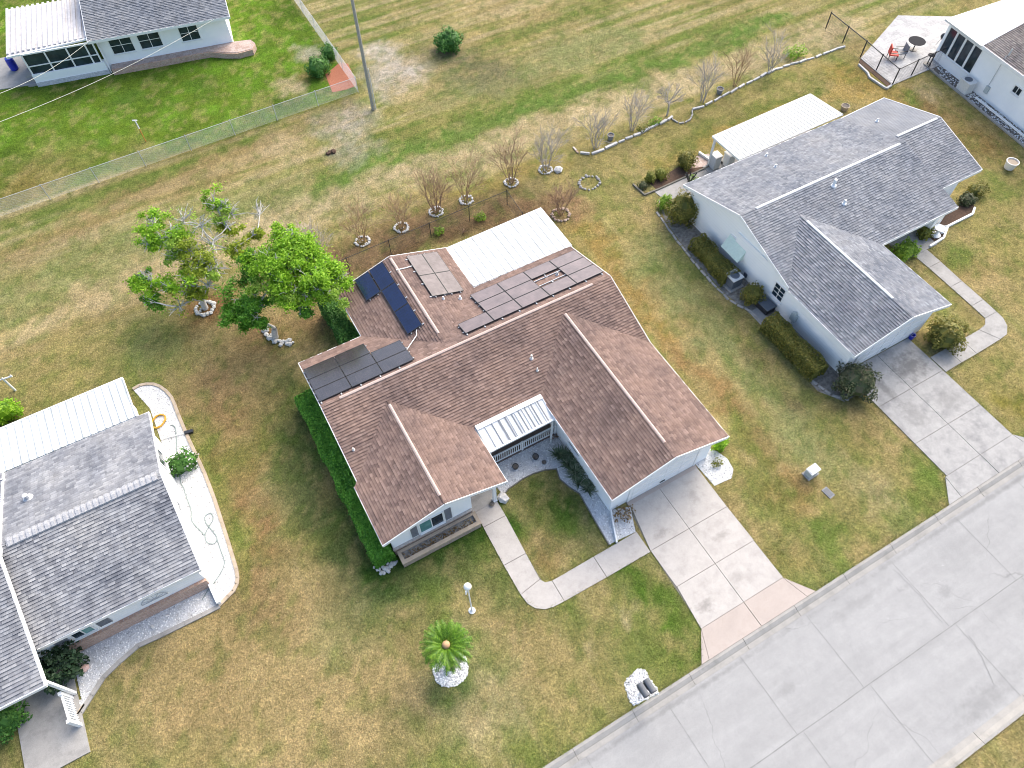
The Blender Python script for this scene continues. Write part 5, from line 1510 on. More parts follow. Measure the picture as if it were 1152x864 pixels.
# ------------------------------------------------------------------ FENCES
def fence(name, label, pts, hgt, spacing, mat, pitch, wr, pr_=.03, mesh=True, rail=True):
    root = thing(name, label, 'fence', (pts[0][0], pts[0][1], 0))
    done = None
    rl_ = MB(); ms = MB()
    proto = None
    for a, b in zip(pts[:-1], pts[1:]):
        a = Vector((a[0], a[1], 0)); b = Vector((b[0], b[1], 0)); L_ = (b - a).length; d = (b - a) / L_
        k = max(1, round(L_ / spacing))
        for i in range(k + 1):
            if i == 0 and done is not None: continue
            p = a + d * (L_ * i / k)
            if proto is None:
                pm = MB(); pm.tube([(p.x, p.y, -.1), (p.x, p.y, hgt + .03)], pr_, 8); pm.lathe([(pr_ * 1.3, hgt + .02), (pr_ * 1.2, hgt + .06), (.005, hgt + .09)], (p.x, p.y, 0), 8)
                proto = pm.build('post', mat, root); p0 = p.copy()
            else:
                c = proto.copy(); COL.objects.link(c); c.parent = root
                c.matrix_parent_inverse = proto.matrix_parent_inverse.copy(); c.location = p - p0
        done = True
        rl_.tube([a + Vector((0, 0, hgt)), b + Vector((0, 0, hgt))], pr_ * .75, 8)
        ms.tube([a + Vector((0, 0, .06)), b + Vector((0, 0, .06))], wr, 4)
        if mesh:
            m_ = int(L_ / pitch); hh_ = hgt - .06
            for i in range(-int(hh_ / pitch), m_ + 1):
                for s_ in (1, -1):
                    u0 = i * pitch; u1 = u0 + hh_
                    z0, z1 = (.05, hgt - .01) if s_ > 0 else (hgt - .01, .05)
                    c0, c1 = max(u0, 0), min(u1, L_)
                    if c1 - c0 < .05: continue
                    za = z0 + (z1 - z0) * (c0 - u0) / hh_; zb_ = z0 + (z1 - z0) * (c1 - u0) / hh_
                    p, q = a + d * c0 + Vector((0, 0, za)), a + d * c1 + Vector((0, 0, zb_))
                    ms.tube([p, q], wr, 3, False)
    if rail: rl_.build('top_rail', mat, root)
    if mesh: ms.build('wire_mesh', mat, root)
    return root
cx, cy = 8.75, 26.45
fence('chain_link_fence', 'silver chain link fence around the green lawn at the upper left', [(-34, 25.9), (-16, 25.95), (cx, cy), (9.3, 62)], 1.2, 3.0, M['galv'], .08, .003, .022)
fp = [at(340, 311, 1.2), at(570.2, 214.5, 1.2), at(588, 240, 1.2)]
fence('black_wire_fence', 'black wire fence between the brown roof house and its row of leafless trees', [(p.x, p.y) for p in fp], 1.2, 2.6, M['black_metal'], .12, .003, .022)
pf = [at(1012, 20, 0), at(968, 64, 0), at(1003.7, 95.3, 0), at(1025, 85, 0), at(1044, 76.6, 0), at(1057, 71, 0)]
pf = [(42.49 + 1.2, 15.6)] + [(p.x, p.y) for p in pf[1:]]
fence('black_metal_fence', 'black metal fence around the pale paver patio at the upper right', pf, 1.25, 1.9, M['black_metal'], .14, .004, .045)

# ------------------------------------------------------------------ POLES AND LAMP
UP = thing('utility_pole', 'tall weathered wooden utility pole beside the corner of the silver fence', 'utility pole', tuple(at(420, 123, 0)))
b = at(420, 123, 0)
mb = MB(); mb.tube([(b.x, b.y, -.2), (b.x, b.y, 5), (b.x, b.y, 10.5)], [.13, .115, .09], 12); mb.build('pole', M['wood_pole'], UP)
mb = MB(); mb.bar((b.x - .9, b.y, 9.9), (b.x + .9, b.y, 9.9), .1, .12)
for x in (-.8, -.3, .3, .8): mb.lathe([(.03, 0), (.06, .05), (.03, .12)], (b.x + x, b.y, 9.96), 8)
mb.build('crossarm', M['wood_pole'], UP)
mb = MB(); mb.tube([(b.x + .17, b.y - .1, 0), (b.x + .15, b.y - .1, 3.2)], .03, 6); mb.build('conduit', M['galv'], UP)
def cable(label, a, c, r=.015):
    root = thing('overhead_cable', label, 'cable', tuple(a))
    a, c = Vector(a), Vector(c); mb = MB()
    P = [a.lerp(c, k / 16) - Vector((0, 0, .5 * math.sin(math.pi * k / 16))) for k in range(17)]
    mb.tube(P, r, 5); mb.build('wire', plain('pale_cable', (.5, .5, .46), .6) if 'pale_cable' not in bpy.data.materials else bpy.data.materials['pale_cable'], root)
cable('pale overhead cable crossing the green lawn in front of the brick planter', at(-60, 160, 6.0), q4(8.9, -.74, 2.6))
cable('pale overhead cable passing just in front of the dark porch screens', at(-40, 119, 5.2), q4(-.3, -.3, 2.75))
MP = thing('garden_pole', 'thin white and orange pole standing on the green lawn by the silver fence', 'pole', tuple(at(164.2, 159.3, 0)))
b = at(164.2, 159.3, 0); hz = height_of((164.2, 159.3), (150, 136)); hz = min(hz, 3.2)
mb = MB(); mb.tube([(b.x, b.y, -.1), (b.x, b.y, hz * .62)], .03, 8); mb.build('lower_pole', M['orange'], MP)
mb = MB(); mb.tube([(b.x, b.y, hz * .62), (b.x, b.y, hz)], .04, 8); mb.bar((b.x - .16, b.y + .08, hz), (b.x + .12, b.y - .08, hz), .06, .06); mb.build('white_top', M['white'], MP)
CP = thing('clothesline_post', 'white T-shaped clothesline post on the grass at the far left edge', 'post', tuple(at(17.4, 439.3, 0)))
b = at(17.4, 439.3, 0); hz = min(height_of((17.4, 439.3), (4, 426)), 2.6)
mb = MB(); mb.tube([(b.x, b.y, -.1), (b.x, b.y, hz)], .055, 10); mb.build('post', M['white'], CP)
mb = MB(); mb.tube([(b.x - .45, b.y + .05, hz), (b.x + .45, b.y - .05, hz)], .045, 8)
for k in (-.4, 0, .4): mb.lathe([(.03, 0), (.05, .03), (.02, .07)], (b.x + k, b.y - .05 * k, hz + .04), 8)
mb.build('crossbar', M['ac'], CP)
b = at(531, 687, 0); hz = height_of((531, 687), (520.6, 653.8))
hz = min(hz, 3.4)
LP = thing('lamp_post', 'white lamp post with round globe and hanging sign plate on the front lawn', 'lamp post', tuple(b))
mb = MB(); mb.lathe([(.16, -.05), (.16, .04), (.10, .07), (.05, .14), (.035, .2), (.03, hz - .25), (.05, hz - .22), (.07, hz - .16)], b, 12); mb.build('post', M['white'], LP)
mb = MB(); mb.lathe([(.06, hz - .16), (.13, hz - .12), (.17, hz), (.13, hz + .12), (.06, hz + .17), (.01, hz + .18)], b, 16); mb.build('globe', M['globe'], LP, True)
mb = MB(); q = at(526, 662.5, hz - .5); mb.bar((b.x, b.y, hz - .3), (q.x, q.y, hz - .3), .03, .03); ar_ = mb.build('arm', M['white'], LP)
mb = MB(); q = at(526, 662.5, hz - .5); mb.obox((q.x, q.y, q.z), (.42, .04, .36), .7); mb.build('sign_plate', M['white'], LP)

# ------------------------------------------------------------------ PALM
c0 = at(507, 750, 0)
ctop = (501.8, 725.4)
pz = min(height_of((507, 750), ctop), 2.3)
PM = thing('sago_palm', 'sago palm with a tan cone in its crown, growing from a white pebble circle', 'palm', (c0.x, c0.y, 0))
pc = at(*ctop, pz)
mb = MB(); mb.tube([(c0.x, c0.y, -.05), (c0.x * .7 + pc.x * .3, c0.y * .7 + pc.y * .3, pz * .4), (pc.x, pc.y, pz - .05)], [.2, .17, .19], 12); mb.build('trunk', noisy('palm_trunk', (.10, .075, .05), (.2, .15, .11), 25, .95, .8, 30), PM)
mb = MB(); mb.lathe([(.11, pz - .1), (.165, pz - .02), (.16, pz + .05), (.10, pz + .12), (.02, pz + .15)], (pc.x, pc.y, 0), 14); mb.build('cone', M['cone'], PM, True)
pr = random.Random(4)
FV = []
for ring, (nf, el0, ln) in enumerate(((15, 50, .72), (18, 30, .9), (21, 12, .96), (20, -6, .95), (14, -24, .85))):
    for i in range(nf):
        az = 2 * math.pi * (i + .5 * ring + pr.uniform(-.2, .2)) / nf; el = R(el0 + pr.uniform(-7, 7)); ll = ln * pr.uniform(.9, 1.08)
        pos = Vector((pc.x + .15 * math.cos(az), pc.y + .15 * math.sin(az), pz - .02)); pts = [pos.copy()]
        e_ = el
        for k in range(9):
            pos = pos + Vector((math.cos(az) * math.cos(e_), math.sin(az) * math.cos(e_), math.sin(e_))) * ll / 9; pts.append(pos.copy()); e_ -= R(5.5)
        side = Vector((-math.sin(az), math.cos(az), 0))
        for k in range(1, 10):
            for sub in (0, .5):
                if k == 9 and sub: continue
                p = pts[k].lerp(pts[min(k + 1, 9)], sub); d = (pts[min(k + 1, 9)] - pts[k - 1]).normalized(); up = side.cross(d)
                lw = .115 * (math.sin(math.pi * (k + sub + .6) / 10.6)) ** .6 + .02
                for s_ in (1, -1):
                    tip = p + side * s_ * lw + d * lw * .8 + up * .02 * s_ * s_ - Vector((0, 0, .02))
                    wv = d * .018
                    FV += [p - wv, p + wv, tip + wv * .3, tip - wv * .3]
        for k in range(9):
            s2_ = side * .012; FV += [pts[k] - s2_, pts[k] + s2_, pts[k + 1] + s2_, pts[k + 1] - s2_]
soup('fronds', [tuple(p) for p in FV], 4, M['frond'], PM)
cc = at(507, 752, 0)
gravel([(cc.x + .78 * math.cos(a * .4189) * rnd.uniform(.94, 1.05), cc.y + .78 * math.sin(a * .4189) * rnd.uniform(.94, 1.05)) for a in range(15)], 420, (.025, .06))

# ------------------------------------------------------------------ TREES
def limb(mb, a, b, r0, r1, pr, n=6, segs=5, wobble=.12, sag=.0):
    a, b = Vector(a), Vector(b); L_ = (b - a).length; P = []; Rr = []
    off = Vector((pr.uniform(-1, 1), pr.uniform(-1, 1), pr.uniform(-.3, .6))) * L_ * wobble
    for i in range(segs + 1):
        k = i / segs
        P.append(a.lerp(b, k) + off * math.sin(math.pi * k) + Vector((pr.uniform(-1, 1), pr.uniform(-1, 1), pr.uniform(-1, 1))) * L_ * .02 * (0 < i < segs))
        Rr.append(r0 + (r1 - r0) * k)
    mb.tube(P, Rr, n, False); return P

def leafy_tree(label, base, clumps, barkmat, seed, twigs=10, fork=.9, lean=(0, 0)):
    pr = random.Random(seed); rg = np.random.default_rng(seed)
    b = at(*base, 0)
    root = thing('broadleaf_tree', label, 'tree', tuple(b), 'two green trees left of the brown roof house')
    tr = MB(); lb = MB(); tw = MB()
    f = b + Vector((lean[0], lean[1], fork))
    limb(tr, b - Vector((0, 0, .1)), f, .19, .14, pr, 10, 5, .05)
    crowns = {}
    C = [(at(px, py, z), r, mt, dens) for px, py, z, r, mt, dens in clumps]
    order = sorted(C, key=lambda c: (c[0] - f).length)
    nodes = [f]
    for c, r, mt, dens in order:
        # join to nearest existing node that lies lower and nearer
        par = min(nodes, key=lambda q: (q - c).length + .45 * (q - f).length * .5 + (2 if q.z > c.z + .3 else 0))
        far = (par - f).length
        P = limb(lb, par, c, max(.035, .11 - .025 * far), .03, pr, 6, 5, .10)
        nodes += [P[3], c]
        for k in range(twigs):
            d = Vector((pr.gauss(0, 1), pr.gauss(0, 1), pr.gauss(.3, .8))).normalized() * r * pr.uniform(.6, 1.15)
            Q = limb(tw, c.lerp(P[3], pr.uniform(0, .6)), c + d * (1.25 if dens < .5 else 1.1), .036 if seed == 21 else .02, .012, pr, 4, 3, .15)
            for s_ in range(3):
                d2 = Vector((pr.gauss(0, 1), pr.gauss(0, 1), pr.gauss(.2, .8))).normalized() * r * .4
                limb(tw, Q[2], Q[2] + d2, .010, .005, pr, 3, 2, .1)
        if dens > 0:
            sub = []
            for k in range(int(5 + dens * 6)):
                cc = np.array(c) + rg.normal(size=3) * np.array([.55, .55, .40]) * r
                n = int((215 if seed == 21 else 230) * dens * rg.uniform(.6, 1.3))
                Pt = cc + rg.normal(size=(n, 3)) * np.array([.26, .26, .17]) * r * rg.uniform(.7, 1.2)
                sub.append(Pt)
            Pt = np.vstack(sub)
            out = Pt - np.array(c); out /= (np.linalg.norm(out, axis=1)[:, None] + 1e-6)
            crowns.setdefault(mt, []).append(leaf_quads(Pt, .07, rg, .5, .55, out))
    tr.build('trunk', barkmat, root, True)
    lb.build('limb', barkmat, root, True)
    tw.build('twigs', M['pale_bark'], root)
    for mt, Qs in crowns.items(): soup('crown', np.vstack(Qs), 4, M[mt], root)
    return root
leafy_tree('sparse thin-crowned tree with many bare grey branches, left of the denser green tree', (231, 347),
    [(172, 250, 4.0, .55, 'bright_leaf', .7), (178, 268, 3.8, .7, 'bright_leaf', 1.0), (165, 275, 3.6, .5, 'bright_leaf', .6), (195, 262, 4.2, .6, 'bright_leaf', .6), (196, 284, 3.6, .7, 'mid_leaf', .9),
     (242, 229, 4.8, .62, 'bright_leaf', .9), (252, 232, 4.7, .4, 'mid_leaf', .4), (214, 284, 3.8, .75, 'olive_leaf', .9), (223, 297, 3.6, .75, 'olive_leaf', 1.0), (232, 306, 3.3, .5, 'mid_leaf', .5),
     (257, 254, 4.0, .55, 'olive_leaf', .6), (250, 248, 4.2, .5, 'mid_leaf', .4), (266, 279, 3.4, .55, 'olive_leaf', .9), (288, 262, 3.4, .35, 'olive_leaf', .5), (167, 317, 2.8, .6, 'bright_leaf', .9), (160, 312, 2.9, .4, 'rich_leaf', .5),
     (168, 338, 2.3, .45, 'rich_leaf', .6), (188, 322, 2.7, .5, 'bright_leaf', .6), (213, 312, 3.0, .7, 'bright_leaf', .7), (210, 332, 2.4, .6, 'olive_leaf', .8), (225, 252, 4.4, .7, 'mid_leaf', .12), (208, 245, 4.4, .6, 'mid_leaf', .1), (240, 270, 3.9, .8, 'mid_leaf', .15),
     (262, 240, 4.2, .6, 'mid_leaf', 0), (292, 238, 3.6, .6, 'mid_leaf', 0), (245, 300, 3.0, .6, 'mid_leaf', .12), (200, 345, 2.0, .5, 'olive_leaf', 0.1), (235, 322, 2.6, .5, 'mid_leaf', .1)],
    M['pale_bark'], 21, 12, .7, (.1, .15))
leafy_tree('dense bright green tree leaning over stones beside the brown roof house', (309, 380),
    [(331, 271, 4.8, .85, 'bright_leaf', 1.3), (320, 262, 4.9, .5, 'bright_leaf', .8), (342, 280, 4.6, .7, 'bright_leaf', 1.1), (334, 290, 4.5, .9, 'bright_leaf', 1.3), (305, 290, 4.4, .85, 'bright_leaf', 1.2), (290, 296, 4.0, .6, 'bright_leaf', .8), (280, 289, 4.0, .45, 'rich_leaf', .7),
     (283, 304, 3.6, .5, 'rich_leaf', .7), (313, 312, 4.2, .9, 'bright_leaf', 1.3), (345, 312, 4.2, .95, 'bright_leaf', 1.4), (366, 311, 4.0, .8, 'bright_leaf', 1.2), (381, 314, 3.8, .55, 'bright_leaf', .9), (374, 327, 3.6, .5, 'mid_leaf', .8), (323, 332, 3.8, .8, 'bright_leaf', 1.1), (344, 334, 3.6, .7, 'mid_leaf', .9), (344, 350, 3.0, .38, 'rich_leaf', .6),
     (360, 325, 3.8, .6, 'bright_leaf', .9), (275, 336, 3.0, .8, 'rich_leaf', 1.3), (280, 355, 2.5, .7, 'rich_leaf', 1.2), (266, 350, 2.6, .55, 'rich_leaf', 1.0), (292, 340, 2.8, .55, 'rich_leaf', .9), (290, 362, 2.2, .4, 'rich_leaf', .6), (305, 322, 3.6, .6, 'mid_leaf', .8), (320, 296, 4.7, .7, 'bright_leaf', 1.0), (356, 300, 4.3, .6, 'bright_leaf', .9)],
    M['pale_bark'], 33, 7, .9, (.2, -.1))

def bare_tree(label, base, hgt, spread, mat, seed, group, stems=6, leaf=None, nleaf=0, single=False, dens=3):
    pr = random.Random(seed); b = at(*base, 0)
    root = thing('bare_tree', label, 'tree', tuple(b), group)
    st = MB(); tw = st if single else MB(); tips = []
    def grow(p, d, L_, r, lv):
        q = p + d * L_; mid = p.lerp(q, .5) + Vector((pr.uniform(-1, 1), pr.uniform(-1, 1), 0)) * L_ * .06
        (st if lv < 2 else tw).tube([p, mid, q], [r, r * .85, r * .6], 5 if lv < 2 else 3, False)
        if lv >= 3: tips.append(q); return
        for k in range(dens if lv < 1 else dens + 1):
            nd = (d + Vector((pr.gauss(0, .42), pr.gauss(0, .42), pr.gauss(.05, .22)))).normalized()
            start = p.lerp(q, pr.uniform(.45, 1.0) if k else 1.0)
            grow(start, nd, L_ * pr.uniform(.6, .85), max(r * .55, .007), lv + 1)
    if single:
        top = b + Vector((pr.uniform(-.1, .1), pr.uniform(-.1, .1), hgt * .4)); st.tube([b - Vector((0, 0, .05)), b.lerp(top, .5) + Vector((.04, 0, 0)), top], [.07, .06, .055], 8)
        for i in range(stems):
            a = 6.283 * i / stems + pr.uniform(-.3, .3); d = Vector((math.cos(a) * spread * 1.3, math.sin(a) * spread * 1.3, .75)).normalized(); grow(top, d, hgt * .26, .035, 0)
    else:
        for i in range(stems):
            a = 6.283 * i / stems + pr.uniform(-.4, .4); s_ = spread * pr.uniform(.4, 1.1)
            d = Vector((math.cos(a) * s_, math.sin(a) * s_, 1)).normalized(); grow(b + Vector((math.cos(a) * .1, math.sin(a) * .1, -.05)), d, hgt * pr.uniform(.3, .46), .03, 0)
    st.build('branches' if single else 'stem', mat, root)
    if not single: tw.build('twigs', mat, root)
    if leaf and tips:
        rg = np.random.default_rng(seed); T_ = np.array([tuple(t) for t in tips]); idx = rg.integers(0, len(T_), nleaf)
        soup('leaves', leaf_quads(T_[idx] + rg.normal(size=(nleaf, 3)) * .1, .045, rg), 4, M[leaf], root)
    return root
def ring(label, base, r, n=16, seed=1, size=.13, mat='rock', zh=.05, group=None, fill=0, ry=None):
    pr = random.Random(seed); b = at(*base, 0)
    root = thing('stone_ring', label, 'stone ring', tuple(b), group); mb = MB()
    for i in range(n):
        a = 6.283 * i / n + pr.uniform(-.08, .08); mb.rock((b.x + r * math.cos(a) * pr.uniform(.92, 1.08), b.y + (ry or r) * math.sin(a) * pr.uniform(.92, 1.08), zh), size * pr.uniform(.8, 1.25), pr)
    for i in range(fill):
        a = pr.random() * 6.283; k = r * math.sqrt(pr.random()) * .9; mb.rock((b.x + k * math.cos(a), b.y + k * math.sin(a), .02), size * pr.uniform(.4, .8), pr)
    mb.build('stones', M[mat], root); return root
GB = 'leafless crape myrtles in a row behind the brown roof house'
row = [((360, 292.5), 2.6, .30, 'twig_grey', 'half hidden leafless crape myrtle just behind the dense green tree, first of the back row', None, 0),
       ((407.9, 272), 2.7, .28, 'twig_tan', 'leafless pale crape myrtle, second in the back row counted from the green trees', 'dead_leaf', 40),
       ((451.6, 256.5), 2.5, .34, 'twig_tan', 'wispy leafless crape myrtle, third in the back row, behind the square pale solar array', 'dead_leaf', 30),
       ((490.5, 238.7), 3.1, .32, 'twig_brown', 'leafless brownish crape myrtle left of the big golden one', 'dead_leaf', 60),
       ((524.5, 225.4), 3.3, .38, 'twig_tan', 'largest golden twigged crape myrtle in the back row, with dry leaves', 'dead_leaf', 320),
       ((575.2, 205.8), 3.4, .30, 'twig_brown', 'tall leafless crape myrtle beside the corner post of the black wire fence', 'dead_leaf', 60),
       ((613.6, 191.5), 3.0, .32, 'twig_grey', 'leafless crape myrtle with a white boulder beside it, last of the back row', None, 0)]
for i, (p, hh_, sp, mt, lb_, lf_, nl) in enumerate(row):
    bare_tree(lb_, p, hh_ * 1.12, sp * (.85 + .12 * (i * 3 % 4)), M[mt], 200 + i, GB, 6 + (i * 5) % 4, lf_, nl)
    ring('white stone ring around the ' + ['half hidden first', 'second', 'third', 'fourth', 'golden fifth', 'sixth', 'seventh and last'][i] + ' leafless tree of the back row', p, .42, 17, 300 + i, .085, 'rock', .05, 'white stone rings in the back row', 8)
bare_tree('dark brown leafless shrubby tree behind the corner of the white patio roof', (630.7, 241), 2.2, .42, M['twig_brown'], 260, None, 8, 'dead_leaf', 120)
ring('brown brick ring round the dark leafless tree behind the white patio roof', (630.7, 242), .55, 16, 330, .10, 'brick')
ring('empty oval scalloped stone ring on the grass between the two back yards', (663, 206), .72, 18, 331, .10, 'path_grey', .04, None, 0, .62)
b = at(628, 192, 0); o = thing('white_stone', 'single white boulder beside the last crape myrtle of the back row', 'stone', (b.x, b.y, 0)); mb = MB(); mb.rock((b.x, b.y, .12), .28, random.Random(5)); mb.build('boulder', M['rock'], o)
b = at(573, 185, 0)
GR = 'bare trees in the white edged bed behind the grey roof house'
row2 = [((669.7, 167), 2.7, .32, 'twig_grey', 'bare pale tree at the left tip of the white edged bed', False),
        ((710.4, 146.4), 3.0, .26, 'twig_grey', 'bare upright tree between dark urn and round grey tree in the edged bed', False),
        ((750.4, 129.6), 2.3, .5, 'twig_grey', 'small round-headed grey tree on a single trunk beside the edging loop', True),
        ((790, 114.5), 3.2, .22, 'twig_grey', 'slim bare tree just right of the edging loop', False),
        ((826.5, 96.5), 3.1, .34, 'twig_tan', 'wide bare tan tree in the right half of the white edged bed', False),
        ((865.7, 81.5), 3.0, .32, 'twig_grey', 'bare tree nearest the right end of the white edged bed', False)]
for i, (p, hh_, sp, mt, lb_, sg) in enumerate(row2):
    bare_tree(lb_, p, hh_, sp, M[mt], 240 + i, GR, 6, None, 0, sg)

# ------------------------------------------------------------------ EDGINGS
def edging(label, px, w=.15, h_=.13, mat='rock', seg=.45, cat='edging', seed=1, name='garden_edging'):
    pr = random.Random(seed); P = [at(a, b, 0) for a, b in px]
    root = thing(name, label, cat, tuple(P[0])); mb = MB()
    for a, b in zip(P[:-1], P[1:]):
        L_ = (b - a).length; n = max(1, round(L_ / seg)); ang = math.atan2((b - a).y, (b - a).x)
        for i in range(n):
            c = a.lerp(b, (i + .5) / n)
            mb.obox((c.x + pr.uniform(-.02, .02), c.y + pr.uniform(-.025, .025), h_ / 2 - .02), (L_ / n * pr.uniform(.72, .95), w * pr.uniform(.7, 1.05), h_ * pr.uniform(.6, 1.2)), ang + pr.uniform(-.12, .12))
    mb.build('blocks', M[mat], root); return root
edging('long broken run of white edging blocks along the bed of bare trees', [(651, 172.5), (664.9, 174.5), (680, 168), (694.7, 161.3), (720.9, 150), (751, 135.5), (757, 132)], .17, .15, 'rock', .75, 'edging', 2)
edging('white edging blocks from the loop to the right end of the bed of bare trees', [(778, 124.5), (793, 119.5), (830, 99.7), (871, 79), (916, 65), (950, 52.5)], .15, .14, 'rock', .8, 'edging', 3)
lc = at(766, 130, 0)
edging('pale edging loop around a grassy circle beside the single trunk grey tree', [(755, 131), (757, 135.5), (763, 139), (770, 138.5), (776, 135), (779, 129), (778, 124)], .10, .12, 'path_grey', .35, 'edging', 4)
edging('short brown edging at the left tip of the white edged bed', [(645, 166), (648, 170), (651, 172.5)], .12, .1, 'brick', .4, 'edging', 5)
def cont(label, pts, w=.12, h_=.09, mat='cap', name='garden_edging'):
    P = [at(a, b, 0) for a, b in pts]; root = thing(name, label, 'edging', tuple(P[0])); mb = MB()
    for a, b in zip(P[:-1], P[1:]): mb.bar(a, b + (b - a).normalized() * .02, w, h_, (0, 0, h_ / 2 - .01))
    mb.build('strip', M[mat], root); return root
cont('smooth tan edging curving around the right side gravel of the left house', lr, .16, .08, 'cap')
cont('grey edging strip bordering the front gravel of the left house', lf, .2, .08, 'path_grey')
cont('thin dark edging between the courtyard gravel and its lawn square', [(566.7, 557.4), (572, 550), (577.8, 546.3), (588, 539), (600, 533), (613, 529), (626, 527.8), (629.6, 538.9), (640, 548), (651.9, 555.6), (668, 584), (685, 613)], .05, .06, 'seam')
cont('white board edging in the gravel beside the driveway end of the garage wall', [(687, 575), (690, 594), (693.5, 611)], .07, .22, 'white')
cont('white low curb around the brown mulch bed by the porch of the grey roof house', [(1045, 278.3), (1060.8, 268.5), (1065.3, 255.8), (1093.3, 241.7), (1095.5, 235)], .12, .16, 'white')
bed('mulch', [atxy(1045, 278), atxy(1060.8, 268.3), atxy(1065.3, 255.8), atxy(1093.3, 241.7), atxy(1096, 232), atxy(1086, 222), atxy(1075, 236), (33.3, -3.7), (33.3, -5.0)], M['mulch'], .03)
bed('mulch', [atxy(731, 206), atxy(743, 217), atxy(796, 190), atxy(785, 176)], M['mulch'], .012)
bed('paver_bed', [atxy(783, 176), atxy(776, 190), atxy(795, 187), atxy(803, 180), atxy(797, 173)], M['paver'], .02)
cont('dark timber edging between the shrub bed and concrete path behind the grey roof house', [(712, 208), (725, 220), (742, 213), (797, 188)], .1, .12, 'seam')
cont('short white rail at the patio end of the shrub bed behind the grey roof', [(786, 173), (799, 182)], .12, .2, 'white')
sb = [atxy(740, 224), atxy(748, 248), atxy(778, 290), atxy(815, 330), atxy(850, 358), atxy(880, 395), atxy(920, 440), atxy(950, 452), atxy(972, 440)]
bed('gravel_strip', sb + [(21.9, -9.8), (21.6, 4.2)], noisy('bed_soil', (0.12, 0.105, 0.085), (0.30, 0.28, 0.25), 5, 0.95, 0.8, 18), .010)['kind'] = 'stuff'
edging('irregular pale stone edging along the hedge side bed of the grey roof house', [(738, 238), (752, 258), (776, 290), (800, 318), (820, 338), (846, 352), (872, 378), (892, 405), (912, 428), (935, 445), (955, 450)], .13, .10, 'path_grey', .5, 'edging', 9)
cont('brown edging around the shrub foot of the left house entry', [(0, 0), (0, 1)][:0] or [(86, 806), (95, 793)], .1, .08, 'cap')

# ------------------------------------------------------------------ HEDGES AND SHRUBS
hedge('long_hedge'.replace('long_', ''), 'long dense bright green clipped hedge along the left wall of the brown roof house', -3.95, 2.9, -3.92, -6.95, .95, 1.15, M['hedge_leaf'], 420, .06)
hedge('hedge', 'short green hedge on the left of the rear wing, between house and dense tree', -.55, 8.2, -.55, 4.3, .95, 1.5, M['deep_leaf'], 330, .065, .10)
hb0, hb1 = at(786, 271, .5), at(822, 312, .5)
hedge('hedge', 'olive hedge under the pale green awning of the grey roof house', hb0.x, hb0.y, hb1.x, hb1.y, 1.05, .8, M['brown_hedge'], 330, .06, .08)
hb0, hb1 = at(868, 358, .8), at(924, 415, .8)
hedge('hedge', 'long olive brown clipped hedge beside the garage wall of the grey roof house', hb0.x, hb0.y, hb1.x, hb1.y, 1.0, 1.0, M['brown_hedge'], 400, .06, .06)
shrub('shrub', 'large tall bronze green shrub at the back left corner of the grey roof house', 'shrub', 766, 247, (.95, .95, 1.05), M['brown_hedge'], None, 2600, .065)
shrub('shrub', 'small yellow green shrub leaning on the large bronze one by the concrete path', 'shrub', 748, 233, (.45, .45, .5), M['mid_leaf'], None, 700, .06)
shrub('shrub', 'round clipped olive shrub between the air conditioner and dark mat', 'shrub', 845, 337, (.62, .62, .6), M['brown_hedge'], None, 1500, .055)
shrub('shrub', 'big dark green shrub at the driveway corner of the grey roof garage', 'shrub', 958, 437, (1.05, 1.0, .85), M['purple_leaf'], None, 3000, .065)
shrub('shrub', 'big round olive shrub in the angle of the grey driveway and its side walk', 'shrub', 1058, 384, (1.0, 1.0, .8), M['brown_hedge'], None, 2800, .065)
shrub('shrub', 'leafy green shrub beside the front walk at the eave of the grey roof house', 'shrub', 1016, 287, (.75, .6, .5), M['mid_leaf'], None, 900, .085)
shrub('shrub', 'small yellow green shrub left of the porch post of the grey roof house', 'shrub', 1038, 266, (.5, .4, .42), M['yellow_leaf'], None, 500, .08)
shrub('shrub', 'low dark shrub at the right end of the brown mulch bed', 'shrub', 1096, 218, (.75, .5, .4), M['brown_hedge'], None, 1100, .06)
shrub('shrub', 'small dark shrub on the mulch under the right eave of the grey roof house', 'shrub', 1086, 228, (.5, .5, .35), M['purple_leaf'], None, 700, .06)
shrub('shrub', 'round clipped dark green shrub in the bed behind the grey roof house', 'shrub', 770.5, 187, (.62, .62, .62), M['brown_hedge'], None, 1500, .055)
shrub('shrub', 'small yellowish shrub between the dark red one and the round clipped one', 'shrub', 743, 200.5, (.42, .4, .4), M['yellow_leaf'], None, 520, .055)
shrub('shrub', 'small yellowish shrub next to the dark red tuft behind the grey roof house', 'shrub', 731, 204, (.38, .35, .38), M['yellow_leaf'], None, 480, .055)
shrub('shrub', 'tiny dark red tuft at the left end of the bed behind the grey roof house', 'shrub', 723, 211, (.3, .3, .22), M['purple_leaf'], None, 320, .05)
shrub('shrub', 'white flowering shrub on the gravel by the right wall of the left house', 'shrub', 209.5, 525, (.78, .55, .55), M['deep_leaf'], None, 1500, .06, None, None, True, M['flower'])
shrub('shrub', 'large dark loose shrub at the porch corner of the left house', 'shrub', 74, 752, (.95, .85, .85), M['dark_leaf'], None, 1700, .095, None, None, False)
shrub('shrub', 'dark round shrub by the porch slab at the bottom left corner', 'shrub', 13, 815, (.75, .6, .7), M['deep_leaf'], None, 1700, .06)
shrub('shrub', 'bright yellow green shrub peeking out behind the white patio roof of the left house', 'shrub', 8, 471, (.85, .6, .7), M['bright_leaf'], None, 1500, .07)
shrub('shrub', 'dense round dark green shrub inside the corner of the silver fence', 'shrub', 359, 84, (.78, .78, .72), M['deep_leaf'], None, 1900, .065)
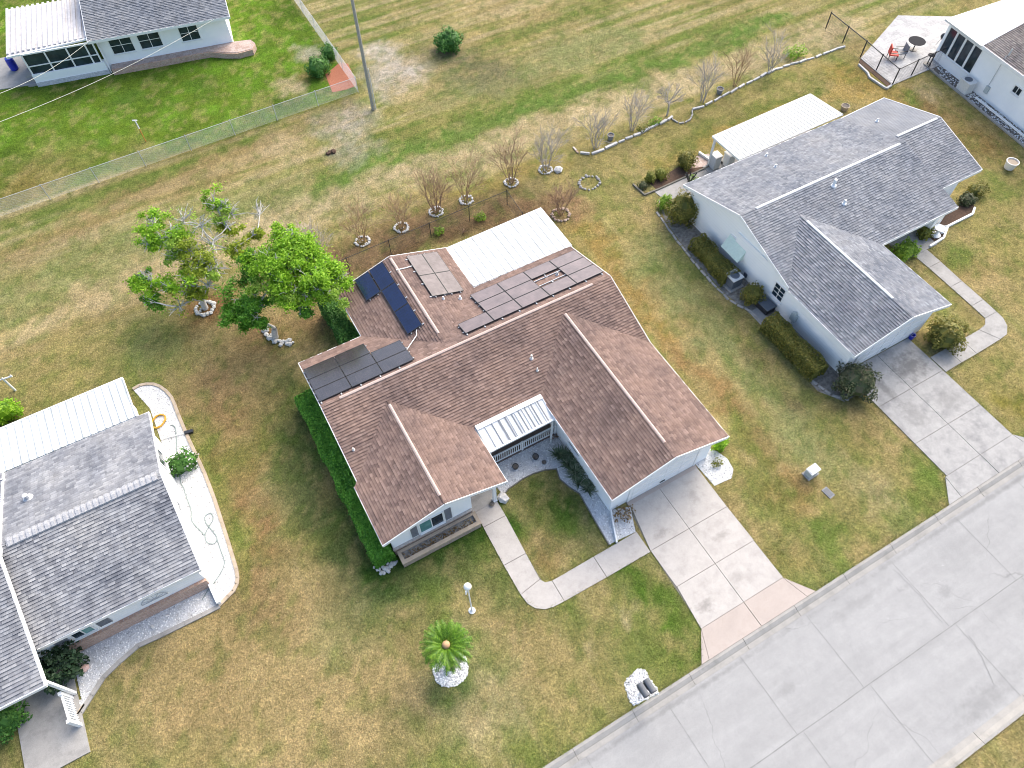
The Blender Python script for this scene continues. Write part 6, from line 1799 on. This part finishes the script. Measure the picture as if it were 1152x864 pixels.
shrub('shrub', 'smaller dark green shrub behind the dense round one in the silver fence corner', 'shrub', 372, 65, (.62, .62, .55), M['deep_leaf'], None, 1300, .065)
shrub('shrub', 'lone round dark green shrub in the field at the top of the photo', 'shrub', 506, 55, (1.0, 1.0, .8), M['deep_leaf'], None, 2300, .075)
shrub('shrub', 'low pale green weed on the soil nearest the white patio roof', 'weed', 541, 246, (.38, .3, .22), M['mid_leaf'], None, 260, .06, None, None, False)
shrub('shrub', 'low pale green weed on the soil behind the square pale solar array', 'weed', 493.5, 262, (.34, .3, .2), M['mid_leaf'], None, 230, .06, None, None, False)
shrub('shrub', 'sparse low plant on the gravel at the left end of the garage door', 'shrub', 701, 580, (.5, .4, .3), M['dead_leaf'], None, 170, .06, None, None, False)
shrub('shrub', 'sparse yellow tuft in the gravel patch right of the garage', 'weed', 806.5, 522, (.3, .22, .2), M['yellow_leaf'], None, 120, .05, None, None, False)
shrub('shrub', 'green plant under the right eave of the garage of the brown roof house', 'shrub', 808, 504, (.4, .3, .5), M['bright_leaf'], None, 420, .06)
shrub('shrub', 'pink flowering tuft on the concrete path at the back eave of the grey roof house', 'plant', 779, 203.5, (.35, .25, .25), M['mid_leaf'], None, 200, .05, None, None, False, M['flower'])
shrub('shrub', 'low yellow green tuft under the bare tree left of the round grey tree', 'plant', 722, 147, (.45, .3, .25), M['yellow_leaf'], None, 260, .05, None, None, False)
shrub('shrub', 'low green tuft in the edged bed just left of the single trunk grey tree', 'plant', 737, 139, (.5, .3, .25), M['mid_leaf'], None, 300, .05, None, None, False)
shrub('shrub', 'grassy low shrub at the right end of the white edged bed', 'plant', 893, 63, (.9, .6, .4), M['mid_leaf'], None, 800, .06, None, None, False)
# spiky row along the garage wall
CR_ = thing('spiky_shrub_row', 'row of dark spiky shrubs between the courtyard gravel and the garage wall', 'shrubs', tuple(at(648, 535, 0)))
pr = random.Random(8); SV = []; SV2 = []
for k in range(15):
    q = at(631 + 32 * k / 14 + pr.uniform(-7, 5), 510 + 42 * k / 14 + pr.uniform(-4, 4), 0)
    for i in range(60):
        a = pr.random() * 6.283; s_ = pr.uniform(.15, .9); ll = pr.uniform(.35, .7); d = Vector((math.cos(a) * s_, math.sin(a) * s_, 1)).normalized()
        p = Vector((q.x, q.y, .02)); side = Vector((-math.sin(a), math.cos(a), 0)) * .022; tip = p + d * ll + Vector((math.cos(a), math.sin(a), -.4)) * ll * .25; mid = p + d * ll * .6
        (SV if pr.random() < .8 else SV2).extend([p - side, p + side, mid + side, mid - side, mid - side, mid + side, tip + side * .2, tip - side * .2])
soup('blades', [tuple(p) for p in SV], 4, leafy('spiky_blade', [(0.05, 0.085, 0.04), (0.10, 0.145, 0.075), (0.18, 0.22, 0.13)]), CR_); soup('pale_blades', [tuple(p) for p in SV2], 4, leafy('pale_blade', [(0.2, 0.22, 0.14), (0.33, 0.35, 0.24)]), CR_)
def twiggy(label, px, py, n, ln, mat='twig_brown', cat='plant'):
    b = at(px, py, 0); root = thing('dry_plant', label, cat, tuple(b)); mb = MB(); pr = random.Random(int(px))
    for i in range(n):
        a = pr.random() * 6.283; d = Vector((math.cos(a) * .6, math.sin(a) * .6, pr.uniform(.4, 1))).normalized() * ln * pr.uniform(.5, 1); mb.tube([b, b + d * .6, b + d + Vector((d.x, d.y, 0)) * .2], [.014, .01, .005], 4, False)
    mb.build('stems', M[mat], root); return root
twiggy('thin dry stems in the courtyard corner by the railing end', 627, 491, 26, .7)
twiggy('bare dry stems in the dark mulch of the bed near the white patio roof', 521, 262, 20, .5)

# ------------------------------------------------------------------ SMALL OBJECTS
def pot(label, px, py, r, h_, mat, soil='soil', name='flower_pot', cat='pot'):
    b = at(px, py, .0); root = thing(name, label, cat, tuple(b)); mb = MB()
    mb.lathe([(r * .72, 0), (r * .78, .02), (r, h_ * .9), (r * 1.08, h_ * .9), (r * 1.08, h_), (r * .93, h_), (r * .9, h_ * .85), (r * .2, h_ * .84)], b, 18); mb.build('pot', M[mat], root)
    s_ = MB(); s_.lathe([(r * .88, h_ * .84), (r * .9, h_ * .86), (.01, h_ * .88)], b, 14); s_.build('earth', M[soil], root); return root
pot('black pot in the courtyard gravel nearest the left wing of the brown roof house', 580, 526.5, .15, .22, 'black_plastic')
pot('black pot in the middle of the courtyard gravel', 602.5, 515.5, .155, .22, 'black_plastic')
pot('smaller greyish pot between the middle black pot and the courtyard lawn', 612, 521, .12, .12, 'shutter')
pot('whitewashed planter pot alone on the lawn right of the grey roof house', 1134.5, 189, .38, .55, 'pot_clay', 'dead_leaf' if False else 'cap')
pot('dark urn by the edging of the white edged bed, left half', 686.5, 157, .22, .4, 'shutter')
pot('dark urn beside the edging, between slim and wide bare trees', 809, 105, .24, .4, 'shutter')
pot('terracotta-rimmed pot behind the back eave of the grey roof house near its patio roof', 949.5, 123.5, .28, .35, 'cap')
pot('small dark pot on the lawn square edge at the entry post', 553.5, 568, .12, .12, 'seam')
for lb_, px, py, r in (('white rounded stone at the foot of the entry post of the brown roof house', 566, 561, .30), ('small white stone on the gravel under the front brick wall of the left house', 172, 706, .1)):
    b = at(px, py, 0); o = thing('white_stone', lb_, 'stone', tuple(b)); mb = MB(); mb.rock((b.x, b.y, r * .4), r, random.Random(3)); mb.build('boulder', M['rock'], o)
RP = thing('stone_pile', 'pile of white stones at the front left corner of the brown roof house', 'stones', tuple(at(434, 636, 0))); mb = MB(); pr = random.Random(2)
for i in range(46):
    a = pr.random() * 6.283; k = math.sqrt(pr.random()); q = at(434, 636, 0); mb.rock((q.x + .55 * k * math.cos(a), q.y + .38 * k * math.sin(a), .05 + .05 * (1 - k)), pr.uniform(.05, .12), pr)
mb.build('stones', M['rock'], RP)
TP = thing('stone_pile', 'loose white and dark stones round the foot of the dense green tree', 'stones', tuple(at(311, 382, 0))); mb = MB(); pr = random.Random(12)
for i in range(26):
    q = at(297 + 30 * i / 25 + pr.uniform(-3, 3), 371 + 14 * math.sin(i / 25 * 2.2) + pr.uniform(-2, 4), 0); mb.rock((q.x, q.y, .05), pr.uniform(.08, .2), pr)
mb.build('stones', M['rock'], TP)
ring('white stone ring round the foot of the sparse tree', (231, 347), .5, 16, 350, .13, 'rock', .05, None, 10)
# mailboxes
b = at(722.5, 779, 0); MBX = thing('twin_mailbox', 'pair of dark mailboxes on a shared post in the white pebble patch by the kerb', 'mailbox', tuple(b))
mb = MB(); mb.box(b.x - .05, b.y + .02, -.1, b.x + .05, b.y + .12, .95); mb.build('post', M['black_metal'], MBX)
mb = MB(); mb.box(b.x - .3, b.y - .1, .95, b.x + .3, b.y + .2, 1.0); mb.build('shelf', M['black_metal'], MBX)
for s_ in (-1, 1):
    x = b.x + s_ * .16; mb = MB()
    prof = [(-.13, 1.0), (.13, 1.0), (.13, 1.14)] + [(.13 * math.cos(t * math.pi / 8), 1.14 + .10 * math.sin(t * math.pi / 8)) for t in range(1, 8)] + [(-.13, 1.14)]
    n_ = len(prof)
    mb.poly([(x + u, y, z) for y in (b.y - .3, b.y + .26) for u, z in prof], [tuple(range(n_)), tuple(reversed(range(n_, 2 * n_)))] + [((i + 1) % n_, i, n_ + i, n_ + (i + 1) % n_) for i in range(n_)])
    bx_ = mb.build('mailbox', M['dark_lid'], MBX)
    d_ = MB(); d_.box(x - .12, b.y - .325, 1.01, x + .12, b.y - .302, 1.2); d_.build('door', M['black_plastic'], bx_)
# utility pedestal & meter lid
b = at(911.5, 533, 0); UB = thing('utility_box', 'pale grey utility box standing on the lawn between the two driveways', 'utility box', tuple(b))
mb = MB(); mb.obox((b.x, b.y, .02), (.72, .5, .06), .05); mb.build('pad', M['path_grey'], UB)
mb = MB(); mb.obox((b.x, b.y, .25), (.56, .36, .42), .05); mb.build('cabinet', M['grey_box'], UB)
mb = MB(); mb.obox((b.x, b.y, .485), (.62, .42, .05), .05, Matrix.Rotation(.06, 4, 'X')); mb.obox((b.x - .2, b.y, .52), (.1, .3, .04), .05); mb.build('cover', M['bin'], UB)
b = at(931.5, 554.5, 0); ML = thing('meter_lid', 'flat dark meter cover set in the grass just below the pale grey utility box', 'meter cover', tuple(b))
mb = MB(); mb.obox((b.x, b.y, .015), (.34, .55, .05), .1); mb.build('frame', M['shutter'], ML); mb = MB(); mb.obox((b.x, b.y, .045), (.26, .45, .012), .1); mb.obox((b.x, b.y + .12, .053), (.12, .07, .006), .1); mb.build('lid', M['dark_lid'], ML)
# AC unit of right house
b = at(823, 320, 0); A2 = thing('air_conditioner', 'round-fanned pale air conditioner on a dark base between olive hedge and round shrub', 'air conditioner', tuple(b))
mb = MB(); mb.obox((b.x, b.y, .04), (1.0, 1.0, .08), 0); mb.build('pad', M['path_grey'], A2)
mb = MB(); mb.obox((b.x, b.y, .42), (.72, .72, .66), 0)
mb.build('casing', M['ac_dark'], A2)
mb = MB(); mb.obox((b.x, b.y, .78), (.78, .78, .06), 0); mb.build('top', M['ac'], A2)
mb = MB(); mb.lathe([(.27, .81), (.27, .83), (.2, .84), (.2, .82), (.09, .82), (.09, .85), (.02, .85)], (b.x, b.y, 0), 20); mb.build('fan_grille', M['ac_dark'], A2)
b = at(860, 347, 0); DM = thing('dark_bin', 'dark low storage box beside the round clipped olive shrub', 'storage box', tuple(b))
mb = MB(); mb.obox((b.x, b.y, .2), (.65, .85, .4), .05); mb.build('body', M['black_plastic'], DM); mb = MB(); mb.obox((b.x, b.y, .43), (.7, .9, .06), .05); mb.build('lid', M['ac_dark'], DM)
bed('path', [atxy(843, 352), atxy(852, 346), atxy(870, 362), atxy(862, 372)], M['path_grey'], .02)
b = at(1024, 381, 0); BB = thing('blue_bucket', 'small blue bucket at the right end of the grey roof garage door', 'bucket', tuple(b)); mb = MB(); mb.lathe([(.12, 0), (.16, .3), (.17, .3), (.17, .32), (.14, .32), (.11, .05)], (b.x, b.y, .04), 14); mb.build('bucket', M['blue'], BB)
mb = MB(); mb.tube([(b.x - .16 * math.cos(t), b.y, .36 + .12 * math.sin(t)) for t in [k * math.pi / 8 for k in range(9)]], .01, 5); mb.build('handle', M['galv'], BB)
# bins under right patio roof
for (px, py, lab) in ((802.5, 188, 'pale bin by the corner post of the clean white patio roof'), (818, 186, 'grey bin under the end of the clean white patio roof')):
    b = at(px, py, 0); o = thing('rubbish_bin', lab, 'bin', tuple(b)); mb = MB(); mb.hexa([(b.x - .25, b.y - .28), (b.x + .25, b.y - .28), (b.x + .25, b.y + .28), (b.x - .25, b.y + .28)], .06, .95)
    mb.build('body', M['bin'], o); mb = MB(); mb.obox((b.x, b.y, .99), (.58, .64, .07), 0); mb.build('lid', M['ac'], o); mb = MB(); mb.tube([(b.x - .28, b.y + .3, .15), (b.x + .28, b.y + .3, .15)], .1, 10); mb.build('wheel', M['black_plastic'], o)
b = at(773, 214, 0); o = thing('garden_tap_cluster', 'dark branching garden ornament at the back left corner of the grey roof house', 'ornament', tuple(b)); mb = MB()
for k in range(7):
    a = k * .9; mb.tube([(b.x, b.y, 0), (b.x + .1 * math.cos(a), b.y + .1 * math.sin(a), .8), (b.x + .35 * math.cos(a), b.y + .35 * math.sin(a), 1.1 + .08 * k % 3)], [.03, .025, .04], 6)
mb.build('branches', M['black_metal'], o); o.name = 'garden_ornament'; ROOTM[o.name] = Matrix.Translation(b)
b = at(1052, 265, 0); o = thing('white_statue', 'white garden fountain in the dark bed by the grey roof house porch post', 'fountain', tuple(b)); mb = MB()
mb.lathe([(.28, 0), (.3, .1), (.1, .16), (.08, .5), (.3, .6), (.32, .66), (.05, .62)], b, 16); mb.build('bowl', M['white'], o); o.name = 'garden_fountain'; ROOTM[o.name] = Matrix.Translation(b)
b2 = at(1059, 262, 0); mb = MB(); mb.lathe([(.12, 0), (.13, .1), (.06, .14), (.1, .35), (.07, .45), (.09, .55), (.02, .62)], b2, 12); o = thing('garden_statue', 'small white statue right of the white fountain in the dark entry bed', 'statue', tuple(b2)); mb.build('figure', M['white'], o)
b = at(103 - 4, 753, 0); o = thing('garden_stone', 'pale pinkish stone in front of the large dark shrub of the left house', 'stone', tuple(at(97, 753, 0))); mb = MB(); q = at(97, 753, 0); mb.rock((q.x, q.y, .15), .24, random.Random(4)); mb.build('boulder', M['stone_pink'], o)
b = at(372.5, 173, 0); o = thing('leaf_pile', 'small dark clump lying on the mown field near the utility pole', 'leaf pile', tuple(b)); mb = MB(); pr = random.Random(3)
for i in range(6): mb.rock((b.x + pr.uniform(-.25, .25), b.y + pr.uniform(-.15, .15), .06), pr.uniform(.1, .2), pr)
mb.build('clump', M['mulch'], o)
# hoses and broom on left gravel
def hose(label, pts, r, mat, coil=None):
    P = [at(a, b, .05) for a, b in pts]; root = thing('garden_hose', label, 'hose', tuple(P[0])); mb = MB()
    Q = []
    for i in range(len(P) - 1):
        p0, p1, p2, p3 = P[max(i - 1, 0)], P[i], P[i + 1], P[min(i + 2, len(P) - 1)]
        for k in range(6):
            t = k / 6; Q.append(.5 * ((2 * p1) + (p2 - p0) * t + (2 * p0 - 5 * p1 + 4 * p2 - p3) * t * t + (-p0 + 3 * p1 - 3 * p2 + p3) * t ** 3))
    Q.append(P[-1]); mb.tube(Q, r, 6); mb.build('hose', M[mat], root); return root
zh = lambda x, y: (130 + x / 7.2, 560 + y / 7.2)
hose('grey green hose snaking in loops over the right side gravel of the left house', [(192, 478), (197, 481), (198.5, 495), (199, 512), (203, 541), (207, 550), (210, 560), zh(610, 95), zh(620, 190), zh(700, 280), zh(720, 300), zh(745, 250), zh(790, 170), zh(770, 125), zh(725, 150), zh(730, 200), zh(770, 250), zh(820, 320), zh(800, 370), zh(740, 360), zh(720, 290)], .02, 'green_hose')
hose('thin grey hose running from the looped one to the white wing wall', [zh(820, 330), zh(850, 420), zh(880, 510), zh(870, 570), zh(830, 640), zh(795, 690), zh(740, 760), zh(700, 830)], .018, 'green_hose')
yc = at(179, 474.7, 0); YH = thing('garden_hose', 'yellow hose coiled on the gravel at the back right corner of the left house', 'hose', tuple(yc)); mb = MB()
P = []
for k in range(90):
    t = k / 90 * 6.283 * 5; rr_ = .36 + .05 * math.sin(k * .7) + .03 * math.sin(k * 1.9); P.append((yc.x + rr_ * math.cos(t), yc.y + rr_ * math.sin(t), .05 + .012 * (k / 18) + .01 * math.sin(k)))
mb.tube(P, .024, 6); mb.build('coil', M['yellow_hose'], YH)
a_, b_ = at(183, 493.5, .08), at(209, 487, .08); BR_ = thing('push_broom', 'white handled broom with black bristles lying across the gravel edge of the left house', 'broom', tuple(b_)); mb = MB(); mb.tube([a_, b_], .022, 8); mb.build('handle', M['white'], BR_)
d_ = (b_ - a_).normalized(); c_ = b_ + d_ * .16; mb = MB(); mb.obox((c_.x, c_.y, .09), (.42, .17, .14), math.atan2(d_.y, d_.x)); mb.build('bristles', M['black_plastic'], BR_)
# patio furniture, upper right
def chair(label, px, py, rz, mat):
    b = at(px, py, .05); o = thing('patio_chair', label, 'chair', tuple(b)); Mx = Matrix.Translation(b) @ Matrix.Rotation(rz, 4, 'Z')
    def pc_(name, boxes, m_):
        mb = MB()
        for x0, y0, z0, x1, y1, z1 in boxes: mb.poly([Mx @ Vector(p) for p in ((x0, y0, z0), (x1, y0, z0), (x1, y1, z0), (x0, y1, z0), (x0, y0, z1), (x1, y0, z1), (x1, y1, z1), (x0, y1, z1))], [(3, 2, 1, 0), (4, 5, 6, 7), (0, 1, 5, 4), (1, 2, 6, 5), (2, 3, 7, 6), (3, 0, 4, 7)])
        mb.build(name, m_, o)
    pc_('seat', [(-.3, -.3, .38, .3, .3, .46)], mat); pc_('backrest', [(-.3, .3, .4, .3, .38, 1.0)], mat)
    for x in (-.28, .24):
        for y in (-.28, .3): pc_('leg', [(x, y, 0, x + .04, y + .04, .38)], M['black_metal'])
    pc_('armrest', [(-.36, -.28, .6, -.3, .36, .64)], M['black_metal']); pc_('armrest', [(.3, -.28, .6, .36, .36, .64)], M['black_metal'])
chair('red cushioned patio chair on the pale pavers', 1003, 66, .9, M['red_chair']); chair('dark patio chair beside the red one', 1010.5, 64, -2.0, M['shutter'])
def table(label, px, py, r):
    b = at(px, py, .05); o = thing('patio_table', label, 'table', tuple(b)); mb = MB(); mb.lathe([(r, .70), (r, .73), (.02, .735)], b, 20); mb.build('top', plain('matte_black', (0.03, 0.03, 0.034), 0.9, 0, 0.1), o); mb = MB(); mb.lathe([(.28, 0), (.28, .03), (.04, .06), (.035, .7)], b, 12); mb.build('pedestal', M['black_metal'], o)
table('black round patio table near the top of the pale paver patio', 1027, 56, .62)
def grill(label, px, py):
    b = at(px, py, .05); o = thing('kettle_grill', label, 'grill', tuple(b)); mb = MB(); mb.lathe([(.05, .55), (.22, .62), (.29, .78), (.22, .95), (.04, 1.02), (.03, 1.06)], b, 16); mb.build('kettle', M['black_plastic'], o, True)
    for k in range(3):
        a = 2.09 * k; mb = MB(); mb.tube([(b.x + .12 * math.cos(a), b.y + .12 * math.sin(a), .62 + b.z), (b.x + .3 * math.cos(a), b.y + .3 * math.sin(a), b.z)], .015, 6); mb.build('leg', M['black_metal'], o)
grill('black kettle grill beside the dark windows end of the paver patio', 1057, 52)
table('small dark plant stand at the front gate of the black fenced patio', 1043, 72, .25)

# ------------------------------------------------------------------ GRASS BLADES
def grass():
    rg = np.random.default_rng(77)
    def inside(poly, x, y):
        c = np.zeros(len(x), bool); j = len(poly) - 1
        for i in range(len(poly)):
            xi, yi = poly[i][0], poly[i][1]; xj, yj = poly[j][0], poly[j][1]
            if yi != yj:
                c ^= ((yi > y) != (yj > y)) & (x < (xj - xi) * (y - yi) / (yj - yi) + xi)
            j = i
        return c
    rects = [(-3.4, -6.9, .9, 0), (-3.3, -3.7, 12.3, 3.5), (6.3, -9.9, 12.3, 0), (.2, 0, 6.2, 7), (6.3, 3, 12.8, 7.3), (21.5, -9.5, 27.6, 4.4), (21.5, -3.6, 37.5, 4.4), (25.3, 4, 34.2, 7.6), (-34, -4.0, -11.2, 7.4), (-34, -8.3, -17.4, 0)]
    frame = [at(-30, -30), at(1185, -30), at(1185, 900), at(-30, 900)]
    frame = [(p.x, p.y) for p in frame]
    N = 230000
    # even spread in the picture's footprint, a little denser close by
    x = rg.uniform(-24, 62, N * 4); y = rg.uniform(-27, 55, N * 4)
    ok = inside(frame, x, y); ok &= (y > -17.62) | (y < -25.75)
    for x0, y0, x1, y1 in rects: ok &= ~((x > x0) & (x < x1) & (y > y0) & (y < y1))
    for P in KEEP: ok &= ~inside(P, x, y)
    cl = fbm(x * 1.1, y * 1.1, 101) * .6 + fbm(x * 4.5, y * 4.5, 103) * .4
    ok &= rg.random(len(x)) < np.clip((cl - .36) * 4.0, .04, 1)
    x, y = x[ok][:N], y[ok][:N]
    tall = np.full(len(x), 1.0)
    # ragged fringe creeping over the edges of slabs, kerb and walks
    ex, ey = [], []
    def along(a, b, step=.02):
        n = max(1, int(math.dist(a, b) / step)); k = rg.random(n)
        ex.extend(a[0] + (b[0] - a[0]) * k + rg.normal(size=n) * .02); ey.extend(a[1] + (b[1] - a[1]) * k + rg.normal(size=n) * .02)
    lines = [((6.95, -12.5), (6.88, -16.4)), ((6.88, -16.4), (5.95, -17.6)), ((11.52, -10.9), (11.5, -16.4)), ((11.5, -16.4), (12.35, -17.6)), ((.78, -7.2), (.72, -11.3)), ((.72, -11.3), (1.2, -12.35)), ((1.2, -12.4), (6.9, -12.53)), ((2.03, -7.0), (1.9, -11.0)), ((2.3, -11.37), (6.4, -11.34)),
             ((21.82, -9.9), (21.8, -16.4)), ((21.75, -16.5), (20.7, -17.6)), ((26.58, -12.2), (26.6, -16.5)), ((26.6, -16.5), (27.6, -17.6)), ((26.7, -12.15), (31, -12.1)), ((32.3, -11), (32.55, -5.2)), ((31.4, -10.5), (31.45, -5.0)), ((27, -10.97), (30.9, -10.97)),
             ((-20, -17.63), (5.9, -17.63)), ((12.4, -17.63), (20.7, -17.63)), ((27.6, -17.63), (45, -17.63)), ((8, -25.74), (30, -25.74))]
    for a, b in lines: along(a, b)
    for (a, b) in zip(lr[:-1], lr[1:]): along(atxy(*a), atxy(*b), .03)
    for (a, b) in zip(lf[:-1], lf[1:]): along(atxy(*a), atxy(*b), .03)
    x = np.concatenate([x, np.array(ex)]); y = np.concatenate([y, np.array(ey)])
    n = len(x)
    az = rg.random(n) * 2 * np.pi; ln = rg.uniform(.05, .12, n); el = rg.uniform(.25, 1.1, n); w = rg.uniform(.006, .014, n)
    d = np.stack([np.cos(az) * np.cos(el), np.sin(az) * np.cos(el), np.sin(el)], 1) * ln[:, None]
    sd_ = np.stack([-np.sin(az), np.cos(az), np.zeros(n)], 1) * w[:, None]
    p = np.stack([x, y, np.zeros(n)], 1)
    V = np.stack([p - sd_, p + sd_, p + d + sd_ * .35, p + d - sd_ * .35], 1).reshape(-1, 3)
    g = NG('grass_blade'); vc = g.n('ShaderNodeVertexColor'); vc.layer_name = 'turf'
    g.l(vc.outputs[0], g.b.inputs['Base Color']); g.b.inputs['Roughness'].default_value = .9; g.b.inputs['Specular IOR Level'].default_value = .1
    o = soup('grass', V, 4, g.m)
    C = gcolor(x, y) * rg.uniform(.72, 1.5, (n, 1)) * (1 + rg.normal(size=(n, 3)) * .05)
    C4 = np.column_stack([np.clip(C, .005, 1), np.ones(n)]).astype(np.float32)
    a_ = o.data.color_attributes.new('turf', 'FLOAT_COLOR', 'POINT'); a_.data.foreach_set('color', np.repeat(C4, 4, 0).ravel())
    o['kind'] = 'stuff'
grass()

# leave all meshes flat shaded except smooth ones; done
scene.render.engine = 'CYCLES'
scene.cycles.filter_width = 1.0
